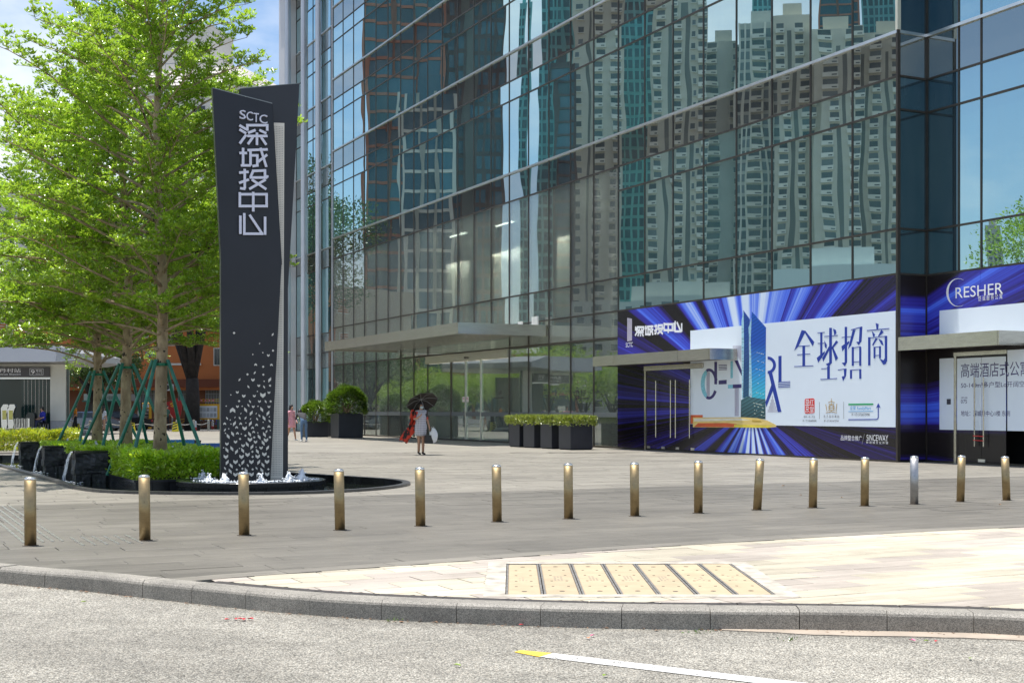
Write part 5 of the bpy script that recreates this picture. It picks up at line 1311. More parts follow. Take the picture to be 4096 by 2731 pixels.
m_pole = M('green_pole', (0.025, 0.18, 0.125), 0.35, var=0.25, vscale=6, rand=0.1)
m_strap = M('green_strap', (0.01, 0.17, 0.08), 0.5)
TP = [(at(641, 1643, 26.3), 0.08, TA, 0.0, 1.0, 'tree nearest the sign, its crown reaching the top of the picture', 2.27), (at(504, 1643, 30.6), 0.40, TB, 0.05, 1.0, 'middle one of three staked trees by the fountain', 2.35), (at(388, 1643, 34.6), 0.40, TB, 4.4, 0.92, 'staked tree farthest along the fountain, beside the metro entrance', 2.3)]
for i, (p, zg, tm, rz, sc, lb, zc) in enumerate(TP):
    p = Vector((p.x, p.y, zg))
    t = thing('staked_tree', lb, 'tree', p, rz, 'staked trees of the fountain planters'); t.scale = (sc,) * 3
    inst('trunk', tm[0], t); inst('crown', tm[1], t)
    s_ = thing('tree_support', ('green four-legged pole support around the trunk nearest the sign', 'green pole support around the middle tree trunk', 'green pole support around the tree trunk beside the metro entrance')[i], 'tree support', p, 0.5 + 0.1 * i, 'green tree supports')
    zc -= zg
    MB().lathe([(0.135, zc - 0.03), (0.15, zc - 0.03), (0.15, zc + 0.03), (0.135, zc + 0.03)], 16).build('collar', m_strap, s_)
    for k in range(4):
        a = math.pi / 4 + k * math.pi / 2; rg = 1.12 + 0.1 * rnd.random()
        MB().tube([(0.165 * math.cos(a), 0.165 * math.sin(a), zc + 0.09), (rg * math.cos(a), rg * math.sin(a), -0.02)], 0.036, 10).build('pole', m_pole, s_)
        MB().tube([(0.14 * math.cos(a), 0.14 * math.sin(a), zc), (0.2 * math.cos(a), 0.2 * math.sin(a), zc)], 0.02, 6).build('clamp_bolt', m_strap, s_)

# ------------------------------------------------------------------ bollards
BB = [(69, 1095, 70, 1254), (331, 1090, 333, 1242), (559, 1083, 561, 1230), (778, 1077, 781, 1218), (964, 1073, 966, 1209), (1140, 1067, 1142, 1199), (1305, 1064, 1306, 1192), (1457, 1062, 1458, 1186), (1604, 1058, 1604, 1179), (1746, 1053, 1739, 1172), (1869, 1052, 1867, 1167), (1987, 1050, 1986, 1163), (2100, 1047, 2100, 1159), (2209, 1046, 2206, 1153), (2308, 1048, 2312, 1150)]
def steel_mat(name, c):
    m, nt, out = newmat(name); p = nd(nt, 'ShaderNodeBsdfPrincipled'); nt.links.new(p.outputs[0], out.inputs[0])
    p.inputs['Metallic'].default_value = 0.9; w = coords(nt, 'Object')
    p.inputs['Anisotropic'].default_value = 0.6
    gr = noise(nt, coords(nt, 'Object', (1, 1, 22)), 14, 4, 0.6); bl = noise(nt, w, 7, 6, 0.7)
    scr = math_(nt, 'GREATER_THAN', noise(nt, coords(nt, 'Object', (3, 3, 1.4)), 16, 5, 0.75), 0.67)
    f = math_(nt, 'MULTIPLY', mapr(nt, gr, 0.3, 0.7, 0.86, 1.12), mapr(nt, bl, 0.3, 0.7, 0.82, 1.12))
    f = math_(nt, 'MULTIPLY', f, math_(nt, 'MULTIPLY_ADD', scr, -0.45, 1.0))
    nt.links.new(mulcol(nt, c, f), p.inputs['Base Color']); nt.links.new(mapr(nt, bl, 0.3, 0.7, 0.40, 0.55), p.inputs['Roughness']); return m
m_bol = steel_mat('worn_steel', (0.37, 0.28, 0.15)); m_bolg = steel_mat('grey_steel', (0.42, 0.42, 0.42))
BL_ = ['leftmost steel bollard of the row, beside the tactile paving', 'second steel bollard from the left, in front of the pool', 'third steel bollard from the left, in front of the sign plinth', 'fourth steel bollard from the left, before the tapering pool end', 'fifth steel bollard from the left, just past the pool tip', 'sixth steel bollard from the left, below the umbrella woman', 'seventh steel bollard from the left, below the hedge planters', 'middle steel bollard of the fifteen in the row', 'ninth steel bollard from the left, below the printed doors', 'steel bollard leaning to the right, below the printed tower', 'steel bollard just right of the leaning one, below the white print', 'twelfth steel bollard from the left, below the hoarding logos', 'dull grey bollard near the building corner, unlike its golden neighbours', 'second steel bollard from the right, in front of the corner doors', 'rightmost steel bollard of the row, leaning slightly left']
shell = MB().lathe([(0.0575, 0.0), (0.0575, 0.655)], 28).mesh('post', m_bol); shellg = MB().lathe([(0.0575, 0.0), (0.0575, 0.655)], 28).mesh('post', m_bolg)
cap = MB().lathe([(0.0575, 0.655), (0.057, 0.668), (0.052, 0.678), (0.038, 0.686), (0.018, 0.690), (0.004, 0.691)], 28).mesh('cap', M('polished_cap', (0.75, 0.72, 0.66), 0.22, 0.95))
plate = MB().lathe([(0.078, 0.0), (0.078, 0.006), (0.06, 0.007)], 24).mesh('base_plate', M('base_plate', (0.12, 0.10, 0.08), 0.6, 0.5))
for me in (shell, shellg, cap):
    me.polygons.foreach_set('use_smooth', [len(p.vertices) == 4 for p in me.polygons])
for i, (tx, ty, bx, by) in enumerate(BB):
    k = 4096 / 2352; g_ = ground(bx * k, by * k - 2, 0.0); h = (by - ty) * k * g_.y / F
    t = thing('bollard', BL_[i], 'bollard', g_, rnd.uniform(0, 6.2), 'steel bollards along the plaza edge')
    t.rotation_mode = 'XYZ'; t.rotation_euler = (0, (tx - bx) * k * g_.y / F / h, 0); t.scale = (1, 1, h / 0.691)
    inst('post', shellg if i == 12 else shell, t, rot=(0, 0, rnd.uniform(0, 6))); inst('cap', cap, t); inst('base_plate', plate, t)

# ------------------------------------------------------------------ square planters by the building
m_pot = M('planter_metal', (0.040, 0.043, 0.055), 0.38, 0.3, var=0.12, vscale=2, rand=0.1)
m_shrub = leafmat('shrub_leaf', (0.07, 0.16, 0.012), (0.19, 0.31, 0.025), 0.30, 0.22, 0.20)
m_shrub2 = leafmat('box_leaf', (0.20, 0.29, 0.025), (0.46, 0.52, 0.10), 0.35, 0.12, 0.3)
def pot(t, s_, h):
    MB().bbox(0, s_, 0, s_, 0.03, h, 0.012).build('pot', m_pot, t); MB().box(0.03, s_ - 0.03, 0.03, s_ - 0.03, 0.0, 0.03).build('pot_base', m_dark, t)
    mb = MB().box(0.05, s_ - 0.05, 0.05, s_ - 0.05, h - 0.02, h + 0.01); mb.build('soil', bpy.data.materials['soil'], t)
pos = ['nearest of four square dark planters with a clipped hedge top', 'second nearest of four square hedge-topped planters', 'third of four square hedge-topped planters, counted from the hoarding', 'farthest of four square hedge-topped planters, next to the entrance']
for i, s_ in enumerate((0.0, 1.41, 2.79, 4.0)):
    c = Vector((2.03, 45.9, 0)) + U * s_
    t = thing('square_planter', pos[i], 'planter', c, SROT, 'square hedge planters by the entrance'); pot(t, 0.88, 0.91)
    g = np.random.default_rng(i + 60); n = 2600
    p = g.uniform(0, 1, (n, 3)); top = g.uniform(0, 1, n) < 0.5; p[top, 2] = 1 - np.abs(g.normal(0, .12, top.sum()))
    e = ~top; ax_ = g.integers(0, 2, n); v_ = (g.uniform(0, 1, n) < .5) * 1.0
    for a_ in (0, 1): q = e & (ax_ == a_); p[q, a_] = np.abs(v_[q] - np.abs(g.normal(0, .05, q.sum())))
    w = np.stack([-0.10 + p[:, 0] * 1.08, -0.10 + p[:, 1] * 1.08, 0.86 + p[:, 2] * 0.27 + 0.02 * np.sin(p[:, 0] * 12 + i)], 1)
    inst('clipped_hedge', leaf_cloud('clipped_hedge', w, p - np.array([.5, .5, .2]), 0.10, 0.05, [m_shrub2], i + 60, up=0.5, spread=0.6), t)
def ball(label, c, s_, h, r, hz, n, leaf, seed, mat=None):
    t = thing('ball_planter', label, 'planter', c, SROT, 'dark planters with rounded shrubs'); pot(t, s_, h)
    g = np.random.default_rng(seed); d = g.normal(0, 1, (n, 3)); d = unit(d); d[:, 2] = np.where(d[:, 2] < -0.35, -d[:, 2], d[:, 2])
    rad = 1 - np.abs(g.normal(0, .09, n)); lump = 1 + 0.05 * np.sin(d[:, 0] * 7 + seed) * np.sin(d[:, 1] * 6) + 0.04 * np.sin(d[:, 2] * 9 + d[:, 0] * 5)
    w = d * (rad * lump)[:, None] * np.array([r, r, hz]) + np.array([s_ / 2, s_ / 2, h + hz * 0.30])
    inst('shrub', leaf_cloud('shrub', w, d * 1.2, leaf, leaf * 0.42, [mat or m_shrub], seed, up=0.35, spread=0.6), t)
    mb = MB(); gg = random.Random(seed)
    for _ in range(16): a = gg.uniform(0, 6.3); q = gg.uniform(.2, .8) * r; mb.tube([(s_ / 2 + gg.uniform(-.1, .1), s_ / 2 + gg.uniform(-.1, .1), h - .05), (s_ / 2 + q * math.cos(a), s_ / 2 + q * math.sin(a), h + hz * gg.uniform(.3, .9))], [0.02, 0.006], 5, caps=False)
    tag(mb.build('branch', m_twig, t), kind='stuff')
ball('big dark square planter with a tall domed shrub left of the entrance', Vector((-8.62, 65.9, 0)), 1.28, 1.24, 0.97, 1.02, 6000, 0.17, 71)
ball('dark planter with a rounded shrub behind the bending photographer', Vector((-10.55, 68.3, 0)), 1.15, 0.80, 0.72, 0.78, 3400, 0.15, 72, leafmat('shrub_leaf_light', (0.10, 0.20, 0.015), (0.20, 0.32, 0.03), 0.35, 0.14, 0.25))
ball('dark planter half hidden behind the big domed shrub planter', Vector((-9.75, 70.4, 0)), 1.2, 1.15, 0.72, 0.75, 3000, 0.16, 73)

# ------------------------------------------------------------------ small ground details
m_bar = M('tactile_bar', (0.62, 0.61, 0.58), 0.3, 0.8)
tp_ = thing('tactile_paving', 'rows of steel tactile bars set in the paving at lower left', 'tactile paving', (0, 0, 0), SROT)
loc_ = lambda p: (p.dot(V), p.dot(U))
bar = MB().prism([(-0.014, -0.14), (0, -0.155), (0.014, -0.14), (0.014, 0.14), (0, 0.155), (-0.014, 0.14)], 0.0, 0.007).mesh('tactile_bar', m_bar)
a0, b0 = loc_(ground(98, 2166)); 
for i in range(5):
    for k in range(17): inst('tactile_bar', bar, tp_, (a0 - 0.02 + i * 0.095, b0 + 0.02 + k * 0.335, 0.001))
a0, b0 = loc_(ground(333, 2181))
for i in range(6):
    for k in range(3): inst('tactile_bar', bar, tp_, (a0 + i * 0.115, b0 + 0.13 + k * 0.335, 0.001))
m_pet = [M('petal_red', (0.55, 0.05, 0.06), 0.6), M('petal_pink', (0.72, 0.20, 0.33), 0.6), M('dry_leaf', (0.38, 0.20, 0.08), 0.7), M('green_leaf', (0.25, 0.36, 0.05), 0.6), M('petal_orange', (0.65, 0.24, 0.10), 0.6)]
LV = [(950, 2476, 0, -.13, 'red fallen petals heaped at the kerb foot'), (810, 2392, 4, -.13, 'orange petals by the kerb foot left of the yellow pavement'), (985, 2420, 0, -.13, 'red petal by the kerb'), (2086, 2498, 0, -.13, 'dark red petal under the kerb near the lane line'), (2370, 2540, 1, -.13, 'pink petal on the asphalt below the kerb'), (2352, 2550, 4, -.13, 'pale orange petal on the asphalt near the pink one'), (3648, 2560, 1, -.13, 'pink petal on the gutter at lower right'), (3745, 2563, 0, -.13, 'red petal on the gutter at lower right'), (3706, 2562, 3, -.13, 'yellow green leaf on the gutter at lower right'), (50, 2320, 0, -.13, 'red petal with a sprout at the left end of the kerb'), (1830, 2659, 3, -.13, 'yellow green leaf lying alone on the asphalt'), (335, 2406, 3, -.13, 'small green leaf on the asphalt at left'), (2420, 2700, 3, -.13, 'small leaf on the asphalt below the lane line'), (3880, 2631, 3, -.13, 'green leaf on the asphalt at lower right'), (2856, 1973, 2, 0, 'curled brown leaf on the plaza by the leaning bollard'), (3133, 1942, 2, 0, 'brown leaf on the plaza behind the leaning bollard'), (3204, 1979, 2, 0, 'dry leaf on the plaza right of the leaning bollard'), (3367, 1989, 2, 0, 'dry leaf between two right-hand bollards'), (3980, 2005, 2, 0, 'brown leaf beside the rightmost bollard'), (4000, 2017, 2, 0, 'brown leaf in front of the rightmost bollard'), (2500, 2490, 4, -.13, 'orange petal against the kerb stone'), (560, 2381, 1, -.13, 'pink petal on the asphalt at left')]
for i, (px, py, c, z, lb) in enumerate(LV):
    p = ground(px, py, z + 0.008); g = random.Random(i); mb = MB(); n = 7 if 'heaped' in lb or 'petals' in lb else 1
    for k in range(n):
        s_ = g.uniform(0.016, 0.03); ox, oy = (g.uniform(-.09, .09), g.uniform(-.02, .03)) if n > 1 else (0, 0); a = g.uniform(0, 6.3)
        R_ = Matrix.Rotation(a, 4, 'Z')
        mb.add([R_ @ Vector(v) * s_ + Vector((ox, oy, 0)) for v in ((-1, 0, 0), (-.4, .5, .35), (.5, .45, .3), (1.1, 0, .1), (.5, -.45, .4), (-.4, -.5, .3), (0, 0, 0.02))], [(0, 6, 1), (1, 6, 2), (2, 6, 3), (3, 6, 4), (4, 6, 5), (5, 6, 0)])
    o = mb.build('fallen_leaf', m_pet[c]); o.location = p; tag(o, lb if len(lb.split()) > 3 else lb + ' lying on the road', 'leaf', 'fallen leaves and petals')
for i, (px, py, z, lb) in enumerate(((42, 2312, -.13, 'tiny green sprout at the left end of the kerb'), (2762, 2507, -.13, 'weed sprouting where the gutter band begins'), (3168, 2560, -.13, 'weed tuft growing on the concrete gutter'), (2794, 2528, -.13, 'small weed at the gutter edge'), (1566, 2480, -.13, 'weed in the joint at the kerb foot'))):
    p = ground(px, py, z + 0.003); g = np.random.default_rng(i); n = 16
    o = inst('weed', leaf_cloud('weed', g.normal(0, .02, (n, 3)) * np.array([1.6, .6, .1]), g.normal(0, 1, (n, 3)), 0.03, 0.010, [m_shrub], i, up=1.2, spread=.4)); o.location = p; tag(o, lb, 'weed', 'weeds at the kerb')
# ------------------------------------------------------------------ buildings across the street: they stand left of the picture and show in the glass
m_beige = M('flat_render', (0.62, 0.57, 0.46), 0.8, var=0.12, vscale=0.08, mode='World')
m_beige2 = M('flat_render_grey', (0.52, 0.52, 0.46), 0.8, var=0.12, vscale=0.08, mode='World')
m_par = M('flat_parapet', (0.78, 0.74, 0.63), 0.75, island=0.08)
m_wdk = M('flat_window', (0.10, 0.115, 0.115), 0.25, island=0.7)
m_slot = M('flat_slot', (0.16, 0.16, 0.14), 0.8)
m_teal = M('teal_cladding', (0.14, 0.40, 0.40), 0.35, island=0.15)
m_teald = M('teal_glass', (0.02, 0.09, 0.11), 0.15, island=0.4)
m_brn = M('brown_frame', (0.36, 0.12, 0.06), 0.6, island=0.1)
m_brd = M('brown_dark', (0.075, 0.035, 0.03), 0.5, island=0.2)
m_bgl = M('blue_dark_glass', (0.025, 0.085, 0.12), 0.12, island=0.5)
m_crm = M('cream_frame', (0.55, 0.54, 0.47), 0.6, island=0.08)
def mdir(d): return d - N * (2 * d.dot(N))
def across(name, label, px0, px1, Yv, top, bays, wall, fh=3.0, dep=None, group=None, cat='building', bot=None, yaw=0.0, par=None, win=None, slabs=True):
    """a building whose mirror image in the glass front spans px0..px1 and reaches up to top"""
    Xv = ((px0 + px1) / 2 - PCX) / F * Yv; W = (px1 - px0) * Yv / F; H = CAMZ + (PHY - top) * Yv / F
    D = dep or max(10, W * 0.8)
    b = Vector((Xv, Yv, 0)).normalized(); b = Matrix.Rotation(yaw, 3, 'Z') @ b; a = Vector((b.y, -b.x, 0))
    x_ = -mdir(a); root = mirror(Vector((Xv, Yv, 0)))
    t = thing(name, label, cat, root, math.atan2(x_.y, x_.x), group)
    X = lambda f: W / 2 - f * W                                     # picture fraction -> local x (mirrored)
    body = MB().box(-W / 2, W / 2, 0, D, 0, H); wn_ = MB(); pa = MB(); fr = MB(); sl_ = MB()
    n = int((H - 1) / fh); tot = sum(w for w, _ in bays); f0 = 0
    for w, ty in bays:
        f1 = f0 + w / tot; xa, xb = X(f1), X(f0); f0 = f1; ww = xb - xa
        if ty == 's': continue
        if ty == 'd': sl_.box(xa, xb, -0.03, 0.3, 4, H - 4); continue
        if ty == 'r':
            for k in range(int(ww / 1.6) + 1): fr.box(xa + k * 1.6, xa + k * 1.6 + 0.5, -0.35, 0, 3, H)
        for k in range(n):
            z = 1.2 + k * fh
            if ty == 'b':
                wn_.box(xa + .15, xb - .15, -0.03, 0.1, z + 0.9, z + fh - 0.35); pa.box(xa, xb, -1.3, -0.04, z, z + 1.05)
                if slabs: wn_.box(xa + ww * .1, xa + ww * .45, -1.36, -1.31, z + 0.25, z + 0.55)
            elif ty == 'w':
                m_ = max(1, int(ww / 3.2)); q = ww / m_
                for j in range(m_):
                    wn_.box(xa + q * (j + .27), xa + q * (j + .73), -0.04, 0.1, z + 0.9, z + 2.3); pa.box(xa + q * (j + .2), xa + q * (j + .80), -0.5, -0.05, z + 0.72, z + 0.86)
            elif ty == 'g':
                wn_.box(xa + .1, xb - .1, -0.05, 0.1, z + 0.3, z + fh - 0.25)
                fr.box(xa, xb, -0.3, -0.06, z + fh - 0.25, z + fh + 0.3)
            elif ty == 'r': wn_.box(xa + .1, xb - .1, -0.05, 0.1, z + 0.5, z + fh - 0.4)
        if ty == 'g':
            m_ = max(1, round(ww / 4.2))
            for j in range(m_ + 1): fr.box(xa + ww * j / m_ - 0.3, xa + ww * j / m_ + 0.3, -0.42, -0.31, 0, H)
    body.box(-W / 2 + W * .2, W / 2 - W * .3, D * .2, D * .6, H, H + 3.5)
    body.build('wall', wall, t)
    for nm, m_, mat_ in (('windows', wn_, win or m_wdk), ('balconies', pa, par or m_par), ('frames', fr, par or m_par), ('recess', sl_, m_slot)):
        if m_.f: tag(m_.build(nm, mat_, t), kind='stuff')
    return t
GR = 'towers across the street mirrored in the glass'
across('office_tower', 'dark glass tower with red brown frames, mirrored at the left of the glass front', 1467, 1770, 256, -420, [(1, 'g'), (1, 'g'), (1, 'g')], m_bgl, 3.4, par=m_brn, win=m_bgl, group=GR)
across('office_tower', 'cream framed glass block in front of the dark brown tower, mirrored in the glass', 1612, 1812, 238, 372, [(1, 'g'), (1.2, 'g'), (1, 'g')], m_bgl, 3.6, par=m_crm, win=m_bgl, group=GR, dep=8)
across('office_tower', 'dark brown slab tower beside the cream framed block, mirrored in the glass', 1772, 2018, 264, -300, [(2, 'r'), (1, 'd'), (3, 'r')], m_brd, 3.4, par=m_brd, win=m_bgl, group=GR)
across('flats_tower', 'slim teal tower standing alone against the sky, mirrored in the glass', 2076, 2112, 420, 12, [(1, 'r')], m_teal, 3.2, par=m_teal, win=m_teald, group=GR)
across('flats_tower', 'wide teal tower beside the beige flats, mirrored in the glass', 2152, 2292, 350, -160, [(1, 'r'), (1, 'r')], m_teal, 3.2, par=m_teal, win=m_teald, group=GR)
across('flats_tower', 'dark red low tower below the teal one, mirrored in the glass', 2222, 2300, 322, 255, [(1, 'g')], m_brd, 3.2, par=m_brd, win=m_bgl, group=GR)
across('flats_tower', 'beige high-rise flats with a balcony stack, leftmost beige tower in the mirror image', 2288, 2490, 340, -150, [(2, 'w'), (.5, 's'), (.4, 'd'), (.5, 's'), (1.6, 'b'), (1.2, 's'), (1.2, 'b'), (.4, 's')], m_beige, group=GR)
across('flats_tower', 'teal ribbed tower between two beige towers in the mirror image', 2480, 2600, 372, -60, [(1, 'r')], m_teal, 3.2, par=m_teal, win=m_teald, group=GR)
across('flats_tower', 'beige flats with wide balconies, second beige tower in the mirror image', 2592, 2835, 345, -45, [(.4, 's'), (1.2, 'b'), (.8, 's'), (.5, 'd'), (.7, 's'), (1.3, 'b'), (.5, 's'), (.7, 'd'), (1, 'w'), (1.1, 'b')], m_beige, group=GR)
across('flats_tower', 'grey beige flats ending below the sky gap in the mirror image', 2830, 2960, 356, 172, [(1, 'b'), (1, 's'), (.6, 'w')], m_beige2, group=GR)
across('flats_tower', 'greenish flats with a rounded top in the mirror image', 2955, 3110, 350, 84, [(1, 'r'), (1, 'b'), (1, 'r')], m_beige2, group=GR)
across('flats_tower', 'teal tower rising behind the flats right of centre in the mirror image', 3010, 3090, 440, -190, [(1, 'r')], m_teal, 3.2, par=m_teal, win=m_teald, group=GR)
across('flats_tower', 'beige flats with a dark slot, fourth beige tower in the mirror image', 3105, 3262, 338, 66, [(.5, 's'), (1, 'b'), (.3, 's'), (.5, 'd'), (.4, 's'), (1, 'b'), (.8, 's')], m_beige, group=GR)
across('flats_tower', 'dark red tower rising behind the right-hand flats in the mirror image', 3300, 3425, 430, -220, [(1, 'g'), (1, 'g')], m_brd, 3.4, par=m_brn, win=m_bgl, group=GR)
across('flats_tower', 'beige flats with paired balconies near the corner in the mirror image', 3258, 3440, 330, 106, [(.8, 's'), (1.2, 'b'), (.4, 's'), (.45, 'd'), (.5, 's'), (1.2, 'b')], m_beige, group=GR)
across('flats_tower', 'teal tower behind the last beige flats in the mirror image', 3445, 3560, 450, -160, [(1, 'r')], m_teal, 3.2, par=m_teal, win=m_teald, group=GR)
across('flats_tower', 'beige flats at the corner, rightmost beige tower in the mirror image', 3432, 3620, 336, 128, [(.4, 's'), (.5, 'd'), (.6, 's'), (1.3, 'b'), (.5, 's'), (.4, 'd'), (.4, 's'), (1.2, 'b'), (.4, 's')], m_beige, group=GR)
across('flats_tower', 'far pale twin block mirrored low in the corner glass', 3938, 3998, 620, 905, [(1, 'w'), (.3, 'd'), (1, 'w')], m_beige2, group=GR)
across('podium', 'long low podium with orange and teal bands mirrored in the lobby glass', 1380, 2300, 215, 1415, [(1, 'g')] * 9, m_crm, 3.0, par=m_brn, win=m_teald, group='low blocks across the street', dep=12)
across('podium', 'low white curved-looking podium mirrored above the hoarding', 3080, 3590, 240, 1075, [(1, 'b')] * 5, M('podium_white', (0.66, 0.70, 0.66), 0.6), 4.5, group='low blocks across the street', dep=14)
across('podium', 'low grey podium mirrored between the flats and the lobby', 2290, 3090, 300, 1190, [(1, 'w')] * 12, m_beige2, 3.2, group='low blocks across the street', dep=14)

# ------------------------------------------------------------------ broad street trees
m_dkleaf = leafmat('dark_leaf', (0.035, 0.085, 0.012), (0.085, 0.16, 0.02), 0.3, 0.08, 0.35)
m_ltleaf = leafmat('street_leaf', (0.19, 0.36, 0.02), (0.36, 0.50, 0.035), 0.5, 0.06, 0.4)
m_dbark = M('dark_bark', (0.035, 0.028, 0.024), 0.9, var=0.4, vscale=3, bump=0.02, bscale=14)
def clump_crown(seed, blobs, n, leaf, mat):
    g = np.random.default_rng(seed); out_c = []; out_d = []
    vol = np.array([b[3] ** 2 for b in blobs]); k = (n * vol / vol.sum()).astype(int)
    for (x, y, z, r), m_ in zip(blobs, k):
        d = unit(g.normal(0, 1, (m_, 3))); rad = r * (1 - np.abs(g.normal(0, .22, m_))) * (1 + 0.18 * np.sin(d[:, 0] * 6 + x) * np.sin(d[:, 1] * 7 + y) + .1 * np.sin(d[:, 2] * 11))
        out_c.append(d * rad[:, None] * np.array([1, 1, .72]) + np.array([x, y, z])); out_d.append(d)
    c = np.concatenate(out_c); d = np.concatenate(out_d)
    return leaf_cloud('crown', c, d, leaf, leaf * .5, [mat], seed, up=.1, spread=.8)
def broad_tree(label, loc, H, R, seed, n, leaf, mat, z0, r0, group='broad street trees', fork=True, name='street_tree'):
    g = random.Random(seed); t = thing(name, label, 'tree', loc, 0, group)
    mb = MB(); blobs = []
    mb.tube([(0, 0, -.1), (0.05, 0, z0 * .5), (0, 0.05, z0 * .8)], [r0 * 1.15, r0, r0 * .9], 12)
    m_ = 5 if fork else 4
    for k in range(m_):
        a = k * 6.283 / m_ + g.uniform(-.3, .3); q = R * g.uniform(.35, .6)
        e = Vector((q * math.cos(a), q * math.sin(a), z0 + (H - z0) * g.uniform(.35, .6)))
        mb.tube([(0, 0.05, z0 * .72), e * .45 + Vector((0, 0, z0 * .55)), e], [r0 * .62, r0 * .42, r0 * .15], 8)
        blobs.append((e.x * 1.15, e.y * 1.15, e.z + .3, R * g.uniform(.42, .58)))
        for j in range(3):
            e2 = e + Vector((g.uniform(-1, 1), g.uniform(-1, 1), g.uniform(-.2, .9))) * R * .55
            mb.tube([e * .8 + Vector((0, 0, z0 * .15)), e2], [r0 * .2, r0 * .05], 5, caps=False); blobs.append((e2.x, e2.y, e2.z, R * g.uniform(.28, .42)))
    blobs.append((0, 0, H - R * .45, R * .5))
    mb.build('trunk', m_dbark, t, smooth=True)
    inst('crown', clump_crown(seed, blobs, n, leaf, mat), t)
    return t
bt = broad_tree('tall dark tree with a forked black trunk in front of the orange building', at(768, 1643, 95) - Vector((0, 0, CAMZ)), 21.0, 6.3, 31, 26000, 0.27, m_dkleaf, 4.6, 0.50)
broad_tree('dark bushy tree between the metro entrance and the orange building', at(380, 1643, 92) - Vector((0, 0, CAMZ)), 6.2, 3.0, 32, 12000, 0.20, m_dkleaf, 2.4, 0.28)
k = 0
for px, Yv, H in ((1370, 128, 6.0), (1470, 126, 4.2), (1560, 122, 5.0), (1660, 118, 4.0), (1760, 116, 5.5), (1860, 114, 4.4), (1970, 112, 5.2), (2080, 108, 6.6), (2200, 104, 7.5), (2330, 100, 6.5), (2450, 98, 5.0)):
    p = mirror(Vector(((px - PCX) / F * Yv, Yv, 0)))
    broad_tree('bright green roadside tree mirrored in the lobby glass, %s from the left' % ('first second third fourth fifth sixth seventh eighth ninth tenth eleventh'.split()[k]), p, H, 3.3, 50 + k, 3600, 0.24, m_ltleaf, 1.3, 0.16, 'roadside trees mirrored in the lobby'); k += 1
p = mirror(Vector(((4085 - PCX) / F * 70, 70, 0)))
broad_tree('spreading tree mirrored at the right edge of the corner glass', p, 13.6, 3.6, 70, 6000, 0.22, m_ltleaf, 7.0, 0.2, 'roadside trees mirrored in the lobby')

# ------------------------------------------------------------------ street and buildings behind the plaza
street = sheet('street', [(-120, 92), (-12, 92), (-12, 160), (-120, 160)], -0.09, M('street_asphalt', (0.10, 0.10, 0.10), 0.85, var=0.2, vscale=0.4, mode='World')); tag(street, 'dark asphalt street behind the plaza', kind='structure')
m_orange = M('orange_render', (0.50, 0.155, 0.045), 0.8, var=0.10, vscale=0.35)
m_orange_d = M('dark_red_beam', (0.16, 0.042, 0.018), 0.8)
m_wfr = M('white_frame', (0.62, 0.60, 0.56), 0.5); m_gls = M('far_glass', (0.03, 0.04, 0.045), 0.12)
m_shop = M('shop_dark', (0.045, 0.042, 0.040), 0.7); m_grey = M('grey_metal', (0.34, 0.35, 0.36), 0.5, 0.3)
m_yfr = M('yellow_paint_metal', (0.72, 0.38, 0.015), 0.45); m_redb = M('red_board', (0.50, 0.018, 0.012), 0.45); m_whb = M('white_board', (0.70, 0.71, 0.72), 0.5)
Yb = 104.0
XB = lambda px, Y=Yb: (px - PCX) * Y / F
ZB = lambda py, Y=Yb: CAMZ - (py - PHY) * Y / F
ob = thing('orange_building', 'orange rendered apartment block with a dark beam over its ground floor', 'building', (XB(640), Yb, 0))
ox = XB(640)
def OB(px): return XB(px) - ox
MB().box(OB(130), OB(1130), 0.4, 12, 3.0, 15.5).build('wall', m_orange, ob)
MB().box(OB(130), OB(1130), 0.1, 0.6, ZB(1548), ZB(1516)).build('dark_beam', m_orange_d, ob)
MB().box(OB(130), OB(1130), 1.6, 12, 0, ZB(1548)).build('ground_floor_wall', M('brown_wall', (0.20, 0.075, 0.035), 0.8), ob)
MB().box(OB(130), OB(1130), 0.0, 12.2, 15.5, 16.0).build('roof', m_wfr, ob)
for px0, px1, py0, py1 in ((662, 694, 1340, 1382), (718, 740, 1400, 1446), (850, 880, 1390, 1462), (560, 590, 1290, 1350), (440, 470, 1390, 1440), (500, 530, 1250, 1300), (700, 735, 1260, 1310), (820, 860, 1270, 1320), (620, 655, 1180, 1230), (250, 285, 1400, 1450), (180, 210, 1400, 1450)):
    w = MB().box(OB(px0), OB(px1), 0.33, 0.42, ZB(py1), ZB(py0)).build('window', m_wfr, ob)
    MB().box(OB(px0 + 4), OB((px0 + px1) / 2 - 1), 0.30, 0.34, ZB(py1 - 4), ZB(py0 + 4)).build('pane', m_gls, w); MB().box(OB((px0 + px1) / 2 + 1), OB(px1 - 4), 0.30, 0.34, ZB(py1 - 4), ZB(py0 + 4)).build('pane', m_gls, w)
MB().box(OB(665), OB(800), 0.2, 0.45, ZB(1460), ZB(1452)).build('ledge', m_wfr, ob)
for px0, px1 in ((540, 600), (694, 730), (805, 880), (880, 950)):
    MB().box(OB(px0), OB(px1), 1.5, 1.62, ZB(1612), ZB(1548)).build('shop_window', M('shop_curtain', (0.20, 0.20, 0.18), 0.6) if px0 == 540 else bpy.data.materials['shop_curtain'], ob)
    for px in range(px0, px1, 11): MB().box(OB(px), OB(px + 2), 1.40, 1.46, ZB(1640), ZB(1548)).build('window_bar', m_grey, ob)
    MB().box(OB(px0), OB(px1), 1.38, 1.47, ZB(1575), ZB(1572)).build('window_bar', m_grey, ob)
ac = thing('air_conditioner', 'white air conditioner unit on the orange building behind the tree trunk', 'air conditioner', (XB(678), Yb - 0.15, ZB(1562)))
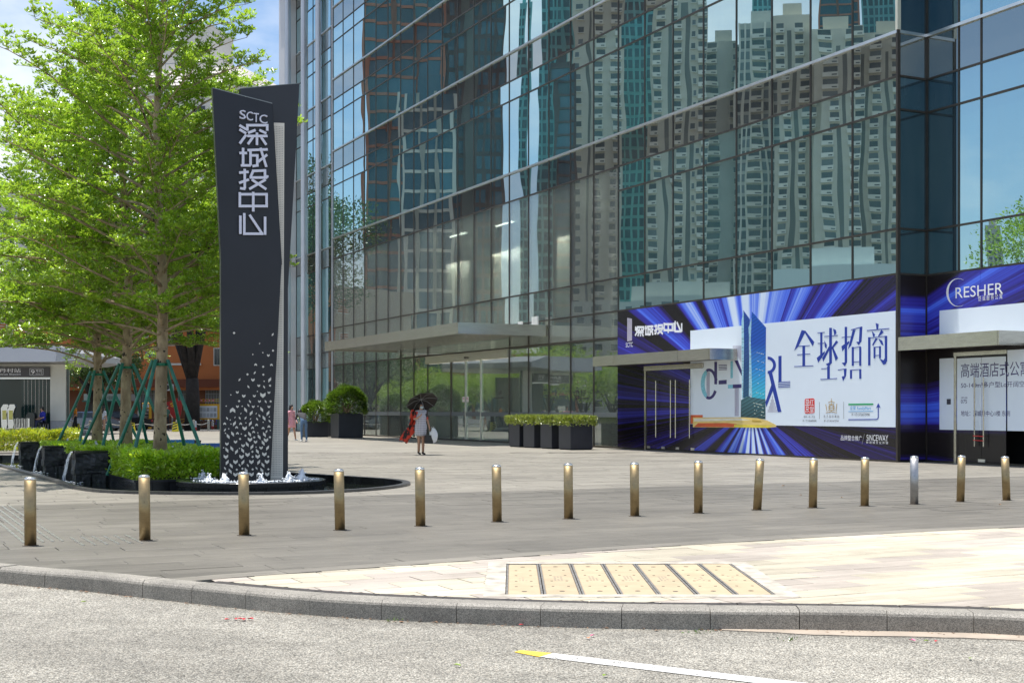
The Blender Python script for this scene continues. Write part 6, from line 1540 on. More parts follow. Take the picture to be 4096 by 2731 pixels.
MB().bbox(-0.36, 0.36, -0.2, 0.18, 0, 0.5, 0.03).build('casing', m_whb, ac); MB().lathe([(0.2, 0), (0.19, 0.02), (0.02, 0.02)], 16).build('fan_grille', m_shop, ac).matrix_local = Matrix.Translation((-0.1, -0.2, 0.26)) @ Matrix.Rotation(math.pi / 2, 4, 'X')
bs = thing('block_number_sign', 'small blue sign reading 10 on the orange wall between two trunks', 'sign', (XB(597), Yb + 0.3, ZB(1415)))
MB().box(-0.36, 0.36, -0.04, 0.05, -0.22, 0.22).build('plate', m_blue[0], bs); mb = MB(); text_poly(mb, '10栋', -0.30, 0.30, -0.14, 0.14, -0.045); mb.build('lettering', m_wh, bs)
# shop kiosk
ks = thing('kiosk', 'grey street kiosk with a pale fascia behind the tree trunks', 'kiosk', (XB(500), 98.0, 0))
kx = lambda px: XB(px, 98) - XB(500, 98)
MB().box(kx(438), kx(565), 0, 2.5, 0.0, 2.35).build('kiosk_body', m_shop, ks); MB().box(kx(435), kx(616), -0.3, 2.6, ZB(1602, 98), ZB(1575, 98)).build('fascia', m_grey, ks); MB().box(kx(435), kx(616), -0.7, -0.3, ZB(1606, 98), ZB(1601, 98)).build('awning', M('awning_green', (0.05, 0.16, 0.13), 0.6), ks)
mb = MB(); text_poly(mb, '中国邮政', kx(524), kx(562), ZB(1598, 98), ZB(1583, 98), -0.31); mb.build('lettering', m_shop, ks)
MB().box(kx(440), kx(470), -0.1, 0.02, 0.1, 1.3).build('counter', m_whb, ks)
vm = thing('vending_machine', 'yellow vending machine with a glass front beside the nearest tree trunk', 'vending machine', (XB(583, 97), 97, 0))
MB().bbox(-0.27, 0.27, 0, 0.6, 0.02, 1.95, 0.03).build('cabinet', m_yfr, vm); MB().box(-0.22, 0.22, -0.02, 0.0, 0.55, 1.55).build('glass_front', m_gls, vm); MB().box(-0.24, 0.24, -0.02, 0.0, 1.6, 1.85).build('header', m_whb, vm)
mb = MB()
for z in (0.62, 0.86, 1.1, 1.34):
    for k in range(5): mb.box(-0.2 + k * 0.085, -0.14 + k * 0.085, -0.035, -0.02, z, z + 0.15)
tag(mb.build('bottles', M('bottle_mix', (0.45, 0.35, 0.3), 0.4, island=0.7), vm), kind='stuff')
rb = thing('ribbon_board', 'red board shaped like a waving banner with a yellow emblem by the black trunk', 'board', (XB(697, 96), 96, 0))
r_ = lambda px, py: (XB(px, 96) - XB(697, 96), ZB(py, 96))
MB().prism_xz([r_(665, 1608), r_(683, 1604), r_(690, 1600), r_(708, 1591), r_(712, 1603), r_(729, 1602), r_(727, 1630), r_(722, 1660), r_(718, 1672), r_(700, 1672), r_(690, 1668), r_(672, 1660), r_(668, 1635)], 0, 0.1).build('panel', m_redb, rb)
MB().box(-0.2, -0.1, 0.02, 0.08, 0, 1.0).build('post', m_grey, rb); MB().box(0.25, 0.35, 0.02, 0.08, 0, 1.0).build('post', m_grey, rb)
m_yel_e = M('yellow_emblem', (0.78, 0.50, 0.02), 0.4)
mb = MB(); mb.stroke([r_(684, 1624), r_(690, 1626), r_(695, 1621), r_(694, 1614), r_(690, 1611)], 0.045, -0.01, 0); mb.stroke([r_(684, 1613), r_(697, 1626)], 0.05, -0.012, 0); mb.stroke([r_(681, 1617), r_(687, 1611)], 0.06, -0.014, 0); mb.build('emblem', m_yel_e, rb)
nb = thing('notice_board', 'yellow framed notice board with grey sheets at the left edge of the sign', 'notice board', (XB(838, 96), 96, 0))
n_ = lambda px: XB(px, 96) - XB(838, 96)
MB().box(n_(793), n_(877), 0.0, 0.12, ZB(1677, 96), ZB(1615, 96)).build('frame', m_yfr, nb); MB().box(n_(797), n_(869), -0.02, 0.0, ZB(1671, 96), ZB(1623, 96)).build('sheet', m_whb, nb)
mb = MB()
for k in range(5):
    for j in range(2): mb.box(n_(799 + k * 14), n_(810 + k * 14), -0.03, -0.02, ZB(1645 + j * 22, 96), ZB(1630 + j * 22, 96))
tag(mb.build('printed_sheets', M('printed_sheets', (0.42, 0.43, 0.44), 0.6, island=0.25), nb), kind='stuff')
for px in (796, 872): MB().box(n_(px) - .06, n_(px) + .06, 0.02, 0.1, 0, ZB(1677, 96)).build('post', M('board_post', (0.04, 0.12, 0.09), 0.5) if px == 796 else bpy.data.materials['board_post'], nb)
for k in range(2): MB().box(n_(800), n_(876), 0.04, 0.08, ZB(1606 - k * 8, 96), ZB(1604 - k * 8, 96)).build('rail', m_yel_e, nb)
for k, ch in enumerate('伟大事业'):
    d_ = MB().lathe([(0.095, 0), (0.09, 0.03), (0.01, 0.03)], 16).build('disc', m_redb, nb); x = n_(806 + k * 15.5); d_.matrix_local = Matrix.Translation((x, 0.03, ZB(1601, 96))) @ Matrix.Rotation(math.pi / 2, 4, 'X')
    mb = MB(); text_poly(mb, ch, x - 0.06, x + 0.06, ZB(1601, 96) - .06, ZB(1601, 96) + .06, -0.005); mb.build('lettering', m_wh, nb)
# posts with barrier tape, warning boards
m_post = M('pale_post', (0.42, 0.39, 0.33), 0.5, 0.3)
POSTS = ((286, 1735), (361, 1731), (433, 1729), (571, 1728), (708, 1725), (775, 1723), (834, 1722))
pp = []
for i, (px, py) in enumerate(POSTS):
    p = ground(px, py); t = thing('barrier_post', 'short pale post with barrier tape, %s along the street edge' % 'first second third fourth fifth sixth seventh'.split()[i], 'post', p, 0, 'posts along the street edge')
    MB().lathe([(0.085, 0), (0.085, 0.72), (0.07, 0.76), (0.01, 0.77)], 12).build('post', m_post, t); MB().lathe([(0.095, 0.5), (0.095, 0.56)], 12).build('ring', m_grey, t); pp.append(p)
tape = MB()
for a, b in zip(pp, pp[1:]):
    pts = [a.lerp(b, k / 8) + Vector((0, -0.11, 0.55 - 0.6 * (k / 8) * (1 - k / 8))) for k in range(9)]
    for q, w in zip(pts, pts[1:]): tape.add([q, w, w + Vector((0, 0.01, .055)), q + Vector((0, 0.01, .055))], [(0, 1, 2, 3)])
tag(tape.build('barrier_tape', M('tape', (0.66, 0.60, 0.52), 0.5, island=0.25)), 'pale barrier tape strung between the posts along the street', 'tape')
for i, (px, py, lb) in enumerate(((307, 1736, 'yellow black striped warning board beside the man in orange'), (528, 1730, 'yellow black striped warning board behind the middle tree trunk'), (701, 1726, 'yellow black striped warning board by the red board'))):
    p = ground(px, py); t = thing('warning_board', lb, 'warning board', p, 0, 'striped warning boards')
    MB().prism_xz([(-0.2, 0), (0.2, 0), (0.12, 0.62), (-0.12, 0.62)], -0.1, -0.07).build('board', M('warn_yellow', (0.75, 0.66, 0.04), 0.5) if i == 0 else bpy.data.materials['warn_yellow'], t)
    MB().prism_xz([(-0.2, 0), (0.2, 0), (0.12, 0.62), (-0.12, 0.62)], 0.1, 0.13).build('rear_board', bpy.data.materials['warn_yellow'], t)
    for k in range(3): MB().prism_xz([(-0.15, 0.10 + .17 * k), (0.15, 0.20 + .17 * k), (0.15, 0.28 + .17 * k), (-0.15, 0.18 + .17 * k)], -0.104, -0.1).build('stripe', m_shop, t)
for i, (px, py) in enumerate(((782, 1721), (851, 1716))):
    p = ground(px, py); t = thing('marker_post', 'red and white marker post %s' % ('right of the black trunk' if i == 0 else 'beside the sign by the bicycles'), 'post', p, 0, 'red and white marker posts')
    MB().lathe([(0.09, 0), (0.09, 0.22), (0.08, 0.23)], 12).build('foot', m_redb, t); MB().lathe([(0.08, 0.23), (0.08, 0.6), (0.04, 0.66), (0.01, 0.67)], 12).build('sleeve', m_whb, t)
def bicycle(label, px, py, rz, frame, group='bicycles by the notice board'):
    t = thing('bicycle', label, 'bicycle', ground(px, py), rz, group)
    rb_ = M('tyre', (0.02, 0.02, 0.02), 0.8) if 'tyre' not in bpy.data.materials else bpy.data.materials['tyre']
    for x in (-0.52, 0.52):
        w = MB().tube([(x + 0.31 * math.cos(a), 0, 0.32 + 0.31 * math.sin(a)) for a in np.linspace(0, 6.283, 19)], 0.022, 6, caps=False).build('wheel', rb_, t)
        mb = MB(); [mb.tube([(x, 0, .32), (x + 0.3 * math.cos(a), 0, 0.32 + 0.3 * math.sin(a))], 0.004, 3, caps=False) for a in np.linspace(0, 6.283, 9)[:-1]]; tag(mb.build('spokes', m_grey, w), kind='stuff')
    mb = MB()
    for a, b in (((-.52, 0, .32), (-.1, 0, .35)), ((-.1, 0, .35), (-.2, 0, .8)), ((-.52, 0, .32), (-.18, 0, .72)), ((-.18, 0, .70), (.36, 0, .78)), ((-.1, 0, .35), (.36, 0, .70)), ((.36, 0, .66), (.52, 0, .32)), ((.36, 0, .66), (.32, 0, 1.0))): mb.tube([a, b], 0.022, 6)
    mb.build('frame', frame, t)
    MB().tube([(.30, -.25, 1.02), (.33, 0, 1.0), (.30, .25, 1.02)], 0.014, 6).build('handlebar', m_shop, t); MB().cbox((-.21, 0, .85), (.26, .15, .06)).build('saddle', m_shop, t)
    MB().box(.42, .72, -.16, .16, .62, .85).build('basket', m_grey, t)
bicycle('yellow shared bicycle in front of the red board', 722, 1718, 0.15, m_yfr)
bicycle('dark bicycle parked in front of the notice board', 822, 1716, 2.7, m_shop)
bicycle('bicycle with a blue basket close to the sign edge', 858, 1715, 2.9, m_blue[0])
def car(label, loc, rz, paint, sc=1.0):
    t = thing('parked_car', label, 'car', loc, rz, 'cars on the street'); t.scale = (sc,) * 3
    pr = [(-2.2, .32), (-2.25, .62), (-2.12, .86), (-1.55, .95), (-0.95, 1.38), (0.55, 1.42), (1.45, .98), (2.05, .82), (2.22, .55), (2.15, .30)]
    mb = MB(); n = len(pr); vs = []
    for y, k in ((-.86, .94), (-.72, 1.0), (.72, 1.0), (.86, .94)): vs += [(x * (.985 if abs(y) > .8 else 1), y * (0.86 if z > 1.1 else 1), z * 1.0) for x, z in pr]
    fs = [tuple(range(n)), tuple(range(4 * n - 1, 3 * n - 1, -1))]
    for r in range(3):
        for i in range(n): j = (i + 1) % n; fs.append((r * n + j, r * n + i, (r + 1) * n + i, (r + 1) * n + j))
    mb.add(vs, fs); mb.build('body', paint, t)
    for s_ in (-1, 1):
        y = s_ * 0.80
        for x0, x1, x2, x3 in ((-1.42, -.30, -.30, -.92), (-.24, 1.25, .52, -.24)):
            mb = MB(); mb.add([(x0, s_ * .868, .97), (x1, s_ * .868, .97), (x2, s_ * .765, 1.33), (x3, s_ * .765, 1.33)], [(0, 1, 2, 3)]); mb.build('side_window', m_gls, t)
        for x in (-1.38, 1.38):
            w = MB().lathe([(.31, -.1), (.33, -.08), (.33, .08), (.31, .1)], 18).build('wheel', bpy.data.materials['tyre'], t); w.matrix_local = Matrix.Translation((x, s_ * .80, .33)) @ Matrix.Rotation(math.pi / 2, 4, 'X')
            MB().lathe([(.2, -.11), (.2, .11)], 14).build('rim', m_grey, w)
        MB().cbox((-2.2, s_ * .62, .74), (.08, .3, .14)).build('tail_light', m_redb, t); MB().cbox((2.14, s_ * .62, .70), (.12, .32, .12)).build('headlight', m_whb, t)
    return t
car('grey blue car passing behind the man in orange', Vector((XB(352, 90), 90.5, -0.09)), 0.05, M('car_blue', (0.16, 0.19, 0.25), 0.25, 0.6))
car('dark car behind the farthest staked tree with its red tail light showing', Vector((XB(470, 93), 94, -0.09)), math.pi + .1, M('car_dark', (0.03, 0.03, 0.035), 0.25, 0.4))

# white apartment block far behind the tree, its tiled eaves showing above
m_aw = M('white_render', (0.62, 0.60, 0.54), 0.8, var=0.08, vscale=0.15); m_tile = M('roof_tile', (0.55, 0.50, 0.47), 0.7, island=0.15)
Yw = 160.0; W0 = XB(480, Yw); W1 = XB(985, Yw); ZE = ZB(330, Yw)
wb = thing('apartment_block', 'tall white apartment block with pale roof tiles behind the treetop', 'building', (W1, Yw, 0), -0.28)
Ln = W1 - W0
MB().box(-Ln, 0, 0, 14, 0, ZE - 0.2).build('wall', m_aw, wb)
MB().box(-Ln - .4, 0.5, -0.6, 14.4, ZE - 0.9, ZE - 0.1).build('cornice', m_aw, wb)
roof = MB(); roof.add([(-Ln - .6, -0.8, ZE), (0.6, -0.8, ZE), (-1.6, 1.6, ZE + 2.5), (-Ln + 1.6, 1.6, ZE + 2.5), (0.6, 14.6, ZE), (-1.6, 12.4, ZE + 2.5), (-Ln - .6, 14.6, ZE), (-Ln + 1.6, 12.4, ZE + 2.5)], [(0, 1, 2, 3), (1, 4, 5, 2), (4, 6, 7, 5), (6, 0, 3, 7), (3, 2, 5, 7), (0, 6, 4, 1)]); rf = roof.build('roof', m_tile, wb)
tl = MB(); me = MB().box(-0.24, 0.24, 0, 0.5, 0.0, 0.07).mesh('roof_tile', m_tile)
for r in range(5):
    f = r / 5; y = -0.8 + 2.4 * f; z = ZE + 2.5 * f + 0.03; nt_ = 0
    x = 0.4 - 2.2 * f
    while x > -14 and nt_ < 28: inst('roof_tile', me, rf, (x - 0.25, y, z), (math.atan2(2.5, 2.4), 0, 0)); x -= 0.52; nt_ += 1
MB().box(-20, -6.5, 3, 9, ZE + 2.4, ZE + 8.4).build('stair_tower', m_aw, wb); MB().lathe([(1.5, 0), (1.5, 3.5), (1.7, 3.6), (1.7, 4.1), (0.2, 4.3)], 16, (-19.5, 4, ZE + 6.5)).build('turret', m_aw, wb)
mb = MB()
for x in np.arange(-12, 0.1, 2.0): mb.box(x - .03, x + .03, 1.7, 1.76, ZE + 2.5, ZE + 3.5)
mb.box(-12, 0.0, 1.7, 1.76, ZE + 3.45, ZE + 3.55); mb.build('roof_railing', m_grey, wb)
for k in range(11):
    for x in (-2.4, -6.2, -10, -14):
        w = MB().box(x - .8, x + .8, -0.06, 0.1, ZE - 4.2 - 3.1 * k, ZE - 2.4 - 3.1 * k).build('window', m_wfr, wb); MB().box(x - .7, x + .7, -0.09, -0.06, ZE - 4.1 - 3.1 * k, ZE - 2.5 - 3.1 * k).build('pane', m_gls, w)
    bl_ = MB().box(-1.0, 0.9, -1.4, 0.5, ZE - 5.4 - 3.1 * k, ZE - 5.2 - 3.1 * k).build('balcony', m_aw, wb)
    mb = MB(); [mb.box(x, x + .04, -1.4, -1.36, ZE - 5.2 - 3.1 * k, ZE - 3.0 - 3.1 * k) for x in np.arange(-1, .9, .16)]; tag(mb.build('balcony_grille', m_grey, bl_), kind='stuff')
wb2 = thing('apartment_block', 'white apartment block glimpsed through the leaves at the left edge', 'building', (XB(95, 150), 150, 0), 0.1)
H2 = ZB(790, 150); MB().box(-24, 0, 0, 12, 0, H2).build('wall', m_aw, wb2); MB().box(-24.3, .3, -.3, 12.3, H2, H2 + .8).build('roof', m_aw, wb2)
for k in range(7):
    for x in (-1.8, -4.8, -7.8): w = MB().box(x - .8, x + .8, -0.06, 0.1, H2 - 3.4 - 3.1 * k, H2 - 1.6 - 3.1 * k).build('window', m_wfr, wb2); MB().box(x - .7, x + .7, -0.09, -0.06, H2 - 3.3 - 3.1 * k, H2 - 1.7 - 3.1 * k).build('pane', m_gls, w)
b3 = thing('louvred_building', 'beige block with orange louvred shutters at the far left', 'building', (XB(30, 110), 110, 0))
MB().box(-12, 2.6, 0, 10, 0, 13).build('wall', M('beige_far', (0.48, 0.40, 0.30), 0.8), b3)
for x in (-2.2, -.6, 1.0):
    for z in (4.0, 7.2, 10.4):
        sh = MB().box(x - .6, x + .6, -.08, .05, z, z + 1.5).build('shutter', m_wfr, b3)
        for k in range(6): MB().box(x - .5, x + .5, -.13, -.08, z + .12 + k * .22, z + .26 + k * .22).build('louvre', m_orange, sh)

# ------------------------------------------------------------------ metro entrance
m_mst = M('metro_stone', (0.56, 0.55, 0.49), 0.5, var=0.10, vscale=0.9, spec=0.3); m_mgr = M('metro_granite', (0.36, 0.36, 0.37), 0.6, var=0.15, vscale=6); m_mgl = M('metro_dark_glass', (0.010, 0.030, 0.028), 0.10)
m_msg = M('metro_sign', (0.055, 0.052, 0.055), 0.4); m_mro = M('metro_roof', (0.32, 0.33, 0.35), 0.4, 0.2); m_ste = M('stainless', (0.62, 0.62, 0.60), 0.22, 0.95)
Ym = 74.0
mx_ = lambda px, Y=Ym: XB(px, Y) - XB(232, Ym)
me_ = thing('metro_entrance', 'pale stone metro entrance with a dark station sign and white roof', 'metro entrance', (XB(232, Ym), Ym, 0))
ZM = lambda py, Y=Ym: ZB(py, Y)
MB().box(mx_(201), mx_(263), 0, 0.3, ZM(1683), ZM(1456)).build('pillar', m_mst, me_); MB().box(mx_(203), mx_(277), -0.06, 0.4, -0.05, ZM(1684)).build('pillar_base', m_mgr, me_)
MB().box(mx_(-120), mx_(201), 0.05, 0.8, ZM(1508), ZM(1456)).build('lintel', m_mst, me_)
MB().box(mx_(-100), mx_(201.5), -0.12, 0.04, ZM(1506), ZM(1468)).build('sign_box', m_msg, me_)
def mtext(s_, px0, px1, py0, py1, nm='lettering'):
    mb = MB(); text_poly(mb, s_, mx_(px0), mx_(px1), ZM(py1), ZM(py0), -0.125); mb.build(nm, m_wh, me_)
mtext('鹿丹村站', -28, 86, 1473, 1490); mtext('Ludancun Station', -28, 86, 1493, 1500); mtext('9', 127, 142, 1479, 1496); mtext('号线', 146, 171, 1478, 1488); mtext('Line 9', 147, 171, 1491, 1496)
mb = MB()
for a, b, c, d_ in ((122, 176, 1474, 1475), (122, 176, 1499, 1500), (122, 123, 1475, 1499), (175, 176, 1475, 1499)): mb.box(mx_(a), mx_(b), -0.124, -0.12, ZM(d_), ZM(c))
mb.build('sign_border', m_wh, me_)
MB().box(mx_(-20), mx_(203), -0.05, 0.25, ZM(1516), ZM(1509)).build('shutter_rail', m_ste, me_)
for k in range(9):
    a = 70 + k * 15; MB().box(mx_(a), mx_(a + 14.3), 0.5, 0.56, 0.25, ZM(1516)).build('glass_panel', m_mgl, me_); MB().box(mx_(a + 14.3), mx_(a + 15), 0.46, 0.56, 0.25, ZM(1516)).build('panel_joint', m_ste, me_)
for k in range(1): MB().box(mx_(264) + .02, mx_(275), 0.05, 0.12, ZM(1684), ZM(1456)).build('side_glass', m_mgl, me_)
rfp = MB(); z0, z1 = ZM(1456), ZM(1400); xa, xb, xc = mx_(-140), mx_(276), mx_(356)
rfp.add([(xa, -2.2, z0 + .05), (xb, -2.2, z0 + .05), (xc, -1.6, ZM(1443)), (xc, 6, ZM(1443)), (xb, 7, z0 + .05), (xa, 7, z0 + .05), (xa, -2.0, z1 + .2), (xb, -2.0, z1 + .15), (xc, -1.5, ZM(1418)), (xc, 6, ZM(1418)), (xb, 7, z1 + .1), (xa, 7, z1 + .2)],
        [(0, 1, 4, 5), (1, 2, 3, 4), (6, 7, 10, 11), (7, 8, 9, 10), (0, 1, 7, 6), (1, 2, 8, 7), (2, 3, 9, 8), (3, 4, 10, 9), (4, 5, 11, 10), (5, 0, 6, 11)])
rfp.build('roof', m_mro, me_)
for k, (px0, px1, yy, h) in enumerate(((150, 330, -2.4, 0.12), (120, 302, -1.6, 0.26))): MB().box(mx_(px0), mx_(px1), yy, 2, 0, h).build('step', m_mgr if k else M('dark_step', (0.10, 0.10, 0.105), 0.5), me_)
MB().box(mx_(-140), mx_(200), 3.0, 3.2, 0.0, 3.6).build('back_wall', m_mgl, me_)
for i, px in enumerate((16, 42)):
    t = thing('ticket_gate', 'curved steel escalator newel at the metro entrance, %s one' % ('left' if i == 0 else 'right'), 'handrail', (XB(px + 4, 73), 73, 0.26), 0, 'escalator newels at the metro entrance')
    MB().prism_xz([(-.16, .4), (-.12, 0), (.10, 0), (.17, .35), (.12, .9), (.2, 1.2), (.26, 1.3), (.2, 1.45), (-.05, 1.45), (-.18, 1.25)], -0.12, 0.12).build('newel', m_ste, t); MB().box(-.10, .12, -0.13, -0.12, .62, 1.12).build('yellow_panel', M('newel_yellow', (0.55, 0.50, 0.12), 0.3) if i == 0 else bpy.data.materials['newel_yellow'], t)
fg = thing('folding_gate', 'folded steel lattice gate beside the escalator newels', 'gate', (XB(88, 73), 73, 0.26), 0)
for k in range(9): MB().box(-.40 + k * .09, -.37 + k * .09, -.05, .05, 0, .66 + .02 * (k % 3)).build('bar', m_ste, fg)
for k in range(4): MB().tube([(-.38 + k * .18, 0, .08), (-.29 + k * .18, 0, .58)], .012, 5).build('brace', m_ste, fg)
MB().box(.36, .44, -.07, .07, 0, .68).build('end_post', m_ste, fg)
sb = thing('litter_bin', 'dark rounded bin inside the metro entrance beside the seated man', 'bin', (XB(126, 73.2), 73.2, 0.26))
MB().prism_xz([(-.28, 0), (.24, 0), (.24, .9), (.16, 1.0), (-.12, 1.0), (-.22, .86), (-.28, .5)], -.22, .22).build('bin_body', M('bin_dark', (0.02, 0.028, 0.026), 0.25), sb); MB().box(-.1, .2, -.23, -.22, .02, .1).build('red_label', m_redb, sb)
lw = thing('rubble_wall', 'low rough stone wall with a pale top behind the yellow hedge', 'wall', (0, 0, 0))
a = ground(-150, 1772); b = ground(152, 1758); n = 22
for k in range(n):
    p = a.lerp(b, (k + .5) / n); l = (b - a).length / n
    o = inst('stone', rough_box(-l / 2 + .01, l / 2 - .01, -.25, .25, 0, 0.55 + 0.06 * rnd.random(), k + 90, amp=0.03), lw, p); o.data.materials[0] = bpy.data.materials.get('rubble') or M('rubble', (0.26, 0.25, 0.20), 0.85, var=0.35, vscale=6, bump=0.02, bscale=18, rand=0.2)
MB().box(a.x, b.x, a.y - .3, b.y + .3, .6, .66).build('wall_cap', M('wall_cap', (0.60, 0.57, 0.48), 0.8), lw) if abs(a.y - b.y) < 6 else None
# ------------------------------------------------------------------ people
m_skin = M('skin', (0.46, 0.255, 0.165), 0.55); m_hair = M('hair', (0.012, 0.010, 0.009), 0.4); m_eye = M('eye_dark', (0.02, 0.015, 0.012), 0.3); m_lip = M('lip', (0.35, 0.10, 0.08), 0.5)
J0 = dict(pelvis=(0, 0, .93), waist=(0, 0, 1.06), chest=(0, -.01, 1.27), neck=(0, .0, 1.43), head=(0, -.015, 1.545), crown=(0, -.01, 1.63), chin=(0, -.06, 1.49),
          ls=(.165, 0, 1.375), le=(.215, .02, 1.12), lw=(.235, -.03, .89), lp=(.235, -.045, .82), rs=(-.165, 0, 1.375), re=(-.215, .02, 1.12), rw=(-.235, -.03, .89), rp=(-.235, -.045, .82),
          lh=(.085, 0, .90), lk=(.095, -.01, .50), la=(.095, .02, .085), lb=(.095, .06, .04), lt=(.105, -.14, .03), rh=(-.085, 0, .90), rk=(-.095, -.01, .50), ra=(-.095, .02, .085), rb=(-.095, .06, .04), rt=(-.105, -.14, .03))
RAD = dict(pelvis=(.15, .11), waist=(.125, .095), chest=(.15, .105), neck=(.05, .052), head=(.078, .09), crown=(.055, .062), chin=(.04, .04), ls=(.062, .06), le=(.042, .042), lw=(.028, .026), lp=(.034, .018), rs=(.062, .06), re=(.042, .042), rw=(.028, .026), rp=(.034, .018),
           lh=(.085, .09), lk=(.055, .058), la=(.038, .042), lb=(.032, .034), lt=(.036, .026), rh=(.085, .09), rk=(.055, .058), ra=(.038, .042), rb=(.032, .034), rt=(.036, .026))
EDG = [('pelvis', 'waist', 'torso'), ('waist', 'chest', 'torso'), ('chest', 'neck', 'torso'), ('neck', 'head', 'head'), ('head', 'crown', 'head'), ('head', 'chin', 'head'), ('chest', 'ls', 'torso'), ('ls', 'le', 'uparm'), ('le', 'lw', 'forearm'), ('lw', 'lp', 'hand'), ('chest', 'rs', 'torso'), ('rs', 're', 'uparm'), ('re', 'rw', 'forearm'), ('rw', 'rp', 'hand'),
       ('pelvis', 'lh', 'hip'), ('lh', 'lk', 'thigh'), ('lk', 'la', 'shin'), ('la', 'lb', 'foot'), ('lb', 'lt', 'foot'), ('pelvis', 'rh', 'hip'), ('rh', 'rk', 'thigh'), ('rk', 'ra', 'shin'), ('ra', 'rb', 'foot'), ('rb', 'rt', 'foot')]
def person(label, loc, rz, pose, mats, h=1.65, hair=True, long_hair=False, group=None, wide=1.0):
    """one continuous skinned figure; mats maps body regions to materials"""
    J = {k: Vector(v) for k, v in J0.items()}
    for k, v in pose.items(): J[k] = Vector(v)
    s = h / 1.65
    keys = list(J); verts = [J[k] * s for k in keys]; idx = {k: i for i, k in enumerate(keys)}
    edges = [(idx[a], idx[b]) for a, b, _ in EDG]; rad = [(RAD[k][0] * s * (wide if k in ('pelvis', 'waist', 'chest', 'lh', 'rh') else 1), RAD[k][1] * s) for k in keys]; bones = [(J[a] * s, J[b] * s, c) for a, b, c in EDG]
    for sd in 'lr':                                                 # five fingers on each palm
        w, p = J[sd + 'w'] * s, J[sd + 'p'] * s; d = (p - w).normalized(); q = d.cross(Vector((0, 1, 0)));  q = q.normalized() if q.length > .2 else Vector((1, 0, 0)); nrm = d.cross(q).normalized()
        for k, (o, l) in enumerate(((-.03, .062), (-.01, .075), (.01, .07), (.03, .052))):
            a = p + (d * .012 + nrm * o) * s; b = p + (d * l * .6 + nrm * o * 1.15) * s; c = p + (d * l + nrm * o * 1.1 + q * .018) * s
            n0 = len(verts); verts += [b, c]; rad += [(.0095 * s,) * 2, (.007 * s,) * 2]; edges += [(idx[sd + 'p'], n0), (n0, n0 + 1)]; bones += [(p, c, 'hand')]
        n0 = len(verts); verts += [w.lerp(p, .5) + (nrm * -.042 + d * .01) * s, w.lerp(p, .9) + (nrm * -.058 + d * .02) * s]; rad += [(.011 * s,) * 2, (.008 * s,) * 2]; edges += [(idx[sd + 'w'], n0), (n0, n0 + 1)]
    f_ = (J['chin'] - J['head']); fw = Vector((0, -1, 0)) if abs(f_.y) < 1e-4 else Vector((f_.x, f_.y, 0)).normalized()
    n0 = len(verts); verts.append(J['head'] * s + fw * .105 * s + Vector((0, 0, -.012 * s))); rad.append((.012 * s, .014 * s)); edges.append((idx['head'], n0))
    me = bpy.data.meshes.new('b'); me.from_pydata([tuple(v) for v in verts], edges, []); o = bpy.data.objects.new('b', me); COL.objects.link(o)
    md = o.modifiers.new('s', 'SKIN'); md.use_smooth_shade = True
    for i, v in enumerate(me.skin_vertices[0].data): v.radius = rad[i]; v.use_root = (i == 0)
    o.modifiers.new('u', 'SUBSURF').levels = 1
    body = bpy.data.meshes.new_from_object(o.evaluated_get(bpy.context.evaluated_depsgraph_get())); bpy.data.objects.remove(o); bpy.data.meshes.remove(me)
    ml = []; mi = {}
    for k in ('torso', 'hip', 'uparm', 'forearm', 'hand', 'thigh', 'shin', 'foot', 'head'):
        m = mats.get(k, m_skin)
        if m not in ml: ml.append(m)
        mi[k] = ml.index(m)
    body.materials.clear()
    for m in ml: body.materials.append(m)
    for p in body.polygons:
        best = 9; bc = 'torso'
        for a, b, c in bones:
            d = b - a; t = max(0, min(1, (p.center - a).dot(d) / max(d.length_squared, 1e-9))); r = (p.center - a - d * t).length
            if r < best: best = r; bc = c
        p.material_index = mi[bc]; p.use_smooth = True
    body.name = 'body'
    t = thing('person', label, 'person', loc, rz, group)
    inst('body', body, t)
    hc = J['head'] * s + Vector((0, 0, .035 * s)); ps = MB()
    if hair:
        n = 14; bk = -fw
        for i in range(9):
            th = math.pi * i / 8
            for k in range(n):
                ph = 2 * math.pi * k / n; v = Vector((math.sin(th) * math.cos(ph), math.sin(th) * math.sin(ph), math.cos(th)))
                f = max(0, v.dot(fw)); r = .108 * (1 - (0.30 * f if v.z < .45 else .0)) * s
                ps.v.append(tuple(hc + Vector((v.x * r * .92, v.y * r, v.z * r * 1.05)) + bk * .018 * s))
        for i in range(8):
            for k in range(n): k2 = (k + 1) % n; ps.f.append((i * n + k, (i + 1) * n + k, (i + 1) * n + k2, i * n + k2)); ps.m.append(0)
        if long_hair: ps.lathe([(.02, 0), (.075, .03), (.085, .2), (.08, .3), (.02, .33)], 10, tuple(hc + bk * .06 * s - Vector((0, 0, .34 * s))))
        ps.build('hair', mats.get('hair', m_hair), t, smooth=True)
    sd = Vector((-fw.y, fw.x, 0)); e = MB()
    for k in (-1, 1): e.cbox(tuple(J['head'] * s + fw * .094 * s + sd * .032 * k * s + Vector((0, 0, .012 * s))), (.018 * s, .018 * s, .009 * s))
    e.build('eyes', m_eye, t)
    if 'mask' in mats: MB().cbox(tuple(J['head'] * s + fw * .085 * s + Vector((0, 0, -.045 * s))), (.085 * s, .07 * s, .075 * s)).build('face_mask', mats['mask'], t)
    else: MB().cbox(tuple(J['head'] * s + fw * .088 * s + Vector((0, 0, -.045 * s))), (.04 * s, .02 * s, .01 * s)).build('mouth', m_lip, t)
    return t
def cloth(name, c): return M(name, c, 0.85, var=0.2, vscale=9)
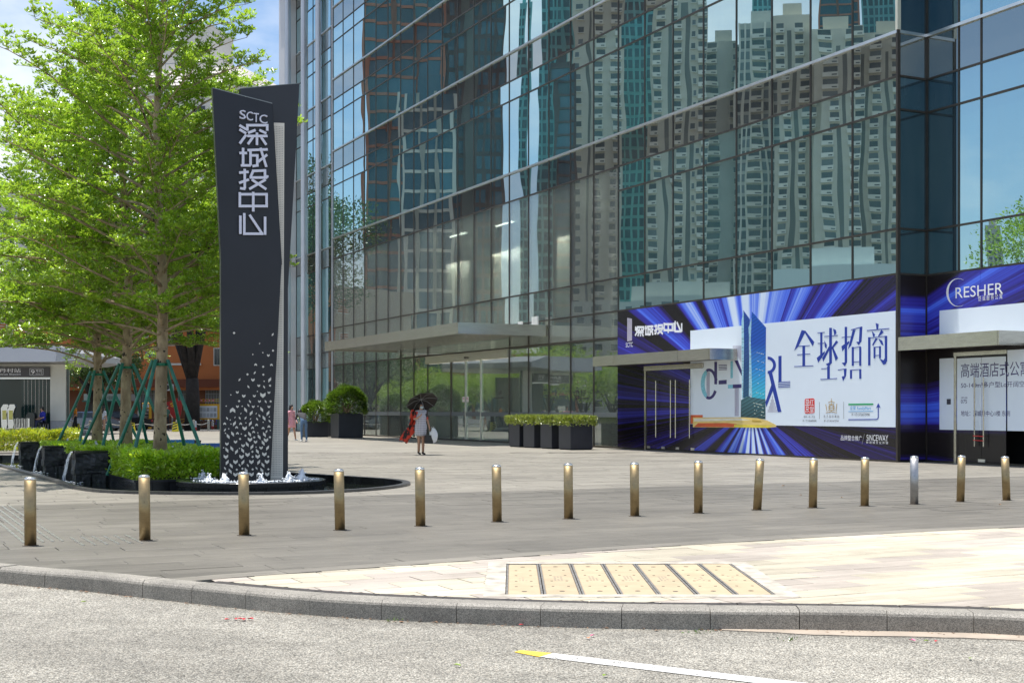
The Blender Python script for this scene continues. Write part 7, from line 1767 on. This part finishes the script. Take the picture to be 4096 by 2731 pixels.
# woman with the umbrella
def check():
    m, nt, out = newmat('grey_check'); p = nd(nt, 'ShaderNodeBsdfPrincipled'); nt.links.new(p.outputs[0], out.inputs[0]); p.inputs['Roughness'].default_value = .85
    sx = nd(nt, 'ShaderNodeSeparateXYZ'); nt.links.new(nd(nt, 'ShaderNodeTexCoord').outputs['Object'], sx.inputs[0])
    a = math_(nt, 'GREATER_THAN', math_(nt, 'FRACT', math_(nt, 'MULTIPLY', sx.outputs[0], 22.0)), .6); b = math_(nt, 'GREATER_THAN', math_(nt, 'FRACT', math_(nt, 'MULTIPLY', sx.outputs[2], 18.0)), .6)
    nt.links.new(mulcol(nt, (0.58, 0.57, 0.64), math_(nt, 'SUBTRACT', 1.0, math_(nt, 'MULTIPLY', math_(nt, 'ADD', a, b), .30))), p.inputs['Base Color']); return m
def redblack():
    m, nt, out = newmat('red_black_print'); p = nd(nt, 'ShaderNodeBsdfPrincipled'); nt.links.new(p.outputs[0], out.inputs[0]); p.inputs['Roughness'].default_value = .7
    n = noise(nt, coords(nt, 'Object', (6, 6, 4)), 1.5, 3, .6)
    nt.links.new(mixcol(nt, mapr(nt, n, .46, .54, 0, 1), (0.015, 0.012, 0.012), (0.58, 0.045, 0.02)), p.inputs['Base Color']); return m
m_chk = check(); m_rbk = redblack(); m_shoe = M('black_shoe', (0.012, 0.012, 0.013), 0.4)
g0 = ground(1683, 1818.5)
w = person('woman under an umbrella in a grey check dress with a red and black wrap', g0, 0.35, dict(rs=(-.165, -.01, 1.36), re=(-.24, -.07, 1.12), rw=(-.12, -.24, 1.20), rp=(-.08, -.27, 1.25), lw=(.26, -.08, .89), lp=(.265, -.09, .82), lk=(.06, -.06, .50), la=(.07, -.02, .09), lb=(.065, .03, .05), lt=(.10, -.17, .03), rk=(-.06, -.02, .50), ra=(-.05, .06, .10), rb=(-.055, .10, .06), rt=(-.03, -.09, .03)),
           dict(torso=m_chk, hip=m_chk, uparm=m_rbk, foot=m_shoe, forearm=m_skin, mask=M('mask_pale', (0.45, 0.55, 0.58), 0.8)), 1.60, wide=1.12)
dr_ = MB(); n = 22
for z, rx, ry in ((1.34, .13, .085), (1.24, .175, .135), (1.12, .165, .125), (1.02, .16, .12), (.92, .19, .145), (.80, .195, .15), (.68, .185, .14), (.60, .175, .13), (.60, .165, .12)):
    for k in range(n): a = 2 * math.pi * k / n; dr_.v.append((rx * math.cos(a) * (1 + .02 * math.sin(5 * a + z * 9)), ry * math.sin(a) - .01, z * .97))
for i in range(8):
    for k in range(n): k2 = (k + 1) % n; dr_.f.append((i * n + k, (i + 1) * n + k, (i + 1) * n + k2, i * n + k2)); dr_.m.append(0)
dr_.build('dress', m_chk, w, smooth=True)
sh = MB(); R_ = 14; Cn = 10
for sgn_ in (0,):
    for i in range(R_ + 1):
        f = i / R_
        for k in range(Cn + 1):
            u = k / Cn - .5
            x = -.10 + u * .34 * (1 - .2 * f) - .36 * f ** 1.5 + .03 * math.sin(9 * f + 6 * u); y = .13 - .10 * abs(u) * (1 - f) + .05 * math.sin(7 * u + 5 * f) + .12 * f; z = 1.38 - .98 * f - .10 * u * f + .02 * math.sin(14 * u)
            sh.v.append((x, y, z))
    for i in range(R_):
        for k in range(Cn): b = i * (Cn + 1) + k; sh.f.append((b, b + 1, b + Cn + 2, b + Cn + 1)); sh.m.append(0)
o = sh.build('wrap', m_rbk, w, smooth=True); so_ = o.modifiers.new('t', 'SOLIDIFY'); so_.thickness = .008
um = thing('umbrella', 'open umbrella with a pale top and black underside held over the woman', 'umbrella', g0 + Vector((.0, .0, 1.74)), 0.2); um.rotation_euler = (-0.62, -0.25, 0.15)
tp_ = MB(); un = MB(); n = 8
for mbx, dz in ((tp_, 0.006), (un, 0.0)):
    for i in range(6):
        f = i / 5
        for k in range(n * 2):
            a = 2 * math.pi * k / (n * 2); r = .50 * f * (1 if k % 2 == 0 else 1 - .07 * f * f); mbx.v.append((r * math.cos(a), r * math.sin(a), dz - .17 * f ** 1.9))
    m_ = n * 2
    for i in range(5):
        for k in range(m_): k2 = (k + 1) % m_; mbx.f.append((i * m_ + k, (i + 1) * m_ + k, (i + 1) * m_ + k2, i * m_ + k2)); mbx.m.append(0)
tp_.build('canopy', M('umbrella_top', (0.62, 0.60, 0.62), 0.5), um); un.build('lining', M('umbrella_lining', (0.012, 0.010, 0.010), 0.7), um)
MB().tube([(0, 0, .06), (0, 0, -.62)], .008, 6).build('shaft', m_grey, um); MB().tube([(0, 0, -.62), (0, 0, -.74)], .016, 8).build('handle', m_shoe, um)
for k in range(8): a = 2 * math.pi * k / 8; MB().tube([(0, 0, -.06), (.24 * math.cos(a), .24 * math.sin(a), -.055), (.495 * math.cos(a), .495 * math.sin(a), -.175)], .004, 4).build('rib', m_grey, um)
hbag = thing('handbag', 'black handbag carried by the umbrella woman', 'bag', g0 + Vector((.25, -.16, .36)), .35)
MB().prism_xz([(-.13, 0), (.13, 0), (.11, .25), (-.11, .25)], -.05, .05).build('bag_body', m_shoe, hbag); MB().tube([(-.08, 0, .25), (-.06, 0, .42), (.06, 0, .42), (.08, 0, .25)], .009, 6).build('handle', m_shoe, hbag)
pb_ = thing('carrier_bag', 'crumpled white carrier bag beside the black handbag', 'bag', g0 + Vector((.40, -.10, .30)), .2)
bm = bmesh.new(); bmesh.ops.create_icosphere(bm, subdivisions=3, radius=1); gg = random.Random(4)
for v in bm.verts: v.co = Vector((v.co.x * .13, v.co.y * .08, v.co.z * .22 + .28)) * (1 + gg.uniform(-.09, .09))
me = bpy.data.meshes.new('bag_body'); bm.to_mesh(me); bm.free(); me.materials.append(M('white_plastic', (0.72, 0.72, 0.74), 0.4)); inst('bag_body', me, pb_); MB().tube([(-.03, 0, .46), (-.06, 0, .56), (0, 0, .57), (.03, 0, .46)], .008, 5).build('handle', bpy.data.materials['white_plastic'], pb_)
# photographer bending down
m_jean = cloth('jeans', (0.10, 0.17, 0.28)); m_blkt = cloth('black_tee', (0.035, 0.035, 0.038)); m_pink = cloth('pink_cloth', (0.72, 0.34, 0.38)); m_or = cloth('orange_shirt', (0.75, 0.25, 0.02)); m_blks = cloth('black_trousers', (0.02, 0.02, 0.024)); m_blu = cloth('blue_shirt', (0.02, 0.03, 0.35)); m_navyc = cloth('navy_trousers', (0.025, 0.03, 0.07)); m_wht = cloth('white_shirt', (0.62, 0.64, 0.68)); m_grn = cloth('green_shirt', (0.05, 0.12, 0.09)); m_grys = cloth('grey_shorts', (0.40, 0.44, 0.50)); m_wsh = M('white_shoe', (0.7, 0.7, 0.68), 0.6)
g1 = ground(1214, 1766)
BEND = dict(pelvis=(0, .06, .88), waist=(0, -.03, .99), chest=(0, -.22, 1.12), neck=(0, -.37, 1.19), head=(0, -.47, 1.23), crown=(0, -.52, 1.30), chin=(0, -.54, 1.19), ls=(.165, -.27, 1.16), le=(.20, -.36, .93), lw=(.06, -.60, 1.02), lp=(.04, -.64, 1.07), rs=(-.165, -.27, 1.16), re=(-.20, -.30, .90), rw=(-.09, -.58, 1.0), rp=(-.05, -.63, 1.05), lh=(.085, .05, .86), rh=(-.085, .05, .86), lk=(.09, .0, .48), rk=(-.10, .03, .48), la=(.09, .03, .085), lb=(.09, .07, .04), lt=(.10, -.13, .03), ra=(-.10, .10, .085), rb=(-.10, .14, .04), rt=(-.11, -.06, .03))
person('photographer in a black tee and jeans bending forward with a camera', g1, -2.62, BEND, dict(torso=m_blkt, uparm=m_blkt, hip=m_jean, thigh=m_jean, shin=m_jean, foot=m_wsh), 1.72)
cm_ = thing('camera', 'black camera held to the face of the bending photographer', 'camera', g1 + Vector((-.36, .62, 1.12)), -2.62)
MB().bbox(-.07, .07, -.03, .04, 0, .10, .008).build('camera_body', m_shoe, cm_); MB().tube([(0, -.03, .05), (0, -.12, .05)], .034, 12).build('lens', m_shoe, cm_)
MB().tube([(-.07, 0, .05), (-.12, .06, -.16), (-.04, .16, -.34), (.05, .30, -.22), (.07, .30, 0)], .008, 5).build('strap', m_wht, cm_)
g2 = ground(1165, 1762.5)
STEP = dict(lk=(.08, -.12, .50), la=(.09, -.20, .09), lb=(.09, -.16, .05), lt=(.10, -.37, .05), rk=(-.09, .05, .50), ra=(-.09, .22, .12), rb=(-.09, .26, .07), rt=(-.10, .07, .03), lw=(.20, -.14, .92), lp=(.19, -.18, .86))
w2 = person('woman in a pink dress half hidden behind the sign', g2, .9, STEP, dict(torso=m_pink, hip=m_pink, uparm=m_pink, forearm=m_pink, foot=m_wsh), 1.6, long_hair=True)
sk = MB()
for z, rx in ((1.05, .15), (.9, .19), (.75, .21), (.60, .23), (.60, .21)):
    for k in range(18): a = 2 * math.pi * k / 18; sk.v.append((rx * math.cos(a), rx * .8 * math.sin(a), z))
for i in range(4):
    for k in range(18): k2 = (k + 1) % 18; sk.f.append((i * 18 + k, (i + 1) * 18 + k, (i + 1) * 18 + k2, i * 18 + k2)); sk.m.append(0)
sk.build('skirt', m_pink, w2, smooth=True)
person('man in an orange shirt and black trousers walking past the metro entrance', ground(302, 1737), -1.15, STEP, dict(torso=m_or, uparm=m_or, hip=m_blks, thigh=m_blks, shin=m_blks, foot=m_wsh, mask=M('blue_mask', (0.25, 0.5, 0.62), 0.8)), 1.72, group='passers-by on the street')
person('woman in a white top and pale shorts behind the farthest staked tree', ground(414, 1737), 2.6, STEP, dict(torso=m_wht, uparm=m_wht, hip=m_grys, foot=m_shoe), 1.6, long_hair=True, group='passers-by on the street')
person('person in a white shirt and black trousers beside the yellow vending machine', ground(558, 1720), 2.2, {}, dict(torso=m_wht, uparm=m_wht, hip=m_blks, thigh=m_blks, shin=m_blks, foot=m_shoe), 1.66, group='passers-by on the street')
person('person in a green shirt leaning behind the nearest tree trunk', ground(668, 1722), .9, dict(lw=(.24, -.20, .95), lp=(.24, -.25, .90)), dict(torso=m_grn, uparm=m_grn, hip=m_blks, thigh=m_blks, shin=m_blks, foot=m_shoe), 1.7, group='passers-by on the street')
SIT = dict(pelvis=(0, .05, .50), waist=(0, .04, .64), chest=(0, .0, .86), neck=(0, -.02, 1.02), head=(0, -.05, 1.14), crown=(0, -.05, 1.22), chin=(0, -.10, 1.09), ls=(.17, 0, .97), le=(.22, -.06, .72), lw=(.12, -.28, .62), lp=(.09, -.34, .61), rs=(-.17, 0, .97), re=(-.22, -.06, .72), rw=(-.12, -.28, .62), rp=(-.09, -.34, .61), lh=(.09, .03, .48), lk=(.11, -.42, .50), la=(.06, -.48, .09), lb=(.06, -.44, .05), lt=(.05, -.64, .04), rh=(-.09, .03, .48), rk=(-.11, -.40, .52), ra=(-.10, -.30, .10), rb=(-.10, -.26, .05), rt=(-.11, -.46, .04))
ps_ = at(172, 1643, 73.3); pz = Vector((ps_.x, ps_.y, .26))
person('man in a blue shirt sitting on a stool inside the metro entrance', pz, -.7, SIT, dict(torso=m_blu, uparm=m_blu, hip=m_navyc, thigh=m_navyc, shin=m_navyc, foot=m_shoe), 1.7)
st_ = thing('stool', 'small dark stool under the man seated in the metro entrance', 'stool', pz, -.7)
MB().cbox((0, .08, .38), (.36, .36, .05)).build('seat', m_shoe, st_)
for x in (-.14, .14):
    for y in (-.06, .22): MB().cbox((x, y, .18), (.03, .03, .36)).build('leg', m_grey, st_)
lp_ = P0 - U * -18.2 + V * 1.0
person('woman in pink taking a photo inside the lobby above the hedge planters', Vector((lp_.x, lp_.y, .012)), .3, dict(rw=(-.08, -.22, 1.52), rp=(-.06, -.24, 1.58), re=(-.26, -.10, 1.30), lw=(.08, -.22, 1.52), lp=(.06, -.24, 1.58), le=(.26, -.10, 1.30)), dict(torso=m_pink, uparm=m_pink, hip=m_pink, foot=m_wsh), 1.62, long_hair=True)
# queue barrier inside the doors
qp = []
for i, t_ in enumerate((24.6, 27.4)):
    c = P0 + U * t_ + V * 1.3; q = thing('queue_post', 'steel queue post with a red belt inside the entrance doors, %s' % ('right' if i == 0 else 'left'), 'queue post', Vector((c.x, c.y, .012)), 0, 'queue posts in the lobby')
    MB().lathe([(.17, 0), (.17, .015), (.05, .04), (.03, .06), (.03, .92), (.04, .93), (.04, 1.0), (.01, 1.01)], 16).build('post', m_ste, q); qp.append(c)
b = MB(); d = (qp[1] - qp[0]).normalized(); b.add([(qp[0] + Vector((0, 0, z))) for z in (.90, .96)] + [(qp[1] + Vector((0, 0, z))) for z in (.96, .90)], [(0, 1, 2, 3)]); tag(b.build('queue_belt', m_redb), 'red queue belt stretched between two steel posts in the lobby', 'belt')
# dry litter and grit gathered where the asphalt meets the kerb
mb = MB(); gg = random.Random(77)
for k in range(700):
    s_ = gg.uniform(KS[0] + 14, KS[-1] - 14); p = kpt(s_, -abs(gg.gauss(0.0, 0.035)) - 0.008)
    if abs(p.x) > p.y * .42: continue
    r = gg.uniform(.004, .013) if gg.random() < .9 else gg.uniform(.014, .022); a = gg.uniform(0, 6.3)
    mb.add([(p.x + r * math.cos(a + t) * (1 if t % 3 else .6), p.y + r * math.sin(a + t), -.129 + gg.uniform(0, .006)) for t in (0, 1.6, 3.1, 4.7)], [(0, 1, 2, 3)])
tag(mb.build('kerb_litter', M('dry_litter', (0.20, 0.12, 0.07), 0.9, island=0.6)), kind='stuff')
